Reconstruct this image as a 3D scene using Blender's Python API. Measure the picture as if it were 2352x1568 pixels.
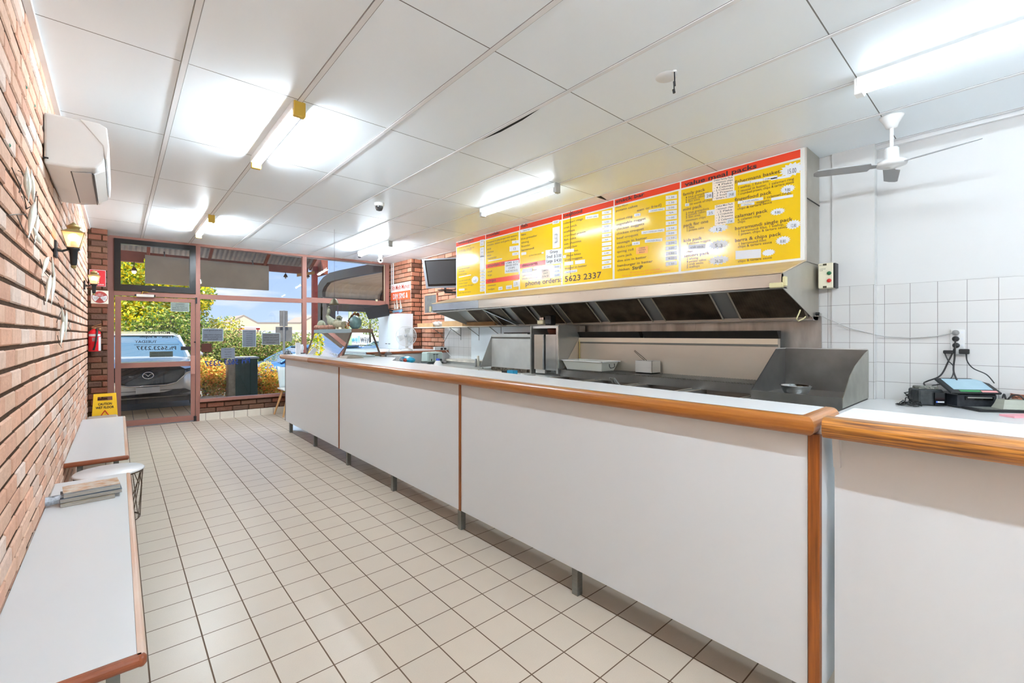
import bpy, math, random
from mathutils import Vector, Matrix
random.seed(7)
for o in list(bpy.data.objects): bpy.data.objects.remove(o)
scene = bpy.context.scene
COL = scene.collection
def lin(v):
    v /= 255.0
    return v/12.92 if v <= 0.04045 else ((v+0.055)/1.055)**2.4
def c3(r, g, b): return (lin(r), lin(g), lin(b), 1.0)

# ------------------------------------------------------------ camera
F_PX, CX, CY, YAW, CH = 1029.0, 1176.0, 768.9, 0.7212, 1.4182
SY, CO = math.sin(YAW), math.cos(YAW)
cam_d = bpy.data.cameras.new('camera'); cam = bpy.data.objects.new('camera', cam_d); COL.objects.link(cam)
cam.location = (0, 0, CH); cam.rotation_euler = (math.pi/2, 0, -YAW)
cam_d.sensor_width = 36; cam_d.lens = F_PX/2352*36; cam_d.shift_y = (CY-784)/2352
cam_d.clip_start = 0.02; cam_d.clip_end = 400
scene.camera = cam
# ------------------------------------------------------------ view
scene.view_settings.view_transform = 'Standard'; scene.view_settings.look = 'None'
scene.view_settings.exposure = 1.9; scene.view_settings.gamma = 1.0; scene.view_settings.use_curve_mapping = False
scene.cycles.max_bounces = 10; scene.cycles.diffuse_bounces = 6; scene.cycles.transparent_max_bounces = 16
scene.cycles.sample_clamp_indirect = 8
# ------------------------------------------------------------ world: blue sky with thin clouds
W = bpy.data.worlds.new('sky'); scene.world = W; W.use_nodes = True
nt = W.node_tree; nt.nodes.clear()
out = nt.nodes.new('ShaderNodeOutputWorld'); bg = nt.nodes.new('ShaderNodeBackground')
tc = nt.nodes.new('ShaderNodeTexCoord'); sep = nt.nodes.new('ShaderNodeSeparateXYZ')
nt.links.new(tc.outputs['Generated'], sep.inputs[0])
ramp = nt.nodes.new('ShaderNodeValToRGB'); nt.links.new(sep.outputs['Z'], ramp.inputs[0])
ramp.color_ramp.elements[0].position = 0.0; ramp.color_ramp.elements[0].color = c3(196, 220, 252)
ramp.color_ramp.elements[1].position = 0.45; ramp.color_ramp.elements[1].color = c3(96, 158, 240)
mp = nt.nodes.new('ShaderNodeMapping'); mp.inputs['Scale'].default_value = (3.2, 3.2, 15)
mp.inputs['Location'].default_value = (0.6, 0.2, 0.35)
nt.links.new(tc.outputs['Generated'], mp.inputs[0])
no = nt.nodes.new('ShaderNodeTexNoise'); no.inputs['Scale'].default_value = 1.5; no.inputs['Detail'].default_value = 6
nt.links.new(mp.outputs[0], no.inputs[0])
r2 = nt.nodes.new('ShaderNodeValToRGB'); nt.links.new(no.outputs['Fac'], r2.inputs[0])
r2.color_ramp.elements[0].position = 0.5; r2.color_ramp.elements[1].position = 0.68
mx = nt.nodes.new('ShaderNodeMixRGB'); nt.links.new(r2.outputs[0], mx.inputs[0]); nt.links.new(ramp.outputs[0], mx.inputs[1])
mx.inputs[2].default_value = c3(250, 251, 255)
nt.links.new(mx.outputs[0], bg.inputs[0]); bg.inputs[1].default_value = .30; nt.links.new(bg.outputs[0], out.inputs[0])
# ------------------------------------------------------------ sun (from behind the shop, over its roof)
sd = bpy.data.lights.new('sun', 'SUN'); sd.energy = 2.9; sd.angle = 0.01; sd.color = (1, .95, .86)
so = bpy.data.objects.new('sun', sd); COL.objects.link(so)
so.rotation_euler = (math.radians(24), 0, math.radians(-25))

# ------------------------------------------------------------ pixel -> point helpers (frame 2352x1568)
def ray(u, v):
    a = (u-CX)/F_PX; return (SY+a*CO, CO-a*SY, (CY-v)/F_PX)
def PX(u, v, x): r = ray(u, v); t = x/r[0]; return (x, r[1]*t, CH+r[2]*t)
def PY(u, v, y): r = ray(u, v); t = y/r[1]; return (r[0]*t, y, CH+r[2]*t)
def PZ(u, v, z): r = ray(u, v); t = (z-CH)/r[2]; return (r[0]*t, r[1]*t, z)
FA, FM = 9.05, -0.07                     # shopfront plane y = FA + FM*x
def fy(x): return FA+FM*x
def PF(u, v, off=0.0):
    r = ray(u, v); t = (FA+off)/(r[1]-FM*r[0]); return (r[0]*t, r[1]*t, CH+r[2]*t)
H = 2.9126

# ------------------------------------------------------------ materials
MATS = {}
def mat(name, col, rough=.5, metal=0, noise=0, nscale=8, bump=0, bscale=40, spec=.5, vcol=False, emit=0, ncol=None, stretch=None, trans=0, alpha=1, coat=0):
    if name in MATS: return MATS[name]
    m = bpy.data.materials.new(name); m.use_nodes = True; n = m.node_tree; N = n.nodes; L = n.links
    b = N['Principled BSDF']
    b.inputs['Base Color'].default_value = col; b.inputs['Roughness'].default_value = rough
    b.inputs['Metallic'].default_value = metal; b.inputs['Specular IOR Level'].default_value = spec
    b.inputs['Transmission Weight'].default_value = trans; b.inputs['Alpha'].default_value = alpha
    b.inputs['Coat Weight'].default_value = coat
    t = N.new('ShaderNodeTexCoord'); g = N.new('ShaderNodeNewGeometry'); src = g.outputs['Position']
    if stretch:
        mpn = N.new('ShaderNodeMapping'); mpn.inputs['Scale'].default_value = stretch; L.new(src, mpn.inputs[0]); src = mpn.outputs[0]
    basesock = None
    if vcol:
        a = N.new('ShaderNodeVertexColor'); a.layer_name = 'Col'; basesock = a.outputs[0]
    if noise:
        x = N.new('ShaderNodeTexNoise'); x.inputs['Scale'].default_value = nscale; x.inputs['Detail'].default_value = 5; L.new(src, x.inputs[0])
        mix = N.new('ShaderNodeMixRGB'); rr = N.new('ShaderNodeValToRGB'); L.new(x.outputs['Fac'], rr.inputs[0])
        rr.color_ramp.elements[0].position = .35; rr.color_ramp.elements[1].position = .65
        mm = N.new('ShaderNodeMath'); mm.operation = 'MULTIPLY'; mm.inputs[1].default_value = noise; L.new(rr.outputs[0], mm.inputs[0]); L.new(mm.outputs[0], mix.inputs[0])
        if basesock: L.new(basesock, mix.inputs[1])
        else: mix.inputs[1].default_value = col
        mix.inputs[2].default_value = ncol or (col[0]*.45, col[1]*.45, col[2]*.45, 1)
        basesock = mix.outputs[0]
    if basesock: L.new(basesock, b.inputs['Base Color'])
    if bump:
        x = N.new('ShaderNodeTexNoise'); x.inputs['Scale'].default_value = bscale; x.inputs['Detail'].default_value = 4; L.new(src, x.inputs[0])
        bp = N.new('ShaderNodeBump'); bp.inputs['Strength'].default_value = bump; bp.inputs['Distance'].default_value = .01
        L.new(x.outputs['Fac'], bp.inputs['Height']); L.new(bp.outputs[0], b.inputs['Normal'])
    if emit:
        b.inputs['Emission Color'].default_value = col; b.inputs['Emission Strength'].default_value = emit
    MATS[name] = m; return m
def gridmat(name, tile, line, axes, size, off, lw, rough=.4, noise=.1, bump=0, ncol=None, nscale=6, speck=0, spec=.5, rowshift=0):
    """rectangular tiling along two position axes; lw = joint width per axis"""
    m = bpy.data.materials.new(name); m.use_nodes = True; n = m.node_tree; N = n.nodes; L = n.links
    b = N['Principled BSDF']; b.inputs['Roughness'].default_value = rough; b.inputs['Specular IOR Level'].default_value = spec
    g = N.new('ShaderNodeNewGeometry'); s = N.new('ShaderNodeSeparateXYZ'); L.new(g.outputs['Position'], s.inputs[0])
    def M(op, a, bb=None):
        x = N.new('ShaderNodeMath'); x.operation = op
        for i, v in enumerate((a, bb)):
            if v is None: continue
            if isinstance(v, (int, float)): x.inputs[i].default_value = v
            else: L.new(v, x.inputs[i])
        return x.outputs[0]
    masks = []; ids = []
    pos = []
    for k in (1, 0):
        p = M('DIVIDE', M('SUBTRACT', s.outputs['XYZ'.index(axes[k])], off[k]), size[k])
        if k == 0 and rowshift: p = M('ADD', p, M('MULTIPLY', M('MODULO', M('FLOOR', pos[0]), 2), rowshift))
        pos.append(p); fr = M('FRACT', M('ADD', p, 1000.5)); d = M('ABSOLUTE', M('SUBTRACT', fr, .5))
        masks.append(M('LESS_THAN', d, lw[k]/2/size[k])); ids.append(M('FLOOR', p))
    mask = M('MAXIMUM', masks[0], masks[1])
    cb = N.new('ShaderNodeCombineXYZ'); L.new(ids[0], cb.inputs[0]); L.new(ids[1], cb.inputs[1])
    wn = N.new('ShaderNodeTexWhiteNoise'); L.new(cb.outputs[0], wn.inputs[0])
    nz = N.new('ShaderNodeTexNoise'); nz.inputs['Scale'].default_value = nscale; nz.inputs['Detail'].default_value = 6; L.new(g.outputs['Position'], nz.inputs[0])
    f = M('MULTIPLY', M('ADD', M('MULTIPLY', wn.outputs[0], .5), M('MULTIPLY', nz.outputs['Fac'], .8)), noise)
    if speck:
        n2 = N.new('ShaderNodeTexNoise'); n2.inputs['Scale'].default_value = 260; n2.inputs['Detail'].default_value = 2; L.new(g.outputs['Position'], n2.inputs[0])
        f = M('ADD', f, M('MULTIPLY', M('SUBTRACT', n2.outputs['Fac'], .45), speck))
    mix = N.new('ShaderNodeMixRGB'); mix.use_clamp = True; L.new(f, mix.inputs[0]); mix.inputs[1].default_value = tile
    mix.inputs[2].default_value = ncol or (tile[0]*.5, tile[1]*.5, tile[2]*.5, 1)
    m2 = N.new('ShaderNodeMixRGB'); L.new(mask, m2.inputs[0]); L.new(mix.outputs[0], m2.inputs[1]); m2.inputs[2].default_value = line
    L.new(m2.outputs[0], b.inputs['Base Color'])
    rg = N.new('ShaderNodeMixRGB'); L.new(mask, rg.inputs[0]); rg.inputs[1].default_value = (rough,)*3+(1,); rg.inputs[2].default_value = (.9, .9, .9, 1)
    L.new(rg.outputs[0], b.inputs['Roughness'])
    bp = N.new('ShaderNodeBump'); bp.inputs['Strength'].default_value = .5; bp.inputs['Distance'].default_value = .004; bp.invert = True
    L.new(mask, bp.inputs['Height'])
    if bump:
        b2 = N.new('ShaderNodeBump'); b2.inputs['Strength'].default_value = bump; b2.inputs['Distance'].default_value = .01
        L.new(nz.outputs['Fac'], b2.inputs['Height']); L.new(b2.outputs[0], bp.inputs['Normal'])
    L.new(bp.outputs[0], b.inputs['Normal'])
    MATS[name] = m; return m
def glassmat(name, tint=(1, 1, 1, 1), refl=.08, rough=0.0):
    m = bpy.data.materials.new(name); m.use_nodes = True; n = m.node_tree; n.nodes.clear()
    o = n.nodes.new('ShaderNodeOutputMaterial'); t = n.nodes.new('ShaderNodeBsdfTransparent'); t.inputs[0].default_value = tint
    g = n.nodes.new('ShaderNodeBsdfGlossy'); g.inputs['Roughness'].default_value = rough
    f = n.nodes.new('ShaderNodeFresnel'); f.inputs[0].default_value = 1.45
    mu = n.nodes.new('ShaderNodeMath'); mu.operation = 'MULTIPLY'; mu.inputs[1].default_value = refl/.04*.5; n.links.new(f.outputs[0], mu.inputs[0]); mu.use_clamp = True
    mi = n.nodes.new('ShaderNodeMixShader'); n.links.new(mu.outputs[0], mi.inputs[0]); n.links.new(t.outputs[0], mi.inputs[1]); n.links.new(g.outputs[0], mi.inputs[2])
    n.links.new(mi.outputs[0], o.inputs[0]); MATS[name] = m; return m
def steelmat(name, col, rough=.3, stretch=(1, 1, 30), dirt=.25, dcol=None):
    return mat(name, col, rough+.08, .72, noise=dirt*.8, nscale=3, bump=.03, bscale=30, stretch=stretch, ncol=dcol or (col[0]*.7, col[1]*.7, col[2]*.7, 1))

WHITE = mat('white_laminate', c3(208, 213, 216), .35, bump=.02, bscale=200)
TOPW = mat('worktop_laminate', c3(222, 224, 226), .25)
PAINT = mat('white_paint', c3(204, 203, 201), .6, bump=.03, bscale=60)
WOOD = mat('orange_varnished_wood', c3(158, 98, 36), .3, noise=.5, nscale=5, stretch=(18, .8, 18), ncol=c3(118, 62, 16), coat=.4)
WOODX = mat('orange_varnished_wood_cross', c3(176, 112, 46), .3, noise=.4, nscale=5, stretch=(.8, 18, 18), ncol=c3(140, 76, 22), coat=.4)
WOODV = mat('brown_varnished_wood', c3(150, 84, 28), .35, noise=.7, nscale=5, stretch=(20, 20, .8), ncol=c3(84, 38, 10))
REDWOOD = mat('red_brown_edge', c3(150, 82, 50), .35, noise=.5, nscale=6, ncol=c3(100, 50, 28))
STEEL = steelmat('stainless_steel', c3(214, 214, 210), .3)
STEELW = steelmat('stainless_warm', c3(204, 194, 180), .22, stretch=(2, .8, 3))
STEELD = steelmat('stainless_dark', c3(172, 172, 168), .3, stretch=(1, 1, 3), dirt=.4)
STEELG = steelmat('steel_leg', c3(140, 142, 138), .5, dirt=.4)
CHROME = mat('chrome', c3(220, 220, 220), .12, 1)
BLACK = mat('black_plastic', c3(24, 25, 27), .4)
BLACKM = mat('black_grime', c3(22, 20, 18), .55, noise=.4, ncol=c3(50, 38, 26))
BLACKG = mat('black_gloss', c3(10, 11, 13), .08)
PLASTW = mat('white_plastic', c3(218, 218, 216), .3)
CREAM = mat('cream_plastic', c3(222, 215, 190), .4)
MAUVE = mat('mauve_aluminium', c3(156, 110, 98), .4, metal=.25)
PAPER = mat('white_paper', c3(216, 217, 220), .5)
INK = mat('black_ink', c3(30, 28, 30), .6)
BROWNINK = mat('brown_ink', c3(76, 50, 14), .5)
DARKTXT = mat('dark_brown_ink', c3(62, 36, 12), .4)
REDINK = mat('red_ink', c3(222, 110, 20), .5)
YEL = mat('menu_yellow', c3(226, 186, 6), .16, spec=.6)
RED = mat('menu_red', c3(222, 66, 38), .2)
MWHITE = mat('menu_white', c3(222, 220, 212), .3)
GLASS = glassmat('window_glass', refl=.045)
TUBE = mat('fluorescent_tube', (.78, .90, 1, 1), .5, emit=9.5)
TUBEF = mat('fluorescent_tube_front', (.80, .91, 1, 1), .5, emit=80)
TUBEL = mat('fluorescent_tube_aisle', (.78, .90, 1, 1), .5, emit=56)
BRICK = mat('brick_clay', c3(200, 150, 122), .85, vcol=True, noise=.18, nscale=22, bump=.45, bscale=60, spec=.2)
MORTAR = mat('mortar', c3(84, 62, 46), .95, noise=.5, nscale=20, bump=.8, bscale=60, spec=.1)

# ------------------------------------------------------------ mesh builder
FONT = {}
def glyphs(s, bold=0):
    k = (s, bold)
    if k in FONT: return FONT[k]
    cu = bpy.data.curves.new('t', 'FONT'); cu.body = s; cu.resolution_u = 2; cu.offset = bold
    ob = bpy.data.objects.new('t', cu); COL.objects.link(ob); bpy.context.view_layer.update()
    me = bpy.data.meshes.new_from_object(ob.evaluated_get(bpy.context.evaluated_depsgraph_get()))
    vs = [tuple(v.co) for v in me.vertices]; fs = [tuple(p.vertices) for p in me.polygons]
    bpy.data.objects.remove(ob); bpy.data.curves.remove(cu); bpy.data.meshes.remove(me)
    w = max([v[0] for v in vs] or [1]); FONT[k] = (vs, fs, w); return FONT[k]
class MB:
    def __init__(s): s.v = []; s.f = []; s.m = []; s.c = []; s.sm = []
    def add(s, vs, fs, mi=0, col=None, smooth=False):
        o = len(s.v); s.v += [tuple(p) for p in vs]
        for f in fs: s.f.append(tuple(o+i for i in f)); s.m.append(mi); s.c.append(col); s.sm.append(smooth)
        return s
    def box(s, x0, x1, y0, y1, z0, z1, mi=0, col=None, ch=0):
        if ch <= 0:
            vs = [(x, y, z) for x in (x0, x1) for y in (y0, y1) for z in (z0, z1)]
            return s.add(vs, [(0, 1, 3, 2), (4, 6, 7, 5), (0, 4, 5, 1), (2, 3, 7, 6), (0, 2, 6, 4), (1, 5, 7, 3)], mi, col)
        return s.obox(((x0+x1)/2, (y0+y1)/2, (z0+z1)/2), ((x1-x0)/2, 0, 0), (0, (y1-y0)/2, 0), (0, 0, (z1-z0)/2), mi, col, ch)
    def obox(s, c, a, b, d, mi=0, col=None, ch=0):
        c, a, b, d = map(Vector, (c, a, b, d))
        if ch <= 0:
            vs = [c+a*i+b*j+d*k for i in (-1, 1) for j in (-1, 1) for k in (-1, 1)]
            return s.add(vs, [(0, 1, 3, 2), (4, 6, 7, 5), (0, 4, 5, 1), (2, 3, 7, 6), (0, 2, 6, 4), (1, 5, 7, 3)], mi, col)
        L = [a.length, b.length, d.length]; U = [a.normalized(), b.normalized(), d.normalized()]
        ch = min(ch, min(L)*.9); vs = []; idx = {}
        for i in (-1, 1):
            for j in (-1, 1):
                for k in (-1, 1):
                    for ax in range(3):
                        q = [L[0]*i, L[1]*j, L[2]*k]
                        sg = [i, j, k]
                        for t in range(3):
                            if t != ax: q[t] -= sg[t]*ch
                        idx[(i, j, k, ax)] = len(vs); vs.append(c+U[0]*q[0]+U[1]*q[1]+U[2]*q[2])
        fs = []
        for ax in range(3):
            o = [t for t in range(3) if t != ax]
            for sg in (-1, 1):
                f = []
                for p, q in ((-1, -1), (1, -1), (1, 1), (-1, 1)):
                    t = [0, 0, 0]; t[ax] = sg; t[o[0]] = p; t[o[1]] = q; f.append(idx[(*t, ax)])
                fs.append(f)
        for ax in range(3):           # edges parallel to ax
            o = [t for t in range(3) if t != ax]
            for p in (-1, 1):
                for q in (-1, 1):
                    def g(e, w):
                        t = [0, 0, 0]; t[ax] = e; t[o[0]] = p; t[o[1]] = q; return idx[(*t, w)]
                    fs.append((g(-1, o[0]), g(1, o[0]), g(1, o[1]), g(-1, o[1])))
        for i in (-1, 1):
            for j in (-1, 1):
                for k in (-1, 1): fs.append((idx[(i, j, k, 0)], idx[(i, j, k, 1)], idx[(i, j, k, 2)]))
        return s.add(vs, fs, mi, col)
    def quad(s, a, b, c, d, mi=0, col=None): return s.add([a, b, c, d], [(0, 1, 2, 3)], mi, col)
    def prism(s, pts, off, mi=0, col=None):
        """closed polygon pts (3d, planar) extruded by vector off"""
        n = len(pts); off = Vector(off); vs = [Vector(p) for p in pts]+[Vector(p)+off for p in pts]
        fs = [tuple(range(n))[::-1], tuple(range(n, 2*n))]+[(i, (i+1) % n, n+(i+1) % n, n+i) for i in range(n)]
        return s.add(vs, fs, mi, col)
    def tube(s, pts, r, mi=0, n=8, col=None, closed=False, caps=True):
        pts = [Vector(p) for p in pts]; rs = r if isinstance(r, (list, tuple)) else [r]*len(pts)
        vs = []; m = len(pts); prev = None
        for i, p in enumerate(pts):
            a = pts[(i-1) % m] if closed or i > 0 else p; b = pts[(i+1) % m] if closed or i < m-1 else p
            t = (b-a)
            if t.length < 1e-9: t = Vector((0, 0, 1))
            t.normalize()
            if prev is None:
                e = Vector((0, 0, 1)) if abs(t.z) < .9 else Vector((1, 0, 0)); u = t.cross(e).normalized()
            else: u = (prev-t*prev.dot(t)).normalized()
            prev = u; w = t.cross(u)
            for k in range(n):
                an = 2*math.pi*k/n; vs.append(p+(u*math.cos(an)+w*math.sin(an))*rs[i])
        fs = []
        for i in range(m if closed else m-1):
            j = (i+1) % m
            for k in range(n): fs.append((i*n+k, i*n+(k+1) % n, j*n+(k+1) % n, j*n+k))
        s.add(vs, fs, mi, col, True)
        if caps and not closed:
            s.add(vs[:n], [tuple(range(n))[::-1]], mi, col); s.add(vs[-n:], [tuple(range(n))], mi, col)
        return s
    def cyl(s, p0, p1, r, mi=0, n=20, r1=None, col=None): return s.tube([p0, p1], [r, r if r1 is None else r1], mi, n, col)
    def lathe(s, prof, c, mi=0, n=24, axis=(0, 0, 1), col=None, smooth=True):
        ax = Vector(axis).normalized(); e = Vector((1, 0, 0)) if abs(ax.x) < .9 else Vector((0, 1, 0))
        u = ax.cross(e).normalized(); w = ax.cross(u); c = Vector(c); vs = []
        for r, z in prof:
            for k in range(n):
                an = 2*math.pi*k/n; vs.append(c+ax*z+(u*math.cos(an)+w*math.sin(an))*r)
        fs = [(i*n+k, i*n+(k+1) % n, (i+1)*n+(k+1) % n, (i+1)*n+k) for i in range(len(prof)-1) for k in range(n)]
        return s.add(vs, fs, mi, col, smooth)
    def ball(s, c, r, mi=0, n=12, col=None, m=8):
        r = (r, r, r) if isinstance(r, (int, float)) else r
        vs = []; c = Vector(c)
        for i in range(m+1):
            th = math.pi*i/m
            for k in range(n):
                an = 2*math.pi*k/n; vs.append(c+Vector((r[0]*math.sin(th)*math.cos(an), r[1]*math.sin(th)*math.sin(an), r[2]*math.cos(th))))
        fs = [(i*n+k, (i+1)*n+k, (i+1)*n+(k+1) % n, i*n+(k+1) % n) for i in range(m) for k in range(n)]
        return s.add(vs, fs, mi, col, True)
    def text(s, t, o, right, up, size, width=None, mi=0, bold=0, align='l'):
        vs, fs, w = glyphs(t, bold); right = Vector(right).normalized(); up = Vector(up).normalized(); o = Vector(o)
        sx = size if width is None else width/max(w, .01)
        if align == 'c': o = o-right*(w*sx/2)
        return s.add([o+right*(x*sx)+up*(y*size) for x, y, z in vs], fs, mi)
    def build(s, name, mats, parent=None, origin=None, bevel=0, seg=2, solid=0):
        if not isinstance(mats, (list, tuple)): mats = [mats]
        if parent is not None: org = Vector(parent['_o'])
        elif origin is not None: org = Vector(origin)
        else:
            xs = [min(p[i] for p in s.v) for i in range(3)]; xe = [max(p[i] for p in s.v) for i in range(3)]
            org = Vector(((xs[0]+xe[0])/2, (xs[1]+xe[1])/2, xs[2]))
        me = bpy.data.meshes.new(name); me.from_pydata([tuple(Vector(p)-org) for p in s.v], [], s.f)
        for m in mats: me.materials.append(m)
        me.polygons.foreach_set('material_index', s.m); me.polygons.foreach_set('use_smooth', s.sm)
        if any(x is not None for x in s.c):
            ca = me.color_attributes.new('Col', 'FLOAT_COLOR', 'CORNER'); buf = []
            for p in me.polygons:
                cc = s.c[p.index] or (1, 1, 1, 1); buf += list(cc)*p.loop_total
            ca.data.foreach_set('color', buf)
        me.update()
        ob = bpy.data.objects.new(name, me); COL.objects.link(ob)
        if parent is not None:
            ob.parent = parent; ob['_o'] = tuple(org)
        else: ob.location = org; ob['_o'] = tuple(org)
        if bevel:
            b = ob.modifiers.new('b', 'BEVEL'); b.width = bevel; b.segments = seg; b.limit_method = 'ANGLE'; b.angle_limit = .6
        if solid:
            b = ob.modifiers.new('s', 'SOLIDIFY'); b.thickness = solid
        return ob
def thing(name, loc, label, cat, group=None):
    o = bpy.data.objects.new(name, None); COL.objects.link(o); o.location = loc; o['_o'] = tuple(loc)
    o.empty_display_size = .05; o['label'] = label; o['category'] = cat
    if group: o['group'] = group
    return o
def under(child, part): child.parent = part; return child
def tag(o, label, cat, group=None, kind=None):
    o['label'] = label; o['category'] = cat
    if group: o['group'] = group
    if kind: o['kind'] = kind
    return o
def struct(o): o['kind'] = 'structure'; return o
def dup(t, dloc, label, group=None):
    r = t.copy(); COL.objects.link(r); r.location = Vector(t.location)+Vector(dloc); r['label'] = label
    if group: r['group'] = group
    for ch in list(t.children):
        c = ch.copy(); COL.objects.link(c); c.parent = r
        for g in list(ch.children):
            d = g.copy(); COL.objects.link(d); d.parent = c
    return r
def bricks(M, o, u, n, L, Hh, pal, mi=0, bl=.228, bh=.073, j=.013, out=.012, rng=None, shift0=0.0, jv=None):
    jv = j if jv is None else jv
    """wall of single bricks starting at o along u (unit), up z, standing out along n"""
    rng = rng or random; u = Vector(u); n = Vector(n); o = Vector(o); row = 0; z = 0.0
    while z < Hh-.01:
        h = min(bh, Hh-z); s = -(row % 2)*(bl+jv)/2-shift0; 
        while s < L:
            a = max(s, 0); b = min(s+bl, L)
            if b-a > .02:
                k = rng.random(); i = rng.randrange(len(pal)); q = pal[i]; t = .9+.18*rng.random()
                col = (q[0]*t, q[1]*t, q[2]*t, 1); d = out+rng.uniform(-.003, .003)
                c = o+u*((a+b)/2)+Vector((0, 0, z+h/2+rng.uniform(-.0015, .0015)))+n*(d/2-.002)
                M.obox(c, u*((b-a)/2), n*(d/2+.002), (0, 0, h/2), mi, col, ch=.008)
            s += bl+jv
        z += bh+j; row += 1
PINK = [c3(222, 184, 160), c3(218, 178, 154), c3(226, 196, 178), c3(214, 168, 144), c3(228, 206, 192), c3(222, 174, 148)]
DARKB = [c3(104, 70, 56), c3(96, 72, 60), c3(118, 70, 54), c3(90, 66, 56), c3(110, 80, 64), c3(120, 76, 60)]
TANB = [c3(184, 130, 106), c3(194, 144, 120), c3(176, 116, 92), c3(170, 124, 104), c3(190, 136, 108)]
UP = (0, 0, 1)
# ============================================================ SETTING
FLOORM = gridmat('floor_tile', c3(197, 184, 167), c3(98, 78, 60), 'XY', (.2, .2), (.0978, .1516), (.006, .0055), rough=.33, noise=.22, bump=.12, nscale=9, speck=.5, ncol=c3(160, 150, 140))
m = MB(); m.box(-.6, 4.9, -4.2, 9.15, -.06, 0); struct(m.build('floor', FLOORM))
# ceiling: tiles between rails, dark gap of a lifted tile painted on in black
CEILM = gridmat('ceiling_tile', c3(240, 247, 251), c3(120, 120, 118), 'XY', (.6, 1.2), (.274, 1.833), (.004, .006), rough=.32, noise=.04, nscale=2)
RAIL = mat('ceiling_rail', c3(228, 228, 228), .4)
m = MB(); m.box(-.6, 4.9, -4.2, 9.2, H, H+.06)
for i in range(-1, 8):
    x = .274+.6*i
    if x > -.31 and x < 4.5: m.box(x-.013, x+.013, -4.1, 9.1, H-.004, H+.001, 1)
    for s in (-1, 1):
        if -.31 < x < 4.5: m.box(x+s*.0155-.002, x+s*.0155+.002, -4.1, 9.1, H-.001, H+.001, 2)
m.add([PZ(1093, 327, H-.002), PZ(1250, 243, H-.002), PZ(1200, 276, H-.002), PZ(1150, 303, H-.002)], [(0, 1, 2, 3)], 3)
m.add([PZ(1368, 452, H-.002), PZ(1379, 449, H-.002), PZ(1394, 459, H-.002), PZ(1390, 459, H-.002)], [(0, 1, 2, 3)], 3)
m.box(-.318, -.29, -4.1, 8.56, H-.022, H, 1); m.box(4.50, 4.53, -4.1, .77, H-.03, H, 1)
struct(m.build('ceiling', [CEILM, RAIL, mat('rail_shadow_gap', c3(150, 150, 148), .8), mat('black_gap_patch', c3(12, 12, 12), .9)]))
struct(MB().box(-1.2, 5.4, -4.6, 9.5, H+.3, H+.5).build('trim_1', mat('sun_block_slab', c3(120, 120, 120), .9)))  # unseen roof slab added to keep the sun out of the room
# left brick wall
rng = random.Random(3)
m = MB(); m.box(-.62, -.325, -4.2, 9.1, 0, H, 1)
bricks(m, (-.325, -4.1, 0), (0, 1, 0), (1, 0, 0), 12.66, H, PINK, 0, out=.0075, rng=rng, bh=.069, j=.017, jv=.012, bl=.229)
# white-washed patches and green paint flecks on some bricks
m.box(-.3165, -.3155, 1.87, 1.875, 2.2, 2.21, 2)
for (u, v) in ((62, 201), (24, 334), (81, 243)):
    p = PX(u, v, -.314); m.lathe([(0, .002), (.006, 0), (.008, -.002)], p, 2, 8, (1, 0, 0))
struct(m.build('wall_left', [BRICK, MORTAR, mat('green_fleck', c3(20, 110, 80), .6)]))
# return pier beside the door
m = MB(); m.box(-.33, -.118, 8.572, 9.25, 0, H, 1)
bricks(m, (-.318, 8.572, 0), (1, 0, 0), (0, -1, 0), .205, H, DARKB, 0, rng=rng, shift0=.09)
struct(m.build('wall_front_pier', [BRICK, MORTAR])).name = 'trim_2'
# wall behind the camera
struct(MB().box(-.6, 4.9, -4.3, -4.1, 0, H).build('wall_back', PAINT))
# right wall: painted above, tiled below
TILEW = gridmat('white_wall_tile', c3(206, 205, 203), c3(130, 128, 125), 'YZ', (.152, .152), (.255, .292), (.003, .003), rough=.22, noise=.03)
TILEW2 = gridmat('white_wall_tile_b', c3(206, 205, 203), c3(130, 128, 125), 'YZ', (.152, .152), (.916, .292), (.003, .003), rough=.22, noise=.03)
m = MB(); m.box(4.53, 4.8, -4.2, 5.9, 0, H, 0)
m.box(4.522, 4.531, -4.1, .775, 0, 1.812, 1)
struct(m.build('wall_right', [PAINT, TILEW, TILEW2])); m = MB()
m.box(4.44, 4.531, .766, 1.037, 0, H, 0); m.box(4.434, 4.4405, .766, 1.037, 0, 1.812, 2); m.box(4.434, 4.522, .758, .766, 0, 1.812, 2)
m.box(4.46, 4.531, 1.037, 5.9, 0, H, 0); m.box(4.46, 4.531, 5.9, 6.1, 0, 1.812, 0); m.box(4.454, 4.461, 1.037, 6.1, 0, 1.812, 2); m.box(4.5, 4.53, 6.1, 7.0, 0, 1.812, 2)
m.box(4.4395, 4.523, .758, .7655, 1.812, H, 0)
struct(m.build('trim_7', [PAINT, TILEW, TILEW2]))
# brick part of the right wall and its projecting pier
m = MB(); m.box(4.542, 4.8, 5.9, 9.2, 0, H, 1)
bricks(m, (4.542, 7.87, 0), (0, -1, 0), (-1, 0, 0), 1.96, H, TANB, 0, rng=rng)
m.box(4.322, 4.8, 7.892, 9.2, 0, H, 1)
bricks(m, (4.322, 8.9, 0), (0, -1, 0), (-1, 0, 0), 1.01, H, TANB, 0, rng=rng)
bricks(m, (4.31, 7.892, 0), (1, 0, 0), (0, -1, 0), .22, H, DARKB[:1]+TANB[2:3]+[c3(170, 110, 84)], 0, rng=rng, shift0=.05)
struct(m.build('trim_3', [BRICK, MORTAR]))
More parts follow.
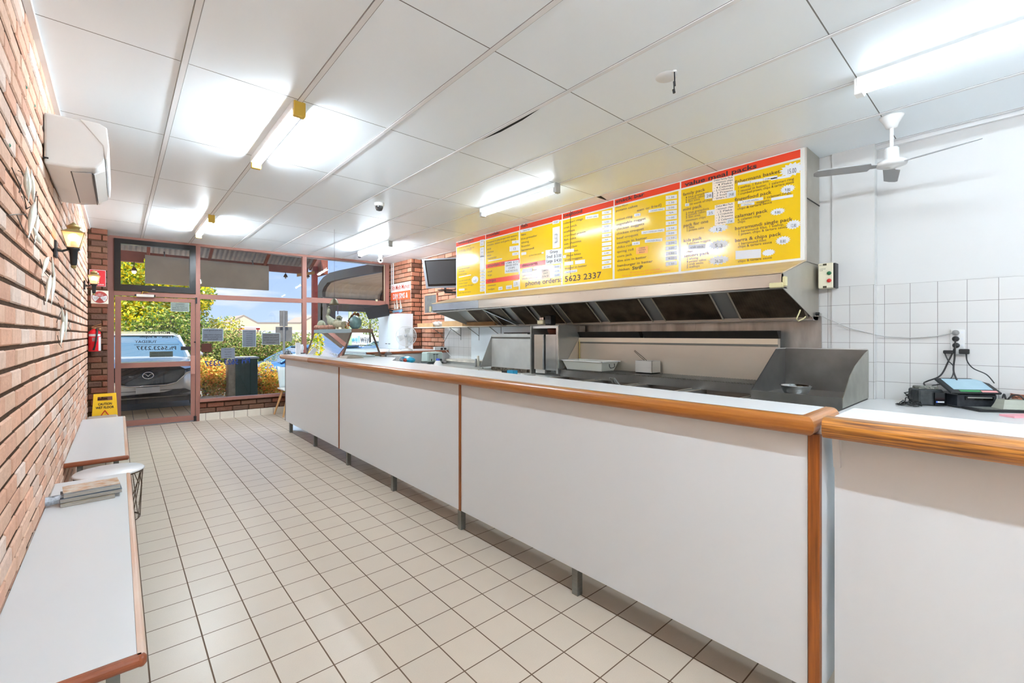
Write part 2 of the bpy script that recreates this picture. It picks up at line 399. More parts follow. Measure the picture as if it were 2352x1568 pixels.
# ------------------------------------------------------------ shopfront
def fbox(M, x0, x1, z0, z1, d0=-.03, d1=.03, mi=0, col=None):
    vs = [(x, fy(x)+d, z) for x in (x0, x1) for d in (d0, d1) for z in (z0, z1)]
    M.add(vs, [(0, 1, 3, 2), (4, 6, 7, 5), (0, 4, 5, 1), (2, 3, 7, 6), (0, 2, 6, 4), (1, 5, 7, 3)], mi, col); return M
FU = Vector((1, FM, 0)).normalized(); FN = Vector((FM, -1, 0)).normalized()
# low wall: bricks over white plinth tiles
m = MB(); fbox(m, 1.0, 4.32, .0, .31, .0, .2, 1)
bricks(m, (1.0, fy(1.0)-.002, .125), FU, FN, 3.3, .185, DARKB, 0, rng=rng, out=.02)
struct(m.build('wall_front', [BRICK, MORTAR]))
m = MB(); x = 1.005; fbox(m, 1.0, 4.3, 0, .112, -.028, 0, 1); xs = [1.005, 1.09]
while xs[-1] < 4.2: xs.append(xs[-1]+.2)
for a, b in zip(xs, xs[1:]): fbox(m, a+.003, b-.003, 0, .12, -.036, -.02, 0)
struct(m.build('baseboard_front', [mat('plinth_tile', c3(226, 220, 208), .25, noise=.2, ncol=c3(200, 190, 175)), mat('dark_grout', c3(92, 78, 66), .9)]))
m = MB(); fbox(m, -.1, 4.3, 2.875, H, -.04, .05); struct(m.build('trim_4', MAUVE))
m = MB(); fbox(m, -.13, -.045, 0, 2.9, -.035, .05); fbox(m, .957, 1.012, 0, 2.9, -.035, .05); fbox(m, -.05, .96, 2.018, 2.085, -.035, .05); struct(m.build('trim_5', MAUVE))
m = MB(); fbox(m, -.05, .96, -.01, .006, -.06, .1); struct(m.build('trim_6', mat('threshold', c3(190, 180, 170), .5, .5)))
# main windows
def window(name, x0, x1, frame, panes, extra=None):
    w = frame.build(name, MAUVE); struct(w)
    for (a, b, c, d) in panes:
        p = MB(); fbox(p, a, b, c, d, -.003, .003); p.build('pane', GLASS, w)
    return w
m = MB(); fbox(m, 2.578, 2.648, .31, 2.9, -.035, .04); fbox(m, 1.01, 2.58, 2.012, 2.09, -.03, .03); fbox(m, 1.01, 2.58, .31, .36, -.05, .05)
fbox(m, 1.01, 1.018, .36, 2.88, -.03, .03)
win1 = window('window_1', 0, 0, m, [(1.016, 2.58, .355, 2.015), (1.016, 2.58, 2.085, 2.88)])
m = MB(); fbox(m, 4.165, 4.235, .31, 2.9, -.06, .04); fbox(m, 2.645, 4.17, 2.028, 2.122, -.03, .03); fbox(m, 2.645, 4.17, .31, .36, -.05, .05)
win2 = window('window_2', 0, 0, m, [(2.646, 4.17, .355, 2.03), (2.646, 4.17, 2.12, 2.88)])
m = MB(); fbox(m, 4.14, 4.15, 2.12, 2.87, -.035, -.03); fbox(m, 3.96, 4.0, 2.105, 2.145, -.05, -.03); m.build('catch', mat('cream_catch', c3(215, 205, 170), .5), win2)
# fanlight over the door with a thick black frame
m = MB(); FZ = [(-.045, .955, 2.09, 2.875)]
fbox(m, -.045, .955, 2.80, 2.875, -.06, .03); fbox(m, -.045, .955, 2.09, 2.185, -.06, .03); fbox(m, -.045, .03, 2.185, 2.80, -.06, .03); fbox(m, .875, .955, 2.185, 2.80, -.06, .03)
win3 = m.build('window_3', mat('black_window_frame', c3(14, 13, 14), .3)); struct(win3)
m = MB(); fbox(m, .03, .875, 2.185, 2.80, -.003, .003); m.build('pane', GLASS, win3)
m = MB(); fbox(m, .40, .435, 2.125, 2.135, -.064, -.059); m.build('badge', mat('badge_grey', c3(190, 190, 170), .4), win3)
# door leaf
m = MB()
fbox(m, -.035, .033, .02, 2.005, -.025, .02); fbox(m, .893, .95, .02, 2.005, -.025, .02)
fbox(m, .033, .893, 1.945, 2.005, -.025, .02); fbox(m, .033, .893, .02, .105, -.025, .02); fbox(m, .033, .893, .912, .988, -.03, .02)
door = m.build('door_1', MAUVE); struct(door)
m = MB(); fbox(m, .033, .893, .105, .912, -.003, .003); m.build('lower_glass', GLASS, door)
m = MB(); fbox(m, .033, .893, .988, 1.945, -.003, .003); m.build('upper_glass', GLASS, door)
m = MB(); fbox(m, .888, .945, .78, 1.08, -.055, -.025); m.build('push_plate', mat('mauve_plate', c3(186, 136, 122), .4, .2), door)
m = MB(); fbox(m, .21, .42, 2.005, 2.045, -.09, -.03, 0); fbox(m, .19, .21, 2.01, 2.04, -.085, -.03, 1); fbox(m, .42, .44, 2.01, 2.04, -.085, -.03, 1)
p = PF(325, 671); m.tube([(p[0], fy(p[0])-.08, 2.04), (p[0]+.01, fy(p[0])-.07, 2.085), (p[0]+.08, fy(p[0])-.06, 2.08)], .008, 2, 8)
m.build('door_closer', [STEEL, BLACK, mat('brass', c3(170, 130, 60), .3, 1)], door)
m = MB(); fbox(m, .95, .975, 1.93, 2.03, -.05, -.03); fbox(m, .93, .965, -.0, .09, -.05, -.025); m.lathe([(0, .02), (.012, .015), (.012, 0)], (.945, fy(.945)-.03, 1.30), 0, 10, (0, -1, 0)); m.build('hinge', BLACK, door)
# mirrored lettering on the glass (it reads from the street)
def ftext(M, s, x_right, x_left, z, size, mi=0, bold=0.01, y=-.006, dz=0):
    """text mirrored for a viewer inside: starts at the right, runs left"""
    r = (Vector((x_left, fy(x_left), z+dz))-Vector((x_right, fy(x_right), z)))
    M.text(s, (x_right, fy(x_right)+y, z), r, UP, size, r.length, mi, bold)
def fpix(M, s, ur, vr, ul, vl, size, mi=0, bold=.01):
    a = PF(ur, vr); b = PF(ul, vl); r = Vector(b)-Vector(a); r.z = b[2]-a[2]
    M.text(s, Vector(a)+FN*.006, r, Vector((0, 0, 1)), size, r.length, mi, bold)
zd = lambda x, y: (270+x/8.711, 680+y/8.711)
m = MB()
for s, xr, yr, xl, yl, sz, b in (('see us', 940, 470, 720, 455, .03, 0), ('www.TheGolden', 1250, 555, 690, 545, .05, 0), ('com.au', 560, 540, 300, 525, .045, 0), ('TRADING HOURS', 1180, 645, 355, 640, .062, .015), ('MON- SUN', 1055, 755, 565, 750, .055, .012),
                                 ('11am - 8.30pm', 1130, 838, 450, 832, .05, .012), ('TUESDAY', 785, 935, 345, 935, .056, .012), ('Ph.5623.2337', 1180, 1070, 375, 1075, .082, .012)):
    fpix(m, s, *zd(xr, yr), *zd(xl, yl), sz, 0, b)
for y, a, b in ((663, 1225, 330), (965, 1225, 330)):
    p = PF(*zd(a, y)); q = PF(*zd(b, y)); fbox(m, q[0], p[0], p[2]-.003, p[2]+.003, -.008, -.005)
p = PF(*zd(1265, 1005)); fbox(m, p[0], .895, p[2]-.06, p[2], -.008, -.004)
m.build('door_lettering', INK, door)
zw = lambda x, y: (460+x/9.8, 700+y/9.8)
m = MB(); fpix(m, 'PH', *zw(1128, 1300), *zw(935, 1315), .13, 0, .01); fpix(m, '5623', *zw(860, 1330), *zw(540, 1345), .13, 0, .012); fpix(m, '2337', *zw(470, 1360), *zw(95, 1385), .13, 0, .012)
m.build('window_lettering', mat('blue_vinyl', c3(10, 50, 130), .5), win1)
# notices stuck on the glass: top-level sheets
def notice(x0, y0, x1, y1, zf, lines, label, base=None, name='paper_notice', lm=None, frame=True, sz=.03):
    a = PF(*zf(x0, y0)); b = PF(*zf(x1, y1)); xa, xb, z0, z1 = a[0], b[0], b[2], a[2]
    M = MB(); e = .006 if frame else 0
    if frame: fbox(M, xa-e, xb+e, z0-e, z1+e, -.010, -.006, 1)
    fbox(M, xa, xb, z0, z1, -.013, -.009, 0)
    o = M.build(name, [base or mat('backlit_paper', c3(104, 112, 124), .6), mat('clear_sleeve', c3(200, 220, 225), .2)]); tag(o, label, 'notice', 'notices stuck on the shop glass')
    L = MB(); n = len(lines); w = xb-xa
    for i, s in enumerate(lines):
        if not s: continue
        z = z1-(z1-z0)*(i+.85)/(n+.4); k = .86 if len(s) > 12 else .5
        p = Vector((xb-w*(1-k)/2, fy(xb-w*(1-k)/2)-.0145, z)); r = Vector((-1, -FM, 0))
        L.text(s, p, r, UP, min(sz, (z1-z0)/(n+1)*.9), w*k, 0, .01)
    if L.v:
        l = L.build('lettering', lm or INK); l.parent = o; l.location = Vector(l.location)-Vector(o['_o'])
    return o
notice(50, 540, 508, 808, zw, ['We Are Hiring Now', '', 'Looking for workers apply', 'For the best price available', 'Phone Food'], 'dark landscape notice about hiring, highest and leftmost on the big window')
notice(953, 568, 1245, 935, zw, ['Trading notice', 'Monday', 'Tuesday', 'Wednesday', 'Thursday', 'Friday', 'Saturday', 'Sunday'], 'upright dark notice sheet in the middle of the big window', sz=.02)
notice(1392, 640, 1782, 885, zw, ['Dear customers', 'Trading over holidays', 'Please note that we', 'closed'], 'grey landscape notice nearest the display cabinet, in front of the street sign', mat('backlit_paper2', c3(96, 98, 100), .6))
notice(465, 968, 775, 1198, zw, ['Notice', 'Please call', 'for orders', 'thank you'], 'small pale grey notice above the blue phone number', mat('backlit_paper3', c3(112, 120, 134), .6), frame=False, sz=.02)
notice(22, 872, 254, 1058, zw, ['', '', '', '', '', 'chips'], 'small dark brown sticker at the left edge of the big window', mat('brown_sticker', c3(72, 26, 12), .4), name='window_sticker', frame=False, lm=mat('tan_ink', c3(120, 60, 30), .5), sz=.012)
notice(1072, 130, 1425, 305, zd, ['OPENING', 'times and', 'details of the', 'holiday period'], 'pale grey-green notice in the top corner of the door glass', mat('backlit_green', c3(140, 155, 150), .6), frame=True, sz=.02)
notice(640, 1108, 1105, 1210, zd, ['please use other', 'door when closed'], 'dark landscape strip notice low on the upper door glass', mat('backlit_dark', c3(74, 84, 80), .6), frame=False, sz=.022)

# ============================================================ CEILING LIGHTS
ENDY = mat('yellowed_end_cap', c3(214, 178, 70), .5); ENDG = mat('grey_end_cap', c3(170, 170, 168), .5); BATT = mat('batten_white', c3(240, 240, 238), .4)
def fluoro(x, y0, y1, label, cap, w=.045):
    t = thing('fluorescent_light', (x, (y0+y1)/2, H), label, 'ceiling light', 'fluorescent battens on the ceiling')
    MB().box(x-.042, x+.042, y0, y1, H-.05, H, ch=.004).build('batten', BATT, t)
    m = MB()
    m.tube([(x, y0+.03, H-.07), (x, y1-.03, H-.07)], .019, 0, 12); m.build('tube', TUBEF if y0 > 5 else TUBEL if x < 2.5 else TUBE, t)
    for a, b in ((y0-.012, y0+.03), (y1-.03, y1+.012)): MB().box(x-w*.78, x+w*.78, a, b, H-.095, H, ch=.004).build('end_cap', cap, t)
    return t
fluoro(.874, 3.06, 4.27, 'long fluorescent tube with yellowed end caps, nearer one above the bench aisle', ENDY)
fluoro(.874, 6.66, 7.87, 'fluorescent tube with yellowed end caps close to the shopfront above the door', ENDY)
fluoro(3.25, 3.02, 4.23, 'fluorescent tube with grey caps in front of the menu board', ENDG)
fluoro(3.25, 6.62, 7.83, 'fluorescent tube with grey caps close to the shopfront above the display cabinet', ENDG)
fluoro(3.26, -.58, .635, 'big bright fluorescent tube beside the ceiling fan, cut by the frame edge', BATT)
fluoro(.874, -.58, .63, 'fluorescent tube on the ceiling above the viewpoint, outside the photo', ENDY)
fluoro(.874, -1.98, -.77, 'added fluorescent fill tube above the aisle behind the viewpoint', ENDY)  # this batten and the three below are unseen, added for fill light
fluoro(.874, -3.4, -2.19, 'added fluorescent fill tube at the rear of the aisle behind the viewpoint', ENDY)
fluoro(2.07, -3.4, -2.19, 'added fluorescent fill tube in the middle of the rear ceiling behind the viewpoint', ENDY)
fluoro(3.26, -3.4, -2.19, 'added fluorescent fill tube at the rear of the kitchen side behind the viewpoint', ENDG)

# ============================================================ CEILING FAN
hx, hy = 3.98, .588
t = thing('ceiling_fan', (hx, hy, H), 'white three-bladed ceiling fan hanging on a short rod by the right wall', 'ceiling fan')
MB().lathe([(0, 0), (.068, 0), (.062, -.012), (.04, -.05), (.032, -.075), (.0, -.082)], (hx, hy, H), 0, 28).build('canopy', BATT, t)
MB().cyl((hx, hy, H-.07), (hx, hy, 2.70), .011).build('rod', BATT, t)
MB().lathe([(0, .0), (.033, 0), (.04, -.01), (.042, -.09), (.045, -.098), (0, -.1)], (hx, hy, 2.70), 0, 28).build('motor', PLASTW, t)
MB().lathe([(0, .01), (.078, .006), (.086, -.008), (.082, -.022), (.06, -.03), (.012, -.036), (.01, -.042), (0, -.042)], (hx, hy, 2.60), 0, 32).build('hub', PLASTW, t)
BL = mat('fan_blade_grey', c3(150, 150, 150), .4)
for tip in ((1883, 402), (2237, 327), (2045, 425)):
    q = Vector(PZ(*tip, 2.575)); d = Vector((q.x-hx, q.y-hy, 0)).normalized(); sde = Vector((-d.y, d.x, 0)); c = Vector((hx, hy, 2.583))
    m = MB(); pr = [(.07, -.02), (.115, -.022), (.125, -.048), (.42, -.04), (.445, -.025), (.45, .01), (.43, .04), (.125, .046), (.115, .022), (.07, .02)]
    tl = Vector((0, 0, 1))*.25
    m.prism([c+d*r+(sde+tl)*w for r, w in pr], (0, 0, .004)); m.build('blade', BL, t)
# loose wire where a pendant was
p = PZ(1549, 163, H)
t = thing('pendant_wire', p, 'short bare black wire with connectors dangling from a ceiling tile', 'wire')
MB().lathe([(0, -.001), (.06, -.002), (.062, 0)], (p[0]+.02, p[1]+.06, H), 0, 24).build('old_ceiling_patch', mat('ring_patch', c3(224, 224, 223), .45), t)
m = MB(); m.lathe([(0, 0), (.013, 0), (.013, -.006), (0, -.006)], p, 1, 12)
m.tube([(p[0], p[1], H), (p[0]+.003, p[1], H-.05), (p[0]-.004, p[1], H-.09), (p[0]-.002, p[1], H-.12)], .004, 0, 6)
m.cyl((p[0]-.002, p[1], H-.06), (p[0]+.002, p[1], H-.085), .007, 0, 8); m.cyl((p[0]-.004, p[1]+.003, H-.105), (p[0]-.002, p[1], H-.125), .008, 0, 8); m.build('cable', [BLACK, PLASTW], t)
# dome cameras
def dome(u, v, label, big):
    p = PZ(u, v, H); k = 1.0 if big else .8
    t = thing('security_camera', p, label, 'security camera', 'dome cameras on the ceiling')
    MB().lathe([(0, 0), (.055*k, 0), (.055*k, -.03*k), (.045*k, -.04*k), (0, -.04*k)], p, 0, 24).build('base', BATT, t)
    MB().lathe([(.043*k, -.038*k), (.042*k, -.06*k), (.03*k, -.085*k), (.0, -.094*k)], p, 0, 24).build('dome', mat('smoked_dome', c3(70, 70, 72), .08), t)
dome(871, 466, 'white dome camera with smoked bubble on the mid ceiling', True)
dome(826, 583, 'small white dome camera under the ceiling light next to the shopfront', False)
p = PZ(874, 586, H); t = thing('bullet_camera', p, 'small white swivel camera with black lens at the shopfront corner of the ceiling', 'security camera')
MB().lathe([(0, 0), (.04, 0), (.04, -.03), (.03, -.06), (0, -.06)], p, 0, 20).build('mount', BATT, t)
m = MB(); m.ball((p[0], p[1], p[2]-.095), .05, 0); m.build('body', BATT, t)
m = MB(); d = Vector((-p[0], -p[1], -1)).normalized(); m.cyl(Vector((p[0], p[1], p[2]-.1))+d*.04, Vector((p[0], p[1], p[2]-.1))+d*.058, .02); m.build('lens', BLACKG, t)

# ============================================================ SERVING COUNTER
t = thing('serving_counter', (1.95, 3.8, 0), 'long white serving counter with rounded timber edge standing on short metal legs', 'counter')
ZT = 1.135
top = [(1.8218, .512), (2.09, .512), (2.14, 1.6), (2.18, 2.8), (2.23, 3.7), (2.28, 4.6), (2.6, 5.15), (2.6, 7.138), (1.8218, 7.138)]
MB().prism([(x, y, ZT-.03) for x, y in top], (0, 0, .03)).build('worktop', TOPW, t)
def nosing(M, p0, p1, outv, r=.033, depth=.045, zc=ZT-.033, mi=0):
    p0, p1, o = Vector(p0), Vector(p1), Vector(outv).normalized(); pr = []
    for k in range(9):
        a = math.pi/2-math.pi*k/8; pr.append((r*.75*math.cos(a), r*math.sin(a)))
    pr = [(-depth, r), *pr, (-depth, -r)]
    A = [p0+o*a+Vector((0, 0, zc+b)) for a, b in pr]; d = p1-p0; n = len(A)
    vs = A+[q+d for q in A]; fs = [(i, (i+1) % n, n+(i+1) % n, n+i) for i in range(n)]+[tuple(range(n)), tuple(range(n, 2*n))[::-1]]
    M.add(vs, fs, mi)
def edge_run(M, A, B, oa, ob, r=.033, depth=.0215, zc=ZT-.033, mi=0):
    """rounded edge from A to B; oa/ob are the 2-D outward offsets per unit at each end (mitred corners)"""
    pr = [(-depth, r)]+[(r*.75*math.cos(math.pi/2-math.pi*k/10), r*math.sin(math.pi/2-math.pi*k/10)) for k in range(11)]+[(-depth, -r)]
    va = [(A[0]+oa[0]*a, A[1]+oa[1]*a, zc+b) for a, b in pr]; vb = [(B[0]+ob[0]*a, B[1]+ob[1]*a, zc+b) for a, b in pr]; n = len(pr)
    M.add(va+vb, [(i, i+1, n+i+1, n+i) for i in range(n-1)]+[(n-1, 0, n, 2*n-1), tuple(range(n))[::-1], tuple(range(n, 2*n))], mi)
m = MB(); edge_run(m, (1.80, .49), (1.80, 5.9), (-1, -1), (-1, 0)); m.build('front_edge', WOOD, t)
m = MB(); edge_run(m, (1.80, 5.9), (1.80, 7.16), (-1, 0), (-1, 1)); m.build('front_edge', mat('pale_far_edge', c3(176, 150, 130), .3, noise=.4, ncol=c3(150, 110, 84)), t)  # paler run of edge towards the far end
m = MB(); edge_run(m, (1.80, .49), (2.10, .49), (-1, -1), (0, -1)); m.build('end_edge', WOODX, t)
m = MB(); edge_run(m, (1.80, 7.16), (2.6, 7.16), (-1, 1), (0, 1)); m.build('end_edge', mat('grey_edge', c3(190, 192, 192), .3), t)
for a, b in ((.50, 2.63), (2.655, 4.96), (4.985, 7.08)):
    MB().box(1.832, 1.85, a, b, .168, 1.07).build('front_panel', WHITE, t)
MB().box(1.826, 1.852, .462, .497, .168, 1.07).build('corner_trim', WOODV, t)
for y in (2.642, 4.972): MB().box(1.826, 1.85, y-.012, y+.012, .168, 1.07).build('joint_trim', WOODV, t)
MB().box(1.83, 1.85, 7.08, 7.10, .168, 1.07).build('end_trim', BLACKM, t)
MB().box(1.852, 2.1, .462, .48, .168, 1.10).build('side_panel', WHITE, t)
MB().box(1.852, 2.1, 7.06, 7.09, .168, 1.10).build('side_panel', WHITE, t)
MB().box(1.852, 2.08, .49, 7.05, .168, .19).build('bottom_shelf', mat('shelf_grey', c3(160, 160, 158), .5), t)
MB().box(2.08, 2.1, .49, 7.05, .168, 1.10).build('back_panel', mat('counter_back', c3(210, 210, 208), .5), t)
for y in (1.589, 2.688, 3.761, 4.835, 5.927, 7.0, .52):
    MB().box(1.87, 1.91, y, y+.04, 0, .17).build('leg', STEELG, t)
# second counter
t = thing('cash_counter', (2.0, -.8, 0), 'white counter section with worn timber edge at the right edge of the frame', 'counter')
MB().box(1.862, 2.14, -2.6, .43, ZT-.028, ZT).build('worktop', TOPW, t)
m = MB(); nosing(m, (1.815, -2.6, 0), (1.815, .448, 0), (-1, 0, 0), r=.035); m.build('front_edge', mat('worn_wood', c3(190, 125, 48), .35, noise=.95, nscale=6, stretch=(24, .9, 24), ncol=c3(84, 44, 14), coat=.3), t)
MB().box(1.90, 1.925, -2.6, .436, .0, 1.105).build('front_panel', WHITE, t)
m = MB(); m.prism([(1.925, .43, 1.10), (2.12, .43, 1.10), (1.97, .43, .96), (1.925, .43, .96)], (0, -.02, 0)); m.build('bracket', WHITE, t)
m = MB(); m.prism([(1.86, .436, 1.10), (1.90, .436, 1.10), (1.90, .436, .955), (1.885, .436, .955)], (0, -.02, 0)); m.build('bracket', WHITE, t)
MB().box(2.0, 2.14, .2, .43, .62, .70, ch=.03).build('inner_shelf_edge', WOODV, t)

# ============================================================ BENCHES
def bench(y0, y1, label):
    t = thing('wall_bench', (-.12, (y0+y1)/2, 0), label, 'bench', 'white benches along the brick wall')
    MB().box(-.316, .044, y0+.041, y1, .385, .42).build('seat', mat('bench_laminate', c3(208, 211, 213), .3), t)
    m = MB(); nosing(m, (.055, y0+.03, 0), (.055, y1, 0), (1, 0, 0), r=.0185, depth=.01, zc=.4015); m.build('long_edge', mat('pale_edge', c3(214, 190, 172), .3, noise=.6, nscale=1.2, stretch=(1, 1, 1), ncol=c3(190, 116, 60)) , t)
    m = MB(); nosing(m, (-.316, y0+.03, 0), (.055, y0+.03, 0), (0, -1, 0), r=.0185, depth=.01, zc=.4015); m.lathe([(.0, -.0185), (.008, -.0175), (.0139, -.009), (.0139, .009), (.008, .0175), (0, .0185)], (.055, y0+.03, .4015), 0, 16); m.build('end_edge', REDWOOD, t)
    for y in (y0+.16, y1-.2):
        MB().box(-.25, -.215, y, y+.035, 0, .385).build('leg', STEELG, t); MB().box(-.03, .005, y, y+.035, 0, .385).build('leg', STEELG, t)
    MB().box(-.24, -.02, y0+.18, y1-.2, .35, .385).build('rail', STEELG, t)
bench(1.79, 4.28, 'nearest white wall bench with magazines lying on its far end')
bench(4.87, 7.3, 'farther white wall bench with brown edge in front of the wet floor sign')
# round wire-basket stool between the benches
sx, sy_ = -.05, 4.575
t = thing('wire_stool', (sx, sy_, 0), 'round white-topped side table on a crossed wire base between the benches', 'side table')
MB().lathe([(0, .375), (.2, .375), (.21, .382), (.2, .392), (0, .392)], (sx, sy_, 0), 0, 40).build('table_top', TOPW, t)
WIRE = mat('bronze_wire', c3(96, 78, 62), .4, .6); m = MB(); rr = random.Random(5)
for z, r in ((.37, .197), (.005, .18)): m.tube([(sx+r*math.cos(a*math.pi/12), sy_+r*math.sin(a*math.pi/12), z) for a in range(24)], .004, 0, 6, closed=True)
def on(a, z): r = .18+.017*z/.37; return (sx+r*math.cos(a), sy_+r*math.sin(a), z)
for k in range(16):
    a = 2*math.pi*k/16; m.tube([on(a, .005), on(a+rr.uniform(-.5, .5), .37)], .003, 0, 5)
    z0 = rr.uniform(.02, .3); m.tube([on(a, z0), on(a+.45, min(.36, z0+rr.uniform(-.15, .2)) if z0 > .16 else z0+.15)], .003, 0, 5)
m.build('wire_base', WIRE, t)
# magazines
def mag(p, r, w, d, h_, ang, col, label, pages=c3(190, 186, 176), top=None):
    c, s = math.cos(ang), math.sin(ang); m = MB(); R = Vector((c, s, 0)); D = Vector((-s, c, 0)); p = Vector(p)
    m.obox(p+Vector((0, 0, h_/2)), R*w/2, D*d/2, (0, 0, h_/2-.001), 0)
    m.obox(p+Vector((0, 0, h_-.0006)), R*(w/2+.001), D*(d/2+.001), (0, 0, .0006), 1); m.obox(p+Vector((0, 0, .0006)), R*(w/2+.001), D*(d/2+.001), (0, 0, .0006), 1)
    m.obox(p-D*(d/2+.0008)+Vector((0, 0, h_/2)), R*(w/2), D*.0008, (0, 0, h_/2), 1) if r else None
    o = m.build('magazine', [mat('mag_pages%d' % int(pages[0]*99), pages, .7, noise=.7, nscale=200, stretch=(.1, .1, 3)), col]); tag(o, label, 'magazine', 'magazines on the near bench')
mx_, my_ = -.135, 3.78
mag((mx_+.0, my_-.03, .421), 0, .235, .17, .02, .03, mat('cover_brown', c3(120, 104, 80), .35, noise=.8, nscale=14, ncol=c3(180, 170, 150)), 'lowest brown-edged magazine of the pile on the bench')
mag((mx_+.012, my_-.0, .442), 0, .27, .19, .022, .06, mat('cover_blue', c3(60, 84, 104), .3), 'thick magazine with dark blue back cover, second from the bottom of the pile')
mag((mx_+.014, my_+.005, .465), 0, .25, .18, .022, .08, mat('cover_grey', c3(150, 160, 170), .3, noise=.5, nscale=20), 'thick grey magazine, second from the top of the pile')
mag((mx_+.012, my_+.01, .488), 0, .25, .17, .005, .085, mat('cover_orange', c3(206, 198, 186), .25, noise=.8, nscale=22, ncol=c3(180, 130, 84)), 'topmost magazine of the pile, pale cover with orange pictures')
m = MB(); q = Vector((mx_-.135, my_-.05, .421)); pts = []
for k in range(40):
    a = k*.42; r = .006+.0006*k; pts.append((math.cos(a)*r, math.sin(a)*r+.03))
for i in range(39):
    (a, b), (c_, d) = pts[i], pts[i+1]; A = q+Vector((-.06, a, b-.0)); B = q+Vector((-.06, c_, d)); m.quad(A, B, B+Vector((.1, .015, 0)), A+Vector((.1, .015, 0)))
tag(m.build('rolled_magazine', mat('roll_paper', c3(196, 206, 216), .3, noise=.9, nscale=40, ncol=c3(90, 96, 104)), solid=.0012), 'loosely rolled glossy brochure at the left end of the magazine pile', 'magazine')
# folded yellow sign
t = thing('wet_floor_sign', (-.13, 8.28, 0), 'yellow folding caution wet floor sign standing in front of the brick pier', 'sign')
YP = mat('yellow_plastic', c3(244, 196, 20), .4)
def sgn(y, lean):
    m = MB(); x0, x1, zt, zb = -.25, -.02, .615, .02
    w = .02
    def P(x, z): k = (zt-z)/(zt-zb); return (x, y+lean*k, z)
    xl = lambda z: x0-.03*(zt-z)/(zt-zb); xr = lambda z: x1+.03*(zt-z)/(zt-zb)
    for za, zb_, a, b in ((.615, .575, 0, 1), (.52, .02, 0, 1), (.575, .52, 0, .18), (.575, .52, .82, 1)):
        la, lb = xl(za)+(xr(za)-xl(za))*a, xl(za)+(xr(za)-xl(za))*b; ma, mb_ = xl(zb_)+(xr(zb_)-xl(zb_))*a, xl(zb_)+(xr(zb_)-xl(zb_))*b
        m.prism([P(la, za), P(lb, za), P(mb_, zb_), P(ma, zb_)], (0, .012, 0))
    return m, P
m, P = sgn(8.28, -.06); m.build('front_panel', YP, t); m2, _ = sgn(8.3, .1); m2.build('rear_panel', YP, t)
m = MB(); q = P(-.135, .462); m.text('CAUTION', (q[0], q[1]-.003, q[2]), (1, 0, 0), UP, .044, .14, 0, .03, 'c'); q = P(-.135, .415); m.text('WET FLOOR', (q[0], q[1]-.003, q[2]), (1, 0, 0), UP, .044, .185, 0, .03, 'c'); m.build('lettering', INK, t)
m = MB(); a, b, c_ = P(-.135, .39), P(-.21, .26), P(-.06, .26)
for s, e in ((a, b), (b, c_), (c_, a)): m.tube([(s[0], s[1]-.004, s[2]), (e[0], e[1]-.004, e[2])], .006, 0, 6)
m.build('warning_triangle', mat('sign_red', c3(214, 60, 30), .5), t)
# low grey thing under the sign: a rolled doormat
m = MB(); m.cyl((-.27, 8.06, .2), (-.02, 8.06, .2), .05); 
t = thing('stone_slab', (-.13, 8.05, 0), 'low grey rendered block between the far bench and the wet floor sign', 'block')
MB().box(-.31, .0, 7.75, 8.15, 0, .34, ch=.02).build('body', mat('grey_render', c3(170, 158, 146), .8, noise=.4), t)
# ============================================================ LEFT WALL THINGS
t = thing('air_conditioner', (-.316, 4.13, 2.39), 'white split-system air conditioner mounted high on the brick wall', 'air conditioner')
y0, y1 = 3.63, 4.62
prof = [(-.314, 2.675), (-.09, 2.675), (-.068, 2.66), (-.056, 2.55), (-.062, 2.45), (-.10, 2.405), (-.20, 2.385), (-.314, 2.385)]
m = MB(); m.prism([(x, y0, z) for x, z in prof], (0, y1-y0, 0)); m.build('body', PLASTW, t, bevel=.012, seg=3)
m = MB(); fp = [(-.17, 2.678), (-.085, 2.678), (-.050, 2.66), (-.040, 2.55), (-.047, 2.47), (-.058, 2.47), (-.07, 2.55)]
m.prism([(x, y0-.004, z) for x, z in fp], (0, y1-y0+.008, 0)); m.build('front_cover', PLASTW, t, bevel=.006)
m = MB(); m.prism([(-.112, y0+.1, 2.398), (-.062, y0+.1, 2.436), (-.058, y0+.1, 2.428), (-.108, y0+.1, 2.390)], (0, y1-y0-.2, 0)); m.build('air_flap', mat('flap_white', c3(238, 238, 238), .2), t)
m = MB(); m.prism([(-.205, y0+.08, 2.384), (-.12, y0+.08, 2.394), (-.12, y0+.08, 2.391), (-.205, y0+.08, 2.381)], (0, y1-y0-.16, 0)); m.build('lower_panel', mat('flap_grey', c3(214, 214, 214), .25), t)
m = MB(); m.box(-.211, -.206, y0+.08, y1-.08, 2.381, 2.386); m.box(-.1185, -.1135, y0+.08, y1-.08, 2.385, 2.393); m.box(-.316, -.295, y0-.004, y0+.01, 2.412, 2.42); m.build('vent_gap', BLACK, t)

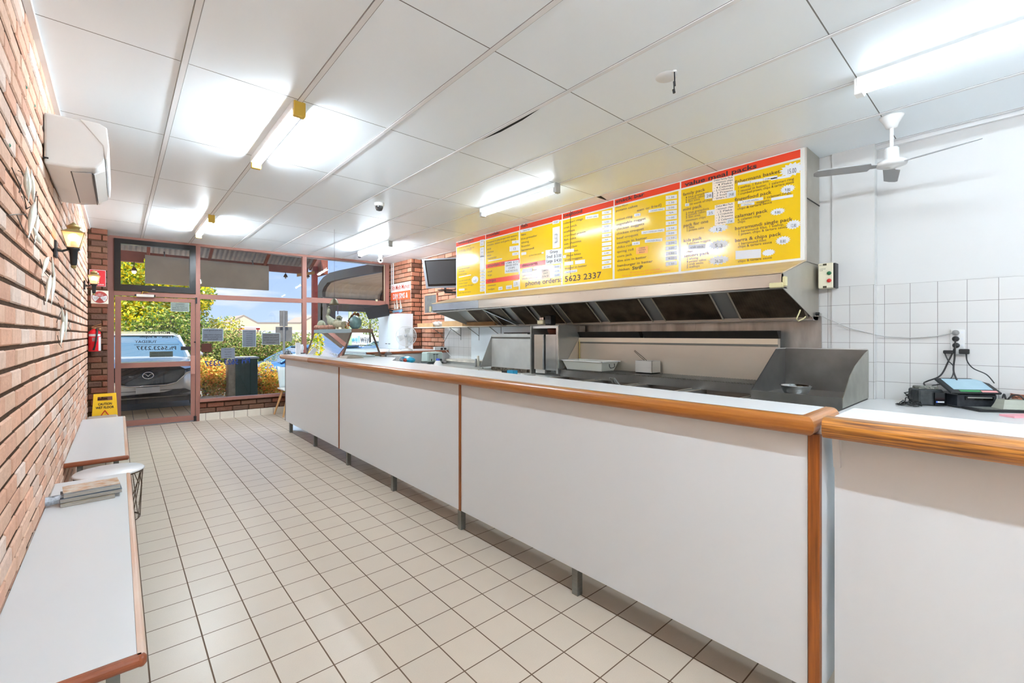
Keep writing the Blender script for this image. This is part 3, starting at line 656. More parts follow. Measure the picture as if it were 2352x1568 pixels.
GLOW = mat('warm_bulb', (1, .66, .34, 1), .5, emit=9); LGL = mat('frosted_lantern_glass', c3(250, 226, 196), .4, alpha=.4)
def lantern(y, z, label, s=1.0):
    x = -.225
    t = thing('wall_lantern', (-.316, y, z), label, 'wall lamp', 'coach lanterns on the brick wall')
    m = MB(); m.obox((-.31, y, z), (.008, 0, 0), (0, .045*s, 0), (0, 0, .055*s), ch=.004); m.build('wall_plate', BLACK, t)
    m = MB(); m.tube([(-.305, y, z), (-.28, y, z-.008), (-.25, y, z+.006), (x, y, z+.006)], [.016*s, .008*s, .007*s, .012*s], 0, 10); m.build('arm', BLACK, t)
    m = MB(); m.lathe([(0, .012), (.032*s, .012), (.034*s, 0), (.022*s, -.01), (.018*s, -.09), (.014*s, -.105), (0, -.11)], (x, y, z+.008), 0, 12); m.build('stem', BLACK, t)
    m = MB(); m.lathe([(.008*s, -.105), (.016*s, -.112), (.01*s, -.125), (0, -.13)], (x, y, z+.008), 0, 12); m.build('finial', mat('old_brass', c3(150, 132, 84), .4, .4), t)
    zb, zt = z+.02, z+.12*s; rb, rt = .030*s, .055*s; cs = [(1, 1), (-1, 1), (-1, -1), (1, -1)]
    g = MB(); f = MB()
    for k in range(4):
        a, b = cs[k], cs[(k+1) % 4]
        g.quad((x+a[0]*rb, y+a[1]*rb, zb), (x+b[0]*rb, y+b[1]*rb, zb), (x+b[0]*rt, y+b[1]*rt, zt), (x+a[0]*rt, y+a[1]*rt, zt))
        f.tube([(x+a[0]*rb, y+a[1]*rb, zb), (x+a[0]*rt, y+a[1]*rt, zt)], .0025, 0, 5)
        f.tube([(x+a[0]*rt, y+a[1]*rt, zt), (x+b[0]*rt, y+b[1]*rt, zt)], .0035, 0, 5); f.tube([(x+a[0]*rb, y+a[1]*rb, zb), (x+b[0]*rb, y+b[1]*rb, zb)], .003, 0, 5)
    g.build('glass', LGL, t); f.build('frame', mat('lantern_brass', c3(150, 130, 96), .4, .4), t)
    m = MB(); m.add([(x+a*rt, y+b*rt, zt) for a, b in cs]+[(x+a*.026*s, y+b*.026*s, zt+.022*s) for a, b in cs], [(0, 1, 5, 4), (1, 2, 6, 5), (2, 3, 7, 6), (3, 0, 4, 7), (4, 5, 6, 7)])
    m.lathe([(.026*s, 0), (.034*s, .016*s), (.04*s, .02*s), (.012*s, .042*s), (.004, .05*s), (0, .052*s)], (x, y, zt+.02*s), 0, 8); m.build('roof', mat('old_brass', c3(120, 106, 60)), t)
    m = MB(); m.ball((x, y, z+.088), .028*s, 0, 12); m.build('bulb', GLOW, t); m = MB(); m.cyl((x, y, z+.02), (x, y, z+.068), .014*s); m.build('socket', mat('socket_cream', c3(200, 170, 130), .5), t)
    ld = bpy.data.lights.new('lantern_light', 'POINT'); ld.energy = 1.6; ld.color = (1, .62, .3); ld.shadow_soft_size = .02
    lo = bpy.data.objects.new('lantern_light', ld); COL.objects.link(lo); lo.parent = t; lo.location = (x+.316, 0, .1)
lantern(4.218, 1.985, 'lit brass coach lantern nearest the viewpoint, below the air conditioner')
lantern(7.595, 2.03, 'lit coach lantern farther along the brick wall, next to the red safety sign')

# leaping-dolphin metal wall sculptures: three clusters, silvery fish bodies on bent wires
SILV = mat('pale_shell_metal', c3(238, 238, 226), .25, .2, noise=.3, nscale=30, ncol=c3(206, 220, 214)); DWIRE = mat('dark_wire', c3(84, 74, 64), .5, .5)
def fishes(name, bodies, wires, label, xo=-.285):
    c = PX(*bodies[0][0], -.3); t = thing('fish_wall_sculpture', (-.316, c[1], c[2]-.15), label, 'wall sculpture', 'metal fish sculptures on the brick wall')
    for (a, b, w) in bodies:
        A = Vector(PX(*a, xo)); B = Vector(PX(*b, xo)); d = B-A; n = Vector((1, 0, 0)); s = d.cross(n).normalized(); m = MB(); vs = []; K = 12
        for i in range(K+1):
            k = i/K; r = w*1.25*(math.sin(math.pi*min(1, k*1.02))**1.1)*(1-.35*k)+.0008; bow = .012*math.sin(math.pi*k)
            for j in range(8):
                an = 2*math.pi*j/8; vs.append(A+d*k+s*(r*math.cos(an)+bow)+n*(r*.45*math.sin(an)))
        m.add(vs, [(i*8+j, i*8+(j+1) % 8, (i+1)*8+(j+1) % 8, (i+1)*8+j) for i in range(K) for j in range(8)], 0, None, True)
        q = A+d*.45; m.add([q+s*w*.8, q+s*w*2.1+d*.06, q+s*w*.7+d*.16], [(0, 1, 2)])     # fin
        q = B; m.add([q-d*.06, q+s*w*1.1+d*.05, q+d*.0, q-s*w*1.1+d*.05], [(0, 1, 2), (0, 2, 3)])   # tail fluke
        m.build('fish', SILV, t)
    for wv in wires:
        m = MB(); m.tube([PX(u, v, -.309 if i in (0, len(wv)-1) else -.296) for i, (u, v) in enumerate(wv)], .002, 0, 6); m.build('wire', DWIRE, t)
fishes('a', [((62, 382), (66, 462), .024), ((72, 388), (78, 468), .018), ((82, 462), (66, 548), .026), ((88, 492), (80, 560), .018), ((74, 515), (95, 560), .014)],
       [((27, 385), (52, 440), (62, 480)), ((50, 450), (60, 480), (78, 470), (84, 440)), ((20, 494), (38, 492), (50, 520), (62, 546)), ((38, 492), (60, 492)), ((86, 450), (86, 492)), ((70, 535), (82, 562)), ((42, 392), (50, 395), (60, 412)), ((44, 442), (48, 425))],
       'largest and highest cluster of silvery metal fish on the brick wall')
fishes('b', [((113, 590), (96, 635), .02), ((117, 630), (106, 700), .024), ((126, 625), (118, 702), .02), ((120, 590), (125, 640), .012)],
       [((92, 595), (98, 620), (115, 640)), ((95, 640), (104, 665)), ((102, 700), (100, 680)), ((118, 590), (121, 640)), ((128, 680), (135, 690))],
       'middle cluster of silvery metal fish on the brick wall, under the near lantern')
fishes('c', [((142, 705), (150, 760), .022), ((146, 735), (140, 795), .024), ((153, 712), (151, 775), .018)],
       [((134, 695), (142, 712), (130, 740)), ((160, 740), (157, 748), (162, 757)), ((132, 770), (136, 790), (142, 798)), ((148, 700), (150, 735))],
       'lowest and farthest cluster of silvery metal fish on the brick wall')

# signs on the pier
y = 8.552
def card(name, x0, x1, z0, z1, mats, label, deco, yy=y, th=.003):
    t = thing(name, ((x0+x1)/2, yy, z0), label, 'sign'); MB().box(x0, x1, yy, yy+th, z0, z1).build('plate', mats, t); deco(t); return t
SRED = mat('safety_red', c3(196, 34, 44), .4); SREDD = mat('dark_red', c3(160, 56, 52), .4)
def d1(t):
    m = MB(); m.box(-.296, -.135, y-.001, y, 2.104, 2.325); m.build('red_field', SRED, t)
    m = MB(); m.box(-.255, -.20, y-.003, y-.001, 2.17, 2.27); m.lathe([(0, .002), (.027, .002), (.027, 0)], (-.2275, y-.001, 2.27), 0, 16, (0, -1, 0)); m.box(-.235, -.22, y-.003, y-.001, 2.29, 2.31)
    m.text('FIRE', (-.22, y-.003, 2.145), (1, 0, 0), UP, .024, None, 0, .02, 'c'); m.text('EXTINGUISHER', (-.205, y-.003, 2.118), (1, 0, 0), UP, .022, .115, 0, .02, 'c'); m.build('symbol', PAPER, t)
card('fire_extinguisher_sign', -.30, -.131, 2.10, 2.329, PAPER, 'red and white fire extinguisher sign on the brick pier, behind the far lantern', d1)
def d2(t):
    c = (-.1935, y-.001, 1.948); m = MB()
    def ell(rx, rz, yo, mi, a0=0, a1=2*math.pi, n=30):
        m.add([(c[0], c[1]-yo, c[2])]+[(c[0]+rx*math.cos(a0+(a1-a0)*k/n), c[1]-yo, c[2]+rz*math.sin(a0+(a1-a0)*k/n)) for k in range(n+1)], [(0, i+1, i+2) for i in range(n)], mi)
    ell(.083, .083, .0005, 0); ell(.077, .076, .001, 1); ell(.077, .076, .0015, 0, .35, math.pi-.35); ell(.077, .076, .0015, 0, math.pi+.95, 2*math.pi-.95)
    m.build('oval', [SREDD, PAPER], t); m = MB()
    for z, s, w, mi in ((1.992, 'DRY', .03, 1), (1.976, 'CHEMICAL', .08, 1), (1.960, 'POWDER', .07, 1), (1.944, 'SUITABLE FOR USE ON', .13, 0), (1.930, 'FLAMMABLE LIQUIDS', .12, 0), (1.916, 'ELECTRICALLY ENERGISED', .13, 0), (1.902, 'EQUIPMENT', .07, 0)):
        m.text(s, (c[0], y-.004, z), (1, 0, 0), UP, .013, w, mi, .01, 'c')
    m.build('lettering', [INK, PAPER], t)
card('extinguisher_type_sign', -.284, -.103, 1.858, 2.041, mat('cream_card', c3(226, 220, 205), .5), 'square cream sign with a red oval below the red safety sign', d2)
# extinguisher
cx_, cy_ = -.245, 8.47
t = thing('fire_extinguisher', (cx_, cy_, 1.18), 'red fire extinguisher hanging on the brick pier left of the door', 'fire extinguisher')
MB().lathe([(0, 0), (.06, 0), (.066, .01), (.066, .25), (.06, .275), (.03, .30), (.02, .31), (0, .31)], (cx_, cy_, 1.19), 0, 28).build('cylinder', mat('ext_red', c3(206, 22, 34), .2), t)
m = MB()
def band(m, a0, a1, z0, z1, r, mi=0, n=8):
    for k in range(n):
        a, b = a0+(a1-a0)*k/n, a0+(a1-a0)*(k+1)/n; m.quad((cx_+r*math.cos(a), cy_+r*math.sin(a), z0), (cx_+r*math.cos(b), cy_+r*math.sin(b), z0), (cx_+r*math.cos(b), cy_+r*math.sin(b), z1), (cx_+r*math.cos(a), cy_+r*math.sin(a), z1), mi)
band(m, -2.6, -.4, 1.40, 1.43, .0665); band(m, -.9, -.2, 1.2, 1.39, .0668); band(m, -1.9, -1.1, 1.33, 1.38, .0667, 1); m.build('label', [PAPER, mat('grey_lbl', c3(160, 120, 120), .5)], t)
m = MB(); m.tube([(cx_+.02, cy_-.03, 1.5), (cx_+.03, cy_-.075, 1.47), (cx_+.02, cy_-.085, 1.36), (cx_+.005, cy_-.08, 1.26), (cx_-.01, cy_-.075, 1.21)], [.009, .01, .01, .009, .013], 0, 8); m.build('hose', BLACK, t)
m = MB(); m.cyl((cx_, cy_, 1.49), (cx_, cy_, 1.53), .018); m.obox((cx_+.02, cy_-.03, 1.53), (.05, -.02, .01), (0, .01, 0), (0, 0, .005)); m.obox((cx_+.02, cy_-.03, 1.55), (.05, -.02, .02), (0, .01, 0), (0, 0, .004)); m.lathe([(0, .0), (.014, 0), (.014, .01), (0, .01)], (cx_+.055, cy_-.03, 1.50), 0, 14, (0, -1, 0)); m.build('valve', mat('brass2', c3(190, 150, 110), .35, .8), t)
m = MB(); m.tube([(cx_, cy_, 1.55), (cx_-.05, cy_, 1.6), (cx_-.07, cy_+.04, 1.61)], .002, 0, 5); m.tube([(cx_, cy_, 1.55), (cx_+.05, cy_, 1.58)], .002, 0, 5); m.build('hanging_wire', DWIRE, t)

# ============================================================ MENU BOARD
def S(x, y, k):
    if k == 'A': return (1040+x/7.468, 480+y/7.468)
    if k == 'B': return (1280+x/6.533, 420+y/6.533)
    if k == 'H': return (1045+x/10.45, 530+y/10.45)
    return (1550+x/5.226, 340+y/5.226)
MX = 4.10
def mp_(x, y, k): p = PX(*S(x, y, k), MX); return p[1], p[2]
def mtext(M, k, s, x1, y1, x2, y2, size, mi=0, bold=0.0, xo=.0012):
    a = mp_(x1, y1, k); b = mp_(x2, y2, k)
    M.text(s, (MX-xo, a[0], (a[1]+b[1])/2), (0, -1, 0), UP, size, a[0]-b[0], mi, bold)
def sticker(t, k, x1, y1, x2, y2, s='', mi=0, hgt=None, name='price_sticker', tilt=0, txt=.6, star=False, lines=None, lift=0):
    """x1,y1 / x2,y2: left and right end of the sticker's mid line (zoom px)"""
    a = mp_(x1, y1, k); b = mp_(x2, y2, k); h_ = hgt; m = MB(); R = Vector((0, b[0]-a[0], (b[1]-a[1]))); c = Vector((MX, (a[0]+b[0])/2, (a[1]+b[1])/2)); U = Vector((0, 0, h_))
    if lift: c = c-Vector((lift, 0, 0))
    if star:
        pts = []; n = 15; w = R.length/2
        for i in range(2*n):
            an = math.pi*i/n; r = 1.0 if i % 2 == 0 else .74; pts.append(c+Vector((-.0016, -math.cos(an)*w*r, math.sin(an)*h_/2*r)))
        m.add([c+Vector((-.0016, 0, 0))]+pts, [(0, 1+i, 1+(i+1) % (2*n)) for i in range(2*n)], mi)
    else: m.obox(c-Vector((.0012, 0, 0)), R/2, U/2, (.0008, 0, 0), mi)
    if s: m.text(s, c+Vector((-.0026, 0, -h_*.27)), R, UP, h_*(.5 if star else .66), min(R.length*(.36 if star else txt), h_*.42*len(s)), 3, .004, 'c')
    for i, q in enumerate(lines or []): m.text(q, c+Vector((-.0026, 0, h_*(.5-(i+.85)/(len(lines)+.3)))), R, UP, h_/(len(lines)+.6), R.length*min(.86, .1+.075*len(q)), 3, .012, 'c')
    m.build(name, [PAPER, mat('warm_paper', c3(238, 222, 205), .5), mat('orange_paper', c3(240, 168, 90), .5), mat('hand_ink', c3(60, 60, 66), .5)], t)
MM = [YEL, RED, MWHITE, DARKTXT, BROWNINK, REDINK, INK]
edges = [6.03, 5.265, 4.512, 3.735, 2.968, 2.193, 1.139]
names = ['hamburgers', 'souvlaki and chips', 'fish and desserts', 'seafood', 'snack bar', 'value meal packs']
secs = []
for i, nm in enumerate(names):
    a, b = edges[i], edges[i+1]
    t = thing('menu_board', (MX, (a+b)/2, 2.01), 'yellow menu panel with red heading listing %s, above the range hood' % nm, 'menu board', 'yellow menu panels in a row')
    secs.append(t); m = MB(); m.box(MX+.0005, MX+.012, b, a, 2.008, 2.911, 0); m.build('backing', MWHITE, t)
    l = .014 if i else .02; r = .014 if i < 5 else .03; r2 = .01
    MB().box(MX, MX+.002, b+r, a-l, 2.034, 2.822).build('yellow_field', YEL, t); MB().box(MX, MX+.002, b+(r if i == 5 else 0), a-(l if i else 0), 2.838, 2.903).build('red_heading', RED, t)
def sub(t, k, x1, y1, x2, y2, b, a):
    z1 = mp_(x1, y1, k)[1]; z0 = mp_(x2, y2, k)[1]; MB().box(MX-.0006, MX+.001, b, a, z0, z1).build('red_band', RED, t)
sub(secs[1], 'A', 585, 950, 585, 1020, 4.512, 5.25); sub(secs[1], 'A', 590, 1205, 590, 1280, 4.512, 5.25); sub(secs[2], 'A', 1170, 945, 1170, 1020, 3.75, 4.5)
heads = [(0, 'H', 'hamburgers', 80, 325, 445, 235), (1, 'A', 'souvlaki', 583, 482, 800, 420), (2, 'A', 'fish', 1172, 325, 1285, 290), (3, 'B', 'seafood', 97, 508, 375, 450), (4, 'B', 'snack bar', 878, 300, 1310, 200), (5, 'C', 'value meal packs', 122, 452, 985, 247)]
bodies = {
 0: ('H', .024, [('choice of hamburger', 90, 425, 385, 365), ('hamburger with the lot', 90, 485, 465, 410), ('lettuce, tomato and sauce', 90, 515, 400, 460), ('egg and bacon', 90, 565, 230, 540), ('beef burger', 95, 770, 310, 730), ('with cheese', 95, 850, 300, 815), ('the special burger', 95, 935, 360, 880), ('fish burger', 95, 990, 240, 965), ('cheese burger', 95, 1060, 290, 1035), ('try the beef roll', 95, 1225, 365, 1170), ('chicken burger', 95, 1285, 305, 1250), ('vegetarian burger', 95, 1350, 455, 1300), ('bbq', 235, 1415, 290, 1400), ('with chips and sauce', 95, 1500, 380, 1470)]),
 1: ('A', .034, [('wrapped in pita-bread with lettuce', 588, 588, 1105, 460), ('tomato, onion and garlic sauce', 590, 635, 1085, 520), ('lamb', 588, 705, 658, 688), ('chicken', 588, 760, 702, 732), ('flake', 590, 815, 660, 798), ('vegetarian', 592, 865, 750, 832), ('small', 597, 1090, 672, 1075), ('large', 598, 1150, 670, 1137), ('minimum', 598, 1330, 740, 1305), ('wedges', 602, 1395, 718, 1372)]),
 2: ('A', .036, [('flake', 1172, 462, 1255, 440), ('blue grenadier', 1172, 528, 1448, 465), ('whiting', 1175, 595, 1305, 568), ('flounder', 1178, 658, 1330, 628), ('barramundi', 1178, 725, 1395, 680), ('fritter', 1370, 1060, 1450, 1045), ('pineapple fritter', 1195, 1158, 1492, 1110), ('fried mars bar', 1195, 1215, 1468, 1175)]),
 3: ('B', .034, [('calamari rings', 92, 615, 387, 560), ('crab stick', 95, 685, 298, 650), ('scallops', 98, 748, 262, 720), ('crumbed prawn', 100, 808, 425, 748), ('fish cake', 102, 868, 282, 838), ('sea shanties', 103, 932, 360, 885), ('crab claw', 105, 990, 300, 955), ('kes', 250, 1032, 312, 1020), ('flake bites', 148, 1105, 353, 1072), ('crab nuggets', 110, 1170, 377, 1130), ('mussel in batter', 112, 1298, 447, 1248)]),
 4: ('B', .036, [('potato cakes', 878, 428, 1205, 362), ('eam or fried]', 1195, 425, 1560, 352), ('onion ring', 880, 568, 1130, 518), ('vegetable nugget', 885, 640, 1330, 550), ('chicken nuggets', 887, 708, 1305, 632), ('chicken croquet', 888, 778, 1300, 705), ('beef croquet', 890, 845, 1215, 792), ('sausage in batter', 892, 915, 1350, 842), ('chiko roll', 893, 983, 1115, 950), ('spring roll', 895, 1050, 1145, 1012), ('corn jack', 898, 1118, 1125, 1088), ('dim sim in batter', 898, 1185, 1340, 1128), ('hamburger in batter', 900, 1258, 1432, 1192), ('chicken', 903, 1325, 1085, 1302)]),
 5: ('C', .042, [('family pack', 98, 570, 365, 518), ('mini pack', 98, 755, 325, 712), ('pack for one', 103, 948, 403, 895), ('kids pack', 105, 1132, 325, 1092), ('seniors pack', 110, 1315, 415, 1272), ('fishermans basket', 720, 420, 1262, 305), ('fingerfood pack', 720, 640, 1162, 548), ('calamari pack', 720, 840, 1115, 768), ('barramundi single pack', 720, 985, 1415, 868), ('barra & chips pack', 720, 1130, 1278, 1045)]),
}
small5 = [('4 blue grenadiers', 130, 600, 405, 550), ('6 potato cakes', 130, 628, 360, 588), ('6 dim sims', 130, 656, 300, 626), ('00 worth of chips', 180, 683, 450, 634), ('2 blue grenadiers', 132, 787, 410, 742), ('3 potato cakes', 132, 815, 370, 775), ('3 dim sims', 132, 845, 305, 816), ('minimum chips', 132, 880, 370, 842), ('1 flake', 138, 972, 235, 956), ('1 potato cake', 138, 1000, 350, 968), ('3 chicken nuggets', 140, 1160, 430, 1118), ('chips', 138, 1258, 218, 1246), ('2 whiting', 142, 1345, 280, 1326), ('4 potato cakes', 142, 1378, 375, 1348), ('2 crab sticks', 142, 1408, 342, 1386), ('2 scallops', 142, 1440, 297, 1424),
 ('1 scallop, 1 flake bite,', 755, 485, 1135, 412), ('1 mussel in batter, 1 calamari ring', 755, 525, 1430, 390), ('1 crumbed prawn, chips & tartare sauce', 755, 562, 1430, 425), ('2 calamari rings,', 1065, 608, 1400, 548), ('2', 752, 705, 775, 700), ('nuggets,', 980, 665, 1145, 637), ('chips & tartare sauce', 752, 740, 1165, 665), ('6 calamri rings', 755, 872, 1035, 825), ('chips', 755, 903, 845, 888), ('1 barramundi fillet, 1 scallop,', 760, 1015, 1310, 928), ('1 prawn, chips & tartare sauce', 760, 1050, 1350, 955), ('1 barramundi fillet', 762, 1165, 1098, 1115), ('chips & tartare sauce', 757, 1200, 1165, 1140), ('chips & tartare sauce', 757, 1372, 1165, 1325)]
for i, t in enumerate(secs):
    m = MB(); h = heads[i]; mtext(m, h[1], h[2], *h[3:], .058, 6, .018, xo=.0025); k, sz, rows = bodies[i]
    for r in rows: mtext(m, k, *r, sz, 4 if i == 0 else 3, .008)
    if i == 1: mtext(m, 'A', 'souvlaki meal', 595, 1000, 960, 930, .06, 6, .01); mtext(m, 'A', 'chips', 595, 1262, 740, 1225, .06, 6, .01)
    if i == 2:
        mtext(m, 'A', 'desserts', 1185, 998, 1458, 945, .06, 6, .01); mtext(m, 'A', 'phone orders:', 1245, 1322, 1862, 1240, .088, 3, .01); mtext(m, 'A', 'grilled fish extra', 1310, 808, 1530, 765, .022, 4)
    if i == 3: mtext(m, 'B', '5623 2337', 110, 1482, 662, 1422, .098, 3, .01)
    if i == 4:
        mtext(m, 'B', 'StriP', 1125, 1305, 1285, 1282, .05, 6, .02); mtext(m, 'B', 'All prices are GST included', 1090, 1352, 1535, 1305, .024, 5); mtext(m, 'B', 'Prices are subject to change without notice', 975, 1402, 1700, 1325, .024, 5); mtext(m, 'B', 'How Much', 880, 385, 1060, 335, .03, 4)
    if i == 5:
        for r in small5: mtext(m, 'C', *r, .030, 3, .004)
    m.build('lettering', MM, t)
t = secs[5]
for a in ((360, 578, 460, 562, '28', .055), (125, 683, 172, 678, '$5', .026), (383, 783, 480, 768, '25', .05), (625, 885, 712, 870, '27.80', .04), (630, 565, 735, 545, '29.80', .055)): sticker(t, 'C', *a[:5], hgt=a[5], lift=.004 if a[0] > 600 else 0)
for a in ((398, 965, 655, 965, '12', .075), (398, 1160, 660, 1155, '5.3', .085), (400, 1350, 662, 1340, '26.20', .085), (1140, 770, 1330, 755, '8.80', .06), (1262, 500, 1450, 480, '9.80', .07), (1252, 290, 1560, 225, '15.00', .115), (1330, 925, 1520, 910, '12.80', .08), (1205, 1115, 1395, 1100, '8.80', .075), (1040, 1262, 1212, 1245, '', .06)): sticker(t, 'C', *a[:5], hgt=a[5], star=True, txt=.5)
sticker(t, 'C', 452, 505, 716, 460, hgt=.195, mi=1, name='paper_note', lines=['Delux Family Pack', '- minimum chips', '- 4 Flake', '- 4 Calamari', '- 2 Crabsticks', '- 2 Prawns', '- 2 Scallops', '- tartare Sauce'])
sticker(t, 'C', 480, 810, 716, 770, hgt=.185, mi=1, name='paper_note', lines=['Delux Mini Pack', '- minimum chips', '- 2 Flake', '- 2 Crabsticks', '- 2 Prawns', '- 2 Calamari', '- tartare Sauce'])
for a in ((757, 432, 1060, 378, '2', .022), (1065, 375, 1230, 345, 'crab stick', .024), (1155, 375, 1385, 335, '', .018), (757, 655, 1060, 605, '3 crab sticks', .024), (795, 685, 955, 662, 'chicken', .022), (1158, 615, 1420, 570, '', .022), (730, 1285, 1035, 1262, '', .075), (165, 1188, 368, 1175, 'crab stick', .042)): sticker(t, 'C', *a[:5], hgt=a[5], name='paper_strip', txt=.8)
for y_, s in zip((215, 295, 370, 445, 520, 600, 680, 753, 825, 900, 978, 1055, 1130, 1210), ('1.30', '1.30', '2.00', 'N/A', '1-00', '2.50', '2.50', '3.00', '1.50', '3.00', '3.00', '1.50', '4-00', '1.50')):
    sticker(secs[4], 'B', 1630, y_+8, 1795, y_-12, s, hgt=.038, txt=.7)
for a in ((1372, 425, 1615, 388, 'CHICKEN WING', .028), (1158, 485, 1250, 472, '0.90', .028), (1265, 748, 1610, 705, 'SALT + VINEGAR STRIPS', .032), (1316, 875, 1578, 850, 'CHICKEN BALL', .032), (1125, 912, 1240, 898, '3.00', .034)): sticker(secs[4], 'B', *a[:5], hgt=a[5], name='paper_strip', txt=.85)
sticker(secs[4], 'B', 1185, 1020, 1360, 998, hgt=.07, mi=2, name='orange_note', lines=['CHEESE', 'CHICKEN', 'BALLS'])
for y_, s in zip((445, 510, 588, 652, 722, 788, 852, 920, 985, 1055, 1125, 1192, 1262), ('1.50', '1.10', '2.50', '2.30', '2.50', '1.50', 'N/A', '', '1.50', '0.40', '', '1.50', '$3.00')):
    sticker(secs[3], 'B', 672, y_+6, 812, y_-14, s, hgt=.036, txt=.7)
for a in ((425, 520, 618, 490, 'potato cake', .04), (112, 1025, 252, 1008, '', .038), (90, 1108, 132, 1102, '1', .034), (110, 1215, 240, 1198, '', .044), (268, 1195, 415, 1175, '', .044), (115, 1340, 300, 1315, 'Sea Pak Snack', .03)): sticker(secs[3], 'B', *a[:5], hgt=a[5], name='paper_strip', txt=.8)
t = secs[2]
for a in ((1165, 380, 1360, 338, 'Calamari Roll', .04), (1178, 770, 1262, 755, '', .036), (1525, 752, 1560, 746, '', .02), (1712, 235, 1825, 210, '7.50', .042), (1192, 1065, 1368, 1040, '', .05)): sticker(t, 'A', *a[:5], hgt=a[5], name='paper_strip', txt=.6)
sticker(t, 'A', 1715, 500, 1835, 475, '5.50', hgt=.26, txt=.4, name='long_price_strip'); sticker(t, 'A', 1592, 830, 1885, 800, hgt=.185, name='gravy_note', lines=['Gravy', 'Small  $ 3.00', 'Large  $ 4.50'])
for y_, s in ((985, '2.00'), (1058, '3.00'), (1130, '3.00')): sticker(t, 'A', 1735, y_+6, 1848, y_-8, s, hgt=.038)
sticker(t, 'A', 1522, 1115, 1668, 1095, hgt=.115, mi=1, name='paper_note', lines=['JAM 51c', 'DONUTS', '6 for $5'])
t = secs[1]
for a in ((1018, 570, 1138, 555, '10', .04), (975, 685, 1140, 665, '13', .07), (1022, 775, 1125, 760, '7.50', .038), (608, 892, 845, 850, '', .016), (785, 1365, 852, 1355, '4.50', .045), (915, 1345, 1015, 1330, 'Large', .05)): sticker(t, 'A', *a[:5], hgt=a[5], name='paper_strip')
sticker(t, 'A', 893, 1005, 1132, 975, hgt=.165, name='meal_note', lines=['LAMB  $ 13', 'SERVED WITH', 'CHIPS', 'SALAD AND SAUCE']); sticker(t, 'A', 1040, 1285, 1130, 1270, '5.70', hgt=.085, name='paper_strip')
t = secs[0]
for y_, hh in ((255, .05), (325, .05), (440, .05), (520, .05), (590, .05)): sticker(t, 'H', 602, y_+6, 700, y_-14, '11', hgt=hh)
sticker(t, 'H', 602, 775, 708, 755, '', hgt=.2, name='long_price_strip')
for y_ in (965, 1042, 1120, 1190, 1270, 1350, 1425): sticker(t, 'H', 605, y_+4, 712, y_-8, '9.50', hgt=.04)
sticker(t, 'H', 390, 1185, 575, 1165, 'try our 4.50', hgt=.125, star=True, txt=.6); sticker(t, 'H', 95, 1115, 385, 1055, '', hgt=.014, name='paper_strip'); sticker(t, 'H', 95, 1415, 230, 1405, '', hgt=.03, name='paper_strip')
# black gap between two sheets
m = MB(); m.box(MX-.002, MX, 3.590, 3.596, 2.15, 2.93); m.build('sheet_gap', BLACKM, secs[3])
# duct box behind the menu boards
t = thing('exhaust_duct_casing', (4.3, 3.6, 2.0), 'stainless steel casing behind the menu boards, grey end visible on the right', 'duct casing')
m = MB(); m.box(4.113, 4.438, 1.13, 6.03, 2.0, 2.911); m.build('casing', mat('casing_beige', c3(206, 200, 188), .45, noise=.3, nscale=2, ncol=c3(186, 176, 158)), t)
m = MB(); m.box(4.113, 4.438, 1.126, 1.13, 2.005, 2.911); m.box(4.113, 4.438, 1.122, 1.127, 2.50, 2.508, 1); m.build('end_sheet', [mat('steel_end_sheet', c3(190, 186, 176), .35, .8, noise=.5, nscale=3, ncol=c3(150, 140, 122)), BLACKM], t)

# ============================================================ RANGE HOOD
t = thing('range_hood', (3.95, 3.5, 1.54), 'long stainless steel range hood with mesh filters below the menu boards', 'range hood')
LX = 3.57; ya, yb = 1.13, 5.92; yd = 4.73
m = MB(); m.quad((LX+.01, ya, 1.862), (LX+.01, yb, 1.885), (4.10, 6.1, 2.005), (4.10, ya, 2.005)); m.build('top_slope', mat('wood_tone_sheet', c3(208, 184, 146), .4, .3, noise=.35, nscale=2, stretch=(8, .6, 8), ncol=c3(186, 158, 118)), t, solid=.01)
def zt_(y): return 1.857+.025*(y-ya)/(yb-ya)
MB().add([(LX, ya, 1.757), (LX, yd, 1.772), (LX, yd, zt_(yd)), (LX, ya, zt_(ya)), (LX+.02, ya, 1.757), (LX+.02, yd, 1.772), (LX+.02, yd, zt_(yd)), (LX+.02, ya, zt_(ya))], [(0, 1, 2, 3), (4, 5, 6, 7), (0, 1, 5, 4), (3, 2, 6, 7), (0, 3, 7, 4), (1, 2, 6, 5)]).build('lip', STEELW, t)
MB().add([(LX, yd+.006, 1.772), (LX, yb, 1.785), (LX, yb, zt_(yb)), (LX, yd+.006, zt_(yd)), (LX+.02, yd, 1.772), (LX+.02, yb, 1.785), (LX+.02, yb, zt_(yb)), (LX+.02, yd, zt_(yd))], [(0, 1, 2, 3), (4, 5, 6, 7), (0, 1, 5, 4), (3, 2, 6, 7), (0, 3, 7, 4), (1, 2, 6, 5)]).build('lip', mat('steel_bright', c3(214, 222, 224), .25, 1.0, noise=.2), t)
MB().box(LX, LX+.09, ya, yb, 1.755, 1.765).build('gutter', STEELD, t)
MB().box(4.29, 4.43, ya, yb, 1.54, 1.572).build('bottom_gutter', STEELD, t)
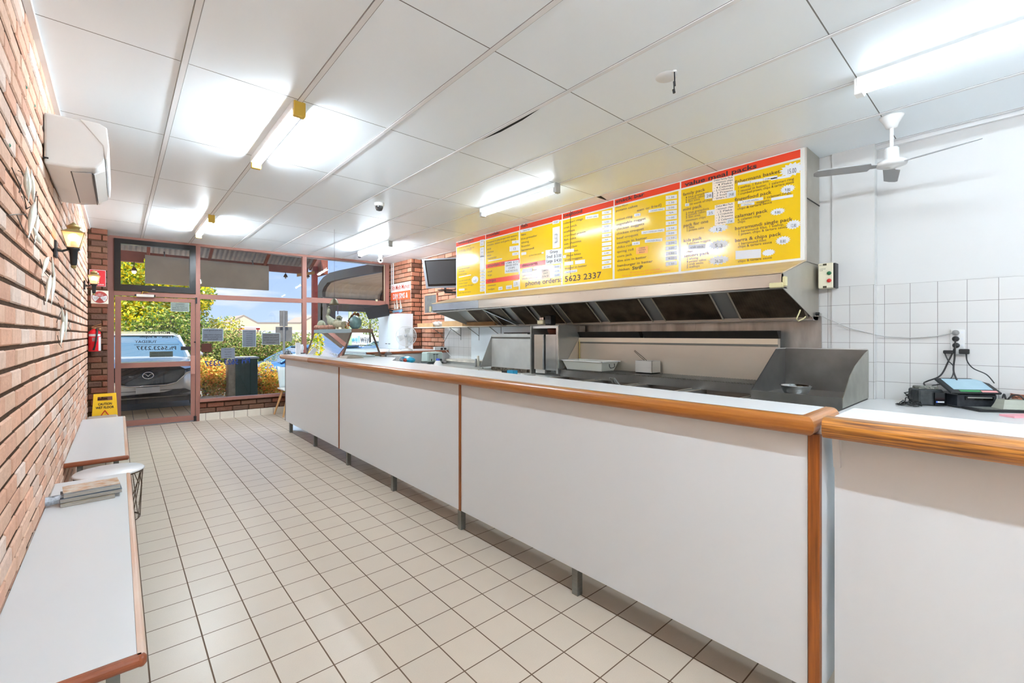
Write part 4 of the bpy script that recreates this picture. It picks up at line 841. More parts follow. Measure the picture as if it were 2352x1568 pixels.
# end plates
def endp(y, mt, nm='end_plate'):
    m = MB(); m.prism([(LX, y, 1.757), (LX, y, 1.858), (4.105, y, 2.003), (4.44, y, 2.003), (4.44, y, 1.56), (4.41, y, 1.537), (4.34, y, 1.537)], (0, .006, 0)); m.build(nm, mt, t)
endp(ya, mat('steel_end_sheet', c3(190, 186, 176)))
m = MB(); m.prism([(LX, yb, 1.785), (LX, yb, 1.88), (4.105, yb, 2.003), (4.44, yb, 2.003), (4.44, yb, 1.56), (4.34, yb, 1.545)], (0, -.006, 0)); m.build('end_plate', STEEL, t)
m = MB(); m.prism([(LX+.02, yd, 1.772), (LX+.09, yd, 1.775), (4.34, yd, 1.575), (4.34, yd, 1.545), (4.30, yd, 1.545)], (0, .03, 0)); m.build('divider_bar', mat('steel_bright', c3(214, 222, 224)), t)
# filter plane with frame strips and dark meshes
def fpx(k): return 4.30-.36*k, 1.568+.29*k      # k 0 bottom .. 1 top
m = MB(); a, b = fpx(-.02), fpx(1.15); m.quad((a[0]+.02, ya, a[1]), (a[0]+.02, yb, a[1]), (b[0]+.02, yb, b[1]), (b[0]+.02, ya, b[1])); m.build('back_sheet', mat('filter_frame_steel', c3(188, 192, 194), .45, .6), t)
MESH = mat('greasy_mesh', c3(104, 90, 72), .5, .4, noise=.8, nscale=6, ncol=c3(50, 42, 34)); FRM = mat('filter_rim', c3(222, 216, 200), .4, .5)
ys = [1.17, 1.70, 1.86, 2.45, 2.60, 3.15, 3.28, 3.72, 3.83, 4.18, 4.29, 4.6, 4.79, 5.08, 5.2, 5.6]
for i in range(0, len(ys), 2):
    a, b = ys[i], ys[i+1]; f0, f1 = fpx(.03), fpx(1.05); mm = MB(); N = Vector((-.29, 0, -.36)).normalized()
    P = lambda y, k: Vector((fpx(k)[0], y, fpx(k)[1]))+N*.012
    mm.quad(P(a, .03), P(b, .03), P(b, 1.05), P(a, 1.05), 0)
    for q in range(1, 26):
        k = .03+1.02*q/26; mm.tube([P(a, k), P(b, k)], .0022, 0, 4)
    for q in range(1, int((b-a)/.022)):
        y_ = a+.022*q; mm.tube([P(y_, .03), P(y_, 1.05)], .0022, 0, 4)
    fo = mm.build('mesh_filter', MESH, t)
    r = MB()
    for yy in (a, b): r.tube([P(yy, .0), P(yy, 1.05)], .009, 0, 4)
    r.tube([P(a, .0), P(b, .0)], .007, 0, 4); under(r.build('rim', FRM, t), fo)
m = MB(); p = Vector((LX-.012, ya-.012, 1.775)); m.obox(p+Vector((.0, .045, 0)), (.02, 0, 0), (0, .045, 0), (0, 0, .018), ch=.005); m.obox(p+Vector((.01, -.005, .025)), (.018, 0, 0), (0, .012, 0), (0, 0, .035), ch=.005); m.build('corner_guard', mat('yellowed_plastic', c3(206, 196, 150), .5), t)
m = MB(); m.box(LX-.012, LX+.0, yb-.01, yb+.035, 1.77, 1.85); m.build('corner_guard', mat('yellowed_plastic', c3(206, 196, 150)), t)
m = MB(); q = PY(1842, 722, 1.12); m.tube([PY(1838, 712, 1.12), PY(1834, 722, 1.11), PY(1829, 732, 1.10), PY(1834, 737, 1.10), PY(1845, 732, 1.10), PY(1850, 727, 1.11)], .005, 0, 8); m.build('hook', mat('yellowed_plastic', c3(206, 196, 150)), t)
for y_ in (2.0, 2.35, 3.0, 3.6): MB().lathe([(0, .0), (.004, 0), (.004, .001)], (LX, y_, 1.845-.0), 0, 8, (-1, 0, 0)).build('rivet', BLACK, t)
# control box
t = thing('motor_switch_box', (4.42, 1.06, 1.80), 'cream switch box with green and red buttons at the right end of the hood', 'switch box')
m = MB(); m.box(4.34, 4.43, 1.005, 1.11, 1.80, 2.005, ch=.006); m.build('housing', CREAM, t, ); m = MB(); m.box(4.345, 4.434, .992, 1.006, 1.80, 2.0); m.build('side', BLACK, t)
for z, mt in ((1.92, mat('green_button', c3(30, 110, 70), .4)), (1.86, mat('red_button', c3(210, 40, 36), .4))):
    m = MB(); m.lathe([(0, .012), (.013, .011), (.016, 0)], (4.34, 1.033, z), 0, 18, (-1, 0, 0)); m.build('button', mt, t)
m = MB()
for z, s in ((1.985, 'MODEL'), (1.955, 'overload'), (1.943, 'reset')): m.text(s, (4.339, 1.10, z), (0, -1, 0), UP, .012, None, 0)
m.build('lettering', INK, t)
m = MB(); m.box(4.338, 4.342, 1.05, 1.075, 1.985, 2.0); m.box(4.338, 4.342, 1.05, 1.075, 1.802, 1.818); m.build('screw_slot', mat('bronze', c3(60, 52, 30), .5), t)
# white cable from hood to power point
t = thing('hood_power_cable', (4.45, .8, 1.4), 'thin white power cable sagging along the tiles from hood to power point', 'cable')
pts = [(1868, 720), (1880, 722), (1905, 734), (1950, 753), (2010, 768), (2036, 773), (2095, 776), (2150, 772), (2190, 764)]
m = MB(); m.tube([PX(u, v, 4.40+.10*min(1, max(0, (u-1990)/50))) for u, v in pts], .004, 0, 6); m.build('cord', mat('grey_cord', c3(176, 176, 174), .5), t)
m = MB(); a = Vector(PX(1866, 721, 4.36)); m.tube([a, a+Vector((.0, -.05, 0))], .014, 0, 10); m.build('plug', BLACK, t)

# ============================================================ KITCHEN LINE
t = thing('splashback', (4.45, 3.5, .9), 'stained stainless steel splashback on the wall behind the cooking line', 'splashback')
m = MB(); m.box(4.436, 4.452, 4.3, 6.08, .9, 1.60); m.build('reflection_sheet', mat('reflection_tint_splash', c3(224, 232, 236), .3, .3, noise=.3, nscale=3, ncol=c3(190, 204, 210)), t); m = MB(); m.box(4.436, 4.452, 1.11, 4.3, .9, 1.60); m.build('sheet', mat('splash_steel', c3(190, 190, 186), .3, .7, noise=.6, nscale=3, stretch=(1, 3, .7), ncol=c3(120, 114, 108)), t)  # pale blue reflection in the steel put into the first sheet's colour
for y_ in (2.2, 3.3, 4.4, 5.3): MB().box(4.434, 4.436, y_, y_+.004, .95, 1.6).build('seam', STEELD, t)
# chip scuttle
SCUT = mat('scuttle_steel', c3(120, 120, 118), .3, .85, noise=.5, nscale=2.5, ncol=c3(170, 170, 168))
t = thing('chip_scuttle', (4.05, 1.08, 0), 'stainless steel chip dump station with sloping sides right of the fryers', 'chip scuttle')
sx0, sx1, sa, sb = 3.66, 4.425, .797, 1.375
MB().box(sx0, sx1, sa, sb, .0, .955).build('cabinet', SCUT, t)
MB().box(sx0-.004, sx0+.012, sa, sb, .925, .993).build('front_lip', SCUT, t)
MB().box(4.415, 4.43, sa, sb, .955, 1.30).build('back_sheet', SCUT, t)
rp = [(sx0, .955), (sx0, .99), (3.74, 1.04), (3.86, 1.13), (3.99, 1.19), (4.15, 1.235), (4.30, 1.275), (4.43, 1.30), (4.43, .925), (sx0, .925)]
m = MB(); m.prism([(x, sa-.004, z) for x, z in rp], (0, .005, 0)); m.build('right_side', mat('scuttle_side', c3(172, 172, 160), .3, .9, noise=.4), t)
m = MB(); m.prism([(sx0, sb, .955), (sx0, sb, .99), (4.20, sb, 1.30), (4.43, sb, 1.30), (4.43, sb, .955)], (0, .005, 0)); m.build('left_side', SCUT, t)
m = MB(); m.tube([(4.42, sa, 1.302), (4.42, sb, 1.302)], .005, 0, 8); m.tube([(4.2, sb, 1.302), (4.43, sb, 1.302)], .004, 0, 8); m.build('rolled_edge', STEEL, t)
MB().box(3.69, 3.72, .83, 1.02, .956, .966).build('drain_slots', STEEL, t)
t = thing('steel_bowl', (3.83, 1.12, .957), 'round stainless steel mixing bowl inside the chip station', 'bowl')
MB().lathe([(0, 0), (.06, 0), (.068, .004), (.088, .04), (.10, .075), (.108, .078), (.108, .081), (.099, .079), (.085, .042), (.06, .008), (0, .006)], (3.86, 1.13, .957), 0, 40).build('bowl_body', CHROME, t)
# fryer
t = thing('deep_fryer_range', (4.0, 2.5, 0), 'bank of stainless deep fryers with tall backsplash and drip shelf', 'deep fryer')
fa, fb = 1.385, 3.60
MB().box(3.42, 4.42, fa, fb, 0, .80).build('body', STEEL, t)
n = 4; wy = (fb-fa)/n
m = MB(); m.box(3.42, 3.47, fa, fb, .80, .93); m.box(4.03, 4.42, fa, fb, .80, .93)
for k in range(n+1): m.box(3.47, 4.03, max(fa, fa+k*wy-.045), min(fb, fa+k*wy+.045), .80, .925)
m.build('tank_deck', STEELD, t)
for k in range(n):
    a, b = fa+k*wy+.045, fa+(k+1)*wy-.045
    MB().box(3.47, 4.03, a, b, .80, .86).build('oil', mat('frying_oil', c3(92, 52, 18), .12), t)
    m = MB(); m.tube([(3.5, a, .931), (4.02, a, .931)], .005, 0, 6); m.tube([(4.02, a, .931), (4.02, b, .931)], .006, 0, 6); m.tube([(3.5, b, .931), (4.02, b, .931)], .005, 0, 6); m.build('tank_rim', STEELW, t)
m = MB(); m.box(3.92, 4.27, fa, fb, .93, 1.012); m.build('drip_shelf', SCUT, t)
m = MB()
for k in range(90): y_ = fa+.01+k*(fb-fa-.02)/90; m.box(3.90, 4.27, y_, y_+.008, 1.010, 1.018)
m.build('shelf_grille', mat('grille_grey', c3(120, 118, 112), .35, .7), t)
m = MB(); m.box(4.27, 4.32, fa, fb, .93, 1.385); m.build('backsplash', STEELW, t)
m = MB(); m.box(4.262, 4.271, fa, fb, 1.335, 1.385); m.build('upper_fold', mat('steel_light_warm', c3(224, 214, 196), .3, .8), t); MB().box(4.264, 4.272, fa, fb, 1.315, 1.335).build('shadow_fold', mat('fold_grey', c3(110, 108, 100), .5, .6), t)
m = MB(); m.prism([(4.24, fa+.0, 1.455), (4.34, fa+.0, 1.455), (4.34, fa, 1.385), (4.29, fa, 1.385)], (0, 1.32, 0)); m.prism([(4.24, 2.75, 1.455), (4.34, 2.75, 1.455), (4.34, 2.75, 1.385), (4.29, 2.75, 1.385)], (0, .93, 0)); m.build('flue_visor', BLACKM, t)
m = MB(); m.prism([(4.27, fb, 1.385), (4.27, fb, 1.02), (3.98, fb, 1.02)], (0, .006, 0)); m.build('side_wing', STEELW, t)
MB().tube([(4.265, fb-.01, 1.36), (4.262, fb-.012, 1.10)], .005, 0, 6).build('gas_pipe', mat('yellow_pipe', c3(200, 176, 100), .4), t)
# tongs/basket handle in well
m = MB(); p = Vector(PZ(1415, 880, .93)); m.tube([p, p+Vector((-.02, .02, .05)), p+Vector((-.02, .06, .055)), p+Vector((0, .04, 0))], .006, 0, 6); m.tube([p+Vector((0, .02, .05)), p+Vector((-.06, -.1, -.02))], .007, 0, 6)
tag(m.build('fryer_basket_handle', STEELG), 'dark metal basket handle poking up from the second fryer tank', 'basket handle')
# white plastic tub
t = thing('plastic_tub', (4.1, 3.3, 1.02), 'translucent white plastic tub with black wire handle on the fryer shelf', 'tub')
TUB = mat('translucent_plastic', c3(226, 228, 218), .35, trans=.25, alpha=.9)
x0, x1, ya_, yb_ = 3.96, 4.22, 3.02, 3.56; z0, z1 = 1.02, 1.125
m = MB(); o = .02
for (A, B, C_, D_) in (((x0+o, ya_+o), (x0+o, yb_-o), (x0-o, yb_+o), (x0-o, ya_-o)), ((x1-o, ya_+o), (x1-o, yb_-o), (x1+o, yb_+o), (x1+o, ya_-o)), ((x0+o, ya_+o), (x1-o, ya_+o), (x1+o, ya_-o), (x0-o, ya_-o)), ((x0+o, yb_-o), (x1-o, yb_-o), (x1+o, yb_+o), (x0-o, yb_+o))):
    m.quad((*A, z0), (*B, z0), (*C_, z1), (*D_, z1))
m.quad((x0+o, ya_+o, z0), (x1-o, ya_+o, z0), (x1-o, yb_-o, z0), (x0+o, yb_-o, z0)); m.build('tub_body', TUB, t, solid=.003)
m = MB(); m.box(x0-.035, x0-.015, ya_-.03, yb_+.03, z1-.008, z1+.002); m.box(x1+.015, x1+.035, ya_-.03, yb_+.03, z1-.008, z1+.002); m.box(x0-.035, x1+.035, ya_-.035, ya_-.015, z1-.008, z1+.002); m.box(x0-.035, x1+.035, yb_+.015, yb_+.035, z1-.008, z1+.002); m.build('rim', PLASTW, t)
m = MB(); yq = ya_-.025; m.tube([(4.06, yq, 1.095), (4.055, yq-.005, 1.07), (4.07, yq-.008, 1.052), (4.13, yq-.008, 1.055), (4.15, yq-.006, 1.07), (4.15, yq, 1.10)], .004, 0, 6); m.build('handle', BLACK, t)
# steel box with basket
t = thing('frying_basket_box', (4.17, 2.58, 1.02), 'square stainless box with a wire basket handle on the fryer shelf', 'basket')
bx0, bx1, ba, bb = 4.08, 4.24, 2.485, 2.675
m = MB(); m.box(bx0, bx0+.004, ba, bb, 1.02, 1.15); m.box(bx1, bx1+.004, ba, bb, 1.02, 1.15); m.box(bx0, bx1, ba, ba+.004, 1.02, 1.15); m.box(bx0, bx1, bb, bb+.004, 1.02, 1.15); m.box(bx0, bx1, ba, bb, 1.02, 1.03); m.build('box_body', STEEL, t)
m = MB(); a = Vector((4.15, 2.60, 1.15)); b = Vector(PX(1458, 806, 4.12)); s = Vector((0, .012, 0)); m.tube([a+s, a*.6+b*.4+s*1.2, b+s*.7, b+Vector((0, 0, .008)), b-s*.7, a*.6+b*.4-s*1.2, a-s], .003, 0, 6); m.build('handle', DWIRE, t)
m = MB()
for k in range(9): x = bx0+.01+k*.017; m.tube([(x, ba+.005, 1.145), (x, bb-.005, 1.14)], .0016, 0, 4)
m.build('wire_mesh', DWIRE, t)
# kebab grill
t = thing('kebab_grill', (4.1, 3.8, 0), 'upright stainless kebab grill with two doors and a motor on top', 'kebab grill')
MB().box(3.55, 4.42, 3.62, 4.17, 0, .90).build('stand', STEEL, t)
m = MB(); m.box(3.56, 4.30, 3.63, 4.15, .90, .93); m.build('drip_tray', STEEL, t)
MB().box(4.28, 4.40, 3.615, 4.12, .93, 1.53).build('burner_back', STEEL, t)
MB().box(3.90, 4.28, 3.605, 3.625, .95, 1.535).build('right_side', STEELD, t)
MB().box(3.92, 4.28, 4.09, 4.11, .93, 1.53).build('left_side', STEELD, t)
MB().box(3.885, 3.905, 3.60, 3.63, .96, 1.52).build('post', mat('steel_bright', c3(214, 222, 224)), t)
MB().box(3.90, 3.93, 3.83, 3.99, .95, 1.0).build('door_foot', STEEL, t)
m = MB(); m.box(3.885, 3.9, 3.855, 4.0, .995, 1.423); m.build('left_door', STEELW, t); m = MB(); m.box(3.88, 3.9, 3.828, 3.85, .995, 1.423); m.build('door_fold', mat('steel_bright', c3(214, 222, 224)), t)
m = MB(); m.box(3.885, 3.9, 3.632, 3.80, .995, 1.423); m.build('right_door', mat('steel_bright', c3(214, 222, 224)), t)
m = MB(); m.box(3.95, 4.28, 3.63, 4.09, 1.50, 1.53); m.build('top_plate', STEEL, t)
m = MB(); m.box(3.93, 4.03, 3.90, 4.0, 1.55, 1.60, ch=.008); m.build('motor_box', mat('yellow_cream', c3(222, 206, 168), .4), t); m = MB(); m.box(3.94, 4.05, 3.78, 3.88, 1.54, 1.66, ch=.012); m.build('motor', BLACK, t); m = MB(); m.box(3.94, 4.02, 3.90, 3.97, 1.60, 1.64, ch=.006); m.build('switch', CHROME, t)
m = MB(); m.lathe([(.0, 0), (.06, 0), (.09, .06), (.09, .1), (.03, .1), (0, .1)], (4.08, 3.84, 1.41), 0, 16); m.build('rust_guard', mat('rusty', c3(110, 52, 28), .7, .4, noise=.8), t); MB().cyl((4.08, 3.84, .94), (4.08, 3.84, 1.5), .008).build('spit', STEELG, t)
# griddle with splash
t = thing('flat_grill', (3.8, 4.6, 0), 'flat stainless griddle with a tall angled splash guard left of the kebab grill', 'griddle')
MB().box(3.38, 4.42, 4.19, 5.06, 0, .895).build('body', STEEL, t)
MB().box(3.40, 4.02, 4.22, 5.03, .895, .915).build('hot_plate', mat('seasoned_steel', c3(92, 88, 82), .4, .8, noise=.6), t)
m = MB(); m.box(3.38, 3.41, 4.19, 5.06, .895, .935); m.box(3.40, 4.04, 4.19, 4.215, .895, .93); m.box(3.40, 4.04, 5.035, 5.06, .895, .94); m.build('rim', STEEL, t)
MB().box(4.0, 4.05, 4.25, 5.0, .915, .965).build('grease_gutter', mat('gutter', c3(150, 138, 120), .4, .7, noise=.9, nscale=30, ncol=c3(40, 32, 24)), t)
MB().box(4.05, 4.09, 4.19, 5.05, .915, 1.425).build('backsplash', mat('steel_pale', c3(226, 228, 224), .4, .35, noise=.25, nscale=4), t)
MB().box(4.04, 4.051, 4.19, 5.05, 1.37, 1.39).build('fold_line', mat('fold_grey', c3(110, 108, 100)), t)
m = MB(); m.prism([(4.06, 5.05, 1.425), (4.06, 5.05, .965), (3.84, 5.05, .965)], (0, .006, 0)); m.build('side_wing', STEELD, t)
m = MB(); m.box(4.09, 4.42, 4.19, 5.06, .9, 1.425); m.build('flue_box', STEEL, t)
# things on top: tray of utensils
m = MB(); rr = random.Random(2)
m.box(4.1, 4.4, 4.35, 5.0, 1.426, 1.436, 0)
for k in range(7): y_ = 4.4+.08*k; m.tube([(4.14, y_, 1.444), (4.36, y_+rr.uniform(-.05, .05), 1.446)], .008, 1, 6)
tag(m.build('utensil_tray', [STEEL, mat('dark_utensil', c3(60, 44, 36), .5)]), 'tray of dark utensils lying on top of the griddle splash guard', 'tray')
# ladle-bowl on griddle
p = PZ(1112, 849, .96); t = thing('dish_scraper', (p[0], p[1], .916), 'grey round pot lid with a small knob leaning on the griddle', 'lid')
MB().lathe([(0, .03), (.06, .03), (.11, .01), (.12, 0), (.0, 0)], (p[0], p[1], .945), 0, 24).build('lid_body', mat('lid_grey', c3(158, 158, 150), .35, .6), t); MB().tube([(p[0], p[1], .945), (p[0]-.01, p[1]+.02, .99)], .008, 0, 8).build('knob', STEELG, t)
# bench with toaster, boards
t = thing('stainless_bench', (3.95, 6.0, 0), 'low stainless bench between the griddle and the side ledge, toaster on it', 'bench')
MB().box(3.40, 4.45, 5.09, 6.78, .905, .94).build('top', STEEL, t)
for x, y_ in ((3.44, 5.14), (4.38, 5.14), (3.44, 6.7), (4.38, 6.7)): MB().box(x-.02, x+.02, y_-.02, y_+.02, 0, .905).build('leg', STEELG, t)
MB().box(3.43, 4.4, 5.12, 6.7, .3, .32).build('lower_shelf', STEELG, t)
m = MB(); m.box(4.12, 4.43, 5.5, 6.4, .985, 1.015); tag(m.build('cutting_board', mat('board_cream', c3(206, 198, 184), .5, noise=.5)), 'thick pale cutting board raised behind the toaster against the splashback', 'cutting board')
m = MB(); m.box(4.14, 4.43, 5.52, 6.38, .94, .985); tag(m.build('steel_riser', STEELD), 'stained grey steel riser under the pale cutting board', 'riser')
p = (3.80, 5.75)
for u, v, h_, r, mt, lb in ((1093, 842, .12, .018, mat('shaker_grey', c3(150, 152, 150), .3, .8), 'short grey steel shaker standing left of the griddle wing'), (1098, 841, .16, .022, mat('shaker_white', c3(226, 220, 204), .4), 'tall cream shaker standing left of the griddle wing')):
    q = PZ(u, v, .94); m = MB(); m.lathe([(0, 0), (r, 0), (r, h_*.8), (r*.85, h_*.82), (r*.85, h_), (0, h_)], q, 0, 18); tag(m.build('shaker', mt), lb, 'shaker')
# toaster
tx0, tx1, ta, tb = 3.80, 4.09, 6.40, 6.62; zb = .955
m = MB(); m.box(3.76, 4.14, 6.36, 6.68, .94, .954, ch=.004); tag(m.build('toaster_mat', mat('mat_dark', c3(90, 94, 96), .5)), 'dark grey mat under the pale green toaster', 'mat')
t = thing('toaster', (3.94, 6.5, zb), 'pale green four-slice toaster with two levers on the stainless bench', 'toaster')
TG = mat('sage_green', c3(172, 188, 182), .3); m = MB(); m.box(tx0, tx1, ta, tb, zb+.012, zb+.18, ch=.02); m.build('body', TG, t, bevel=.008); MB().box(tx0-.004, tx1+.004, ta-.004, tb+.004, zb, zb+.014).build('base', mat('base_dark', c3(70, 74, 74), .4), t)
m = MB()
for x in (tx0+.07, tx0+.13, tx0+.19, tx0+.245): m.box(x-.008, x+.008, ta+.03, tb-.03, zb+.179, zb+.182)
m.build('slot', mat('slot_cream', c3(220, 205, 190), .5), t)
for x in (tx0+.115, tx0+.17): MB().box(x-.003, x+.003, ta-.002, ta+.002, zb+.03, zb+.15).build('lever_track', BLACK, t); MB().box(x-.02, x+.02, ta-.018, ta, zb+.138, zb+.148, ch=.002).build('lever', BLACK, t)
m = MB(); m.lathe([(0, .014), (.016, .013), (.018, 0)], (tx1-.045, ta, zb+.05), 0, 20, (0, -1, 0)); m.build('dial', mat('dial_dark', c3(50, 52, 56), .4), t); m = MB(); m.box(tx0+.06, tx0+.075, ta-.004, ta, zb+.035, zb+.07); m.build('button', BLACK, t)
# ledge counter (return)
t = thing('side_ledge', (3.8, 7.8, 0), 'raised white ledge with timber edge running across to the brick pier', 'counter')
MB().box(2.95, 4.30, 6.84, 8.75, 1.115, 1.145).build('worktop', TOPW, t); m = MB(); nosing(m, (2.95, 6.84, 0), (4.48, 6.84, 0), (0, -1, 0), r=.022, depth=.02, zc=1.123); m.build('front_edge', REDWOOD, t)
MB().box(4.30, 4.53, 6.84, 7.87, 1.115, 1.145).build('worktop_end', TOPW, t); MB().box(3.0, 4.5, 6.86, 6.88, 0, 1.115).build('front_panel', mat('ledge_panel', c3(190, 190, 190), .5), t)
m = MB(); p = PY(914, 817, 6.85); m.tube([p, (p[0], 6.83, p[2]-.03)], .008, 0, 8); m.build('hook', BLACK, t)
# white double cupboard
t = thing('wall_cupboard', (4.16, 8.25, 1.146), 'tall white two-door cupboard standing on the ledge against the brick pier', 'cupboard')
MB().box(4.02, 4.306, 7.815, 8.70, 1.147, 1.828).build('body', mat('cupboard_white', c3(220, 224, 228), .4), t)
for a, b in ((7.82, 8.25), (8.26, 8.695)):
    d = MB().box(4.008, 4.02, a, b, 1.15, 1.826).build('door', mat('window_lit_door', c3(216, 226, 234), .3), t)  # bluish window light put into the door colour
    yk = b-.06 if a < 8 else a+.06; k = MB(); k.tube([(4.0, yk-.03, 1.245), (3.985, yk-.02, 1.245), (3.985, yk+.02, 1.245), (4.0, yk+.03, 1.245)], .007, 0, 6)
    under(k.build('handle', BLACK, t), d)
# desk fan
fx, fyy, fz = 3.727, 7.0, 1.40
t = thing('desk_fan', (fx, fyy, 1.146), 'white desk fan with round wire cage on the ledge in front of the cupboard', 'fan')
fd = Vector((-.62, -.78, .05)).normalized(); FC = Vector((fx, fyy, fz))
MB().lathe([(0, 0), (.10, 0), (.105, .012), (.08, .03), (.035, .045), (.0, .05)], (fx+.03, fyy+.04, 1.146), 0, 28).build('base', PLASTW, t)
MB().tube([(fx+.03, fyy+.04, 1.18), (fx+.03, fyy+.04, 1.30), (fx+.02, fyy+.03, 1.38)], [.03, .02, .03], 0, 14).build('neck', PLASTW, t)
MB().lathe([(0, -.10), (.04, -.09), (.05, -.02), (0, 0)], FC-fd*.01, 0, 18, fd).build('motor', PLASTW, t)
m = MB(); e = fd.cross(Vector((0, 0, 1))).normalized(); w = fd.cross(e); R0 = .175
for k in range(64):
    a = 2*math.pi*k/64; rd = e*math.cos(a)+w*math.sin(a); m.tube([FC+fd*.045+rd*.03, FC+fd*.045+rd*.10, FC+fd*.03+rd*.15, FC+rd*R0, FC-fd*.05+rd*.14, FC-fd*.06+rd*.05], .0016, 0, 3, caps=False)
for r, d in ((R0, 0), (.12, .04), (.03, .045)): m.tube([FC+fd*d+(e*math.cos(2*math.pi*k/40)+w*math.sin(2*math.pi*k/40))*r for k in range(40)], .005 if r == R0 else .002, 0, 6, closed=True)
m.build('cage', PLASTW, t)
for k in range(3):
    a = 2*math.pi*k/3+.5; rd = e*math.cos(a)+w*math.sin(a); td = rd.cross(fd); m = MB(); m.add([FC+rd*.03-td*.02, FC+rd*.13-td*.03+fd*.01, FC+rd*.14+td*.07-fd*.01, FC+rd*.05+td*.05-fd*.01], [(0, 1, 2, 3)]); m.build('blade', mat('fan_blade_clear', c3(206, 206, 204), .2, alpha=.45), t, solid=.002)
MB().lathe([(0, .012), (.028, .008), (.032, 0)], FC+fd*.04, 0, 20, fd).build('badge', mat('badge_grey2', c3(170, 172, 176), .3), t)
# double socket on ledge wall
t = thing('power_outlet_strip', (4.38, 6.9, 1.15), 'white double power outlet lying on the ledge with two black plugs', 'power outlet')
MB().box(4.22, 4.5, 6.88, 6.93, 1.147, 1.205, ch=.006).build('housing', PLASTW, t)
for x in (4.36, 4.43): MB().cyl((x, 6.88, 1.17), (x, 6.85, 1.17), .017).build('plug', BLACK, t)
m = MB(); a = (4.43, 6.86, 1.17); m.tube([a, PY(1015, 795, 6.7), PY(1028, 770, 6.6), PY(1036, 755, 6.5)], .003, 0, 5); m.tube([(4.46, 6.87, 1.16), PY(1024, 805, 6.75), PY(1036, 818, 6.6)], .003, 1, 5); m.build('cord', [BLACK, PLASTW], t)
# shelf
t = thing('wall_shelf', (4.3, 6.3, 1.545), 'narrow white shelf on metal brackets holding cardboard and plastic', 'shelf')
MB().box(4.16, 4.44, 5.0, 7.52, 1.545, 1.56).build('board', mat('shelf_board', c3(222, 214, 198), .5), t)
for y_ in (6.93, 6.38, 5.86, 5.3):
    m = MB(); m.tube([(4.436, y_, 1.545), (4.436, y_, 1.33)], .006, 0, 5); m.tube([(4.20, y_, 1.543), (4.436, y_, 1.40)], .006, 0, 5); m.tube([(4.20, y_, 1.542), (4.436, y_, 1.542)], .006, 0, 5); m.build('bracket', STEELG, t)
CARD = mat('cardboard', c3(196, 158, 112), .8, noise=.3); 
for a, b, c_, d, h_, lb in ((6.9, 7.45, 4.2, 4.42, .07, 'flattest cardboard box at the brick end of the wall shelf'), (6.0, 6.6, 4.2, 4.42, .09, 'longer cardboard box in the middle of the wall shelf'), (5.2, 5.9, 4.22, 4.42, .06, 'cardboard tray near the hood end of the wall shelf')):
    m = MB(); m.box(c_, d, a, b, 1.561, 1.561+h_*.98); m.box(c_-.004, d, a-.003, b+.003, 1.561+h_*.6, 1.561+h_); tag(m.build('cardboard_box', CARD), lb, 'cardboard box', 'cardboard boxes on the wall shelf')
m = MB(); rr = random.Random(9); c0 = Vector((4.28, 6.85, 1.61)); pts = []
m.ball(c0, (.09, .16, .048), 0, 16, m=10); m.v = [tuple(Vector(p)+Vector((rr.uniform(-.014, .014), rr.uniform(-.02, .02), rr.uniform(-.012, .012)))) for p in m.v]; m.sm = [False]*len(m.sm)
tag(m.build('plastic_bag', mat('crinkled_plastic', c3(226, 222, 218), .2, alpha=.75)), 'crumpled clear plastic bag lying on the wall shelf between boxes', 'plastic bag')
# television on arm
t = thing('television', (4.2, 6.5, 2.25), 'wall mounted flat television with silver frame beside the menu boards', 'television')
A = Vector((3.93, 6.72, 2.30)); 
tl, tr, bl = Vector(PY(969, 599, 6.78)), Vector(PX(1060, 589, 4.30)), Vector(PY(979, 660, 6.78)); br = Vector(PX(1060, 661, 4.30)); bl.z = br.z = (bl.z+br.z)/2-.0; tl.z = tr.z = (tl.z+tr.z)/2+.01
nrm = (tr-tl).cross(bl-tl).normalized(); nrm = nrm if nrm.x < 0 else -nrm
def quadp(M, i0, i1, j0, j1, off, th, mi=0):
    P = lambda i, j: tl+(tr-tl)*i+(bl-tl)*j+nrm*off
    M.prism([P(i0, j0), P(i1, j0), P(i1, j1), P(i0, j1)], -nrm*th, mi)
m = MB(); quadp(m, 0, 1, 0, 1, 0, .05); m.build('casing', mat('tv_silver', c3(150, 156, 164), .3, .6), t); m = MB(); quadp(m, .06, .97, .05, .93, .003, .004); m.build('bezel', BLACKG, t); m = MB(); quadp(m, .09, .95, .08, .86, .005, .003); m.build('screen', mat('tv_screen', c3(58, 58, 60), .22), t)
m = MB(); c0 = (bl+br)/2-nrm*.06; m.tube([c0+Vector((0, 0, .06)), c0-Vector((0, 0, .08))], .02, 0, 8); m.tube([c0-Vector((0, 0, .08)), Vector((4.44, 6.25, c0.z-.09))], .018, 0, 8); m.box(4.43, 4.525, 6.2, 6.3, 2.02, 2.3); m.build('wall_arm', BLACK, t)
m = MB(); m.lathe([(0, 0), (.13, .0), (.13, .01), (0, .012)], c0-Vector((.0, 0, .05)), 0, 24); m.build('swivel_tray', mat('tray_brown', c3(70, 50, 40), .5), t)
# small blackboard
t = thing('blackboard', (4.51, 7.5, 1.83), 'small framed blackboard on the brick wall below the television', 'blackboard')
MB().box(4.508, 4.518, 7.28, 7.72, 1.835, 2.19).build('slate', mat('slate', c3(88, 88, 86), .6, noise=.6, nscale=6, ncol=c3(130, 130, 126)), t)
m = MB(); 
for a, b, c_, d in ((7.26, 7.74, 2.18, 2.205), (7.26, 7.74, 1.82, 1.845), (7.26, 7.285, 1.82, 2.2), (7.715, 7.74, 1.82, 2.2)): m.box(4.50, 4.53, a, b, c_, d)
m.build('frame', mat('pine_frame', c3(222, 150, 120), .5), t)
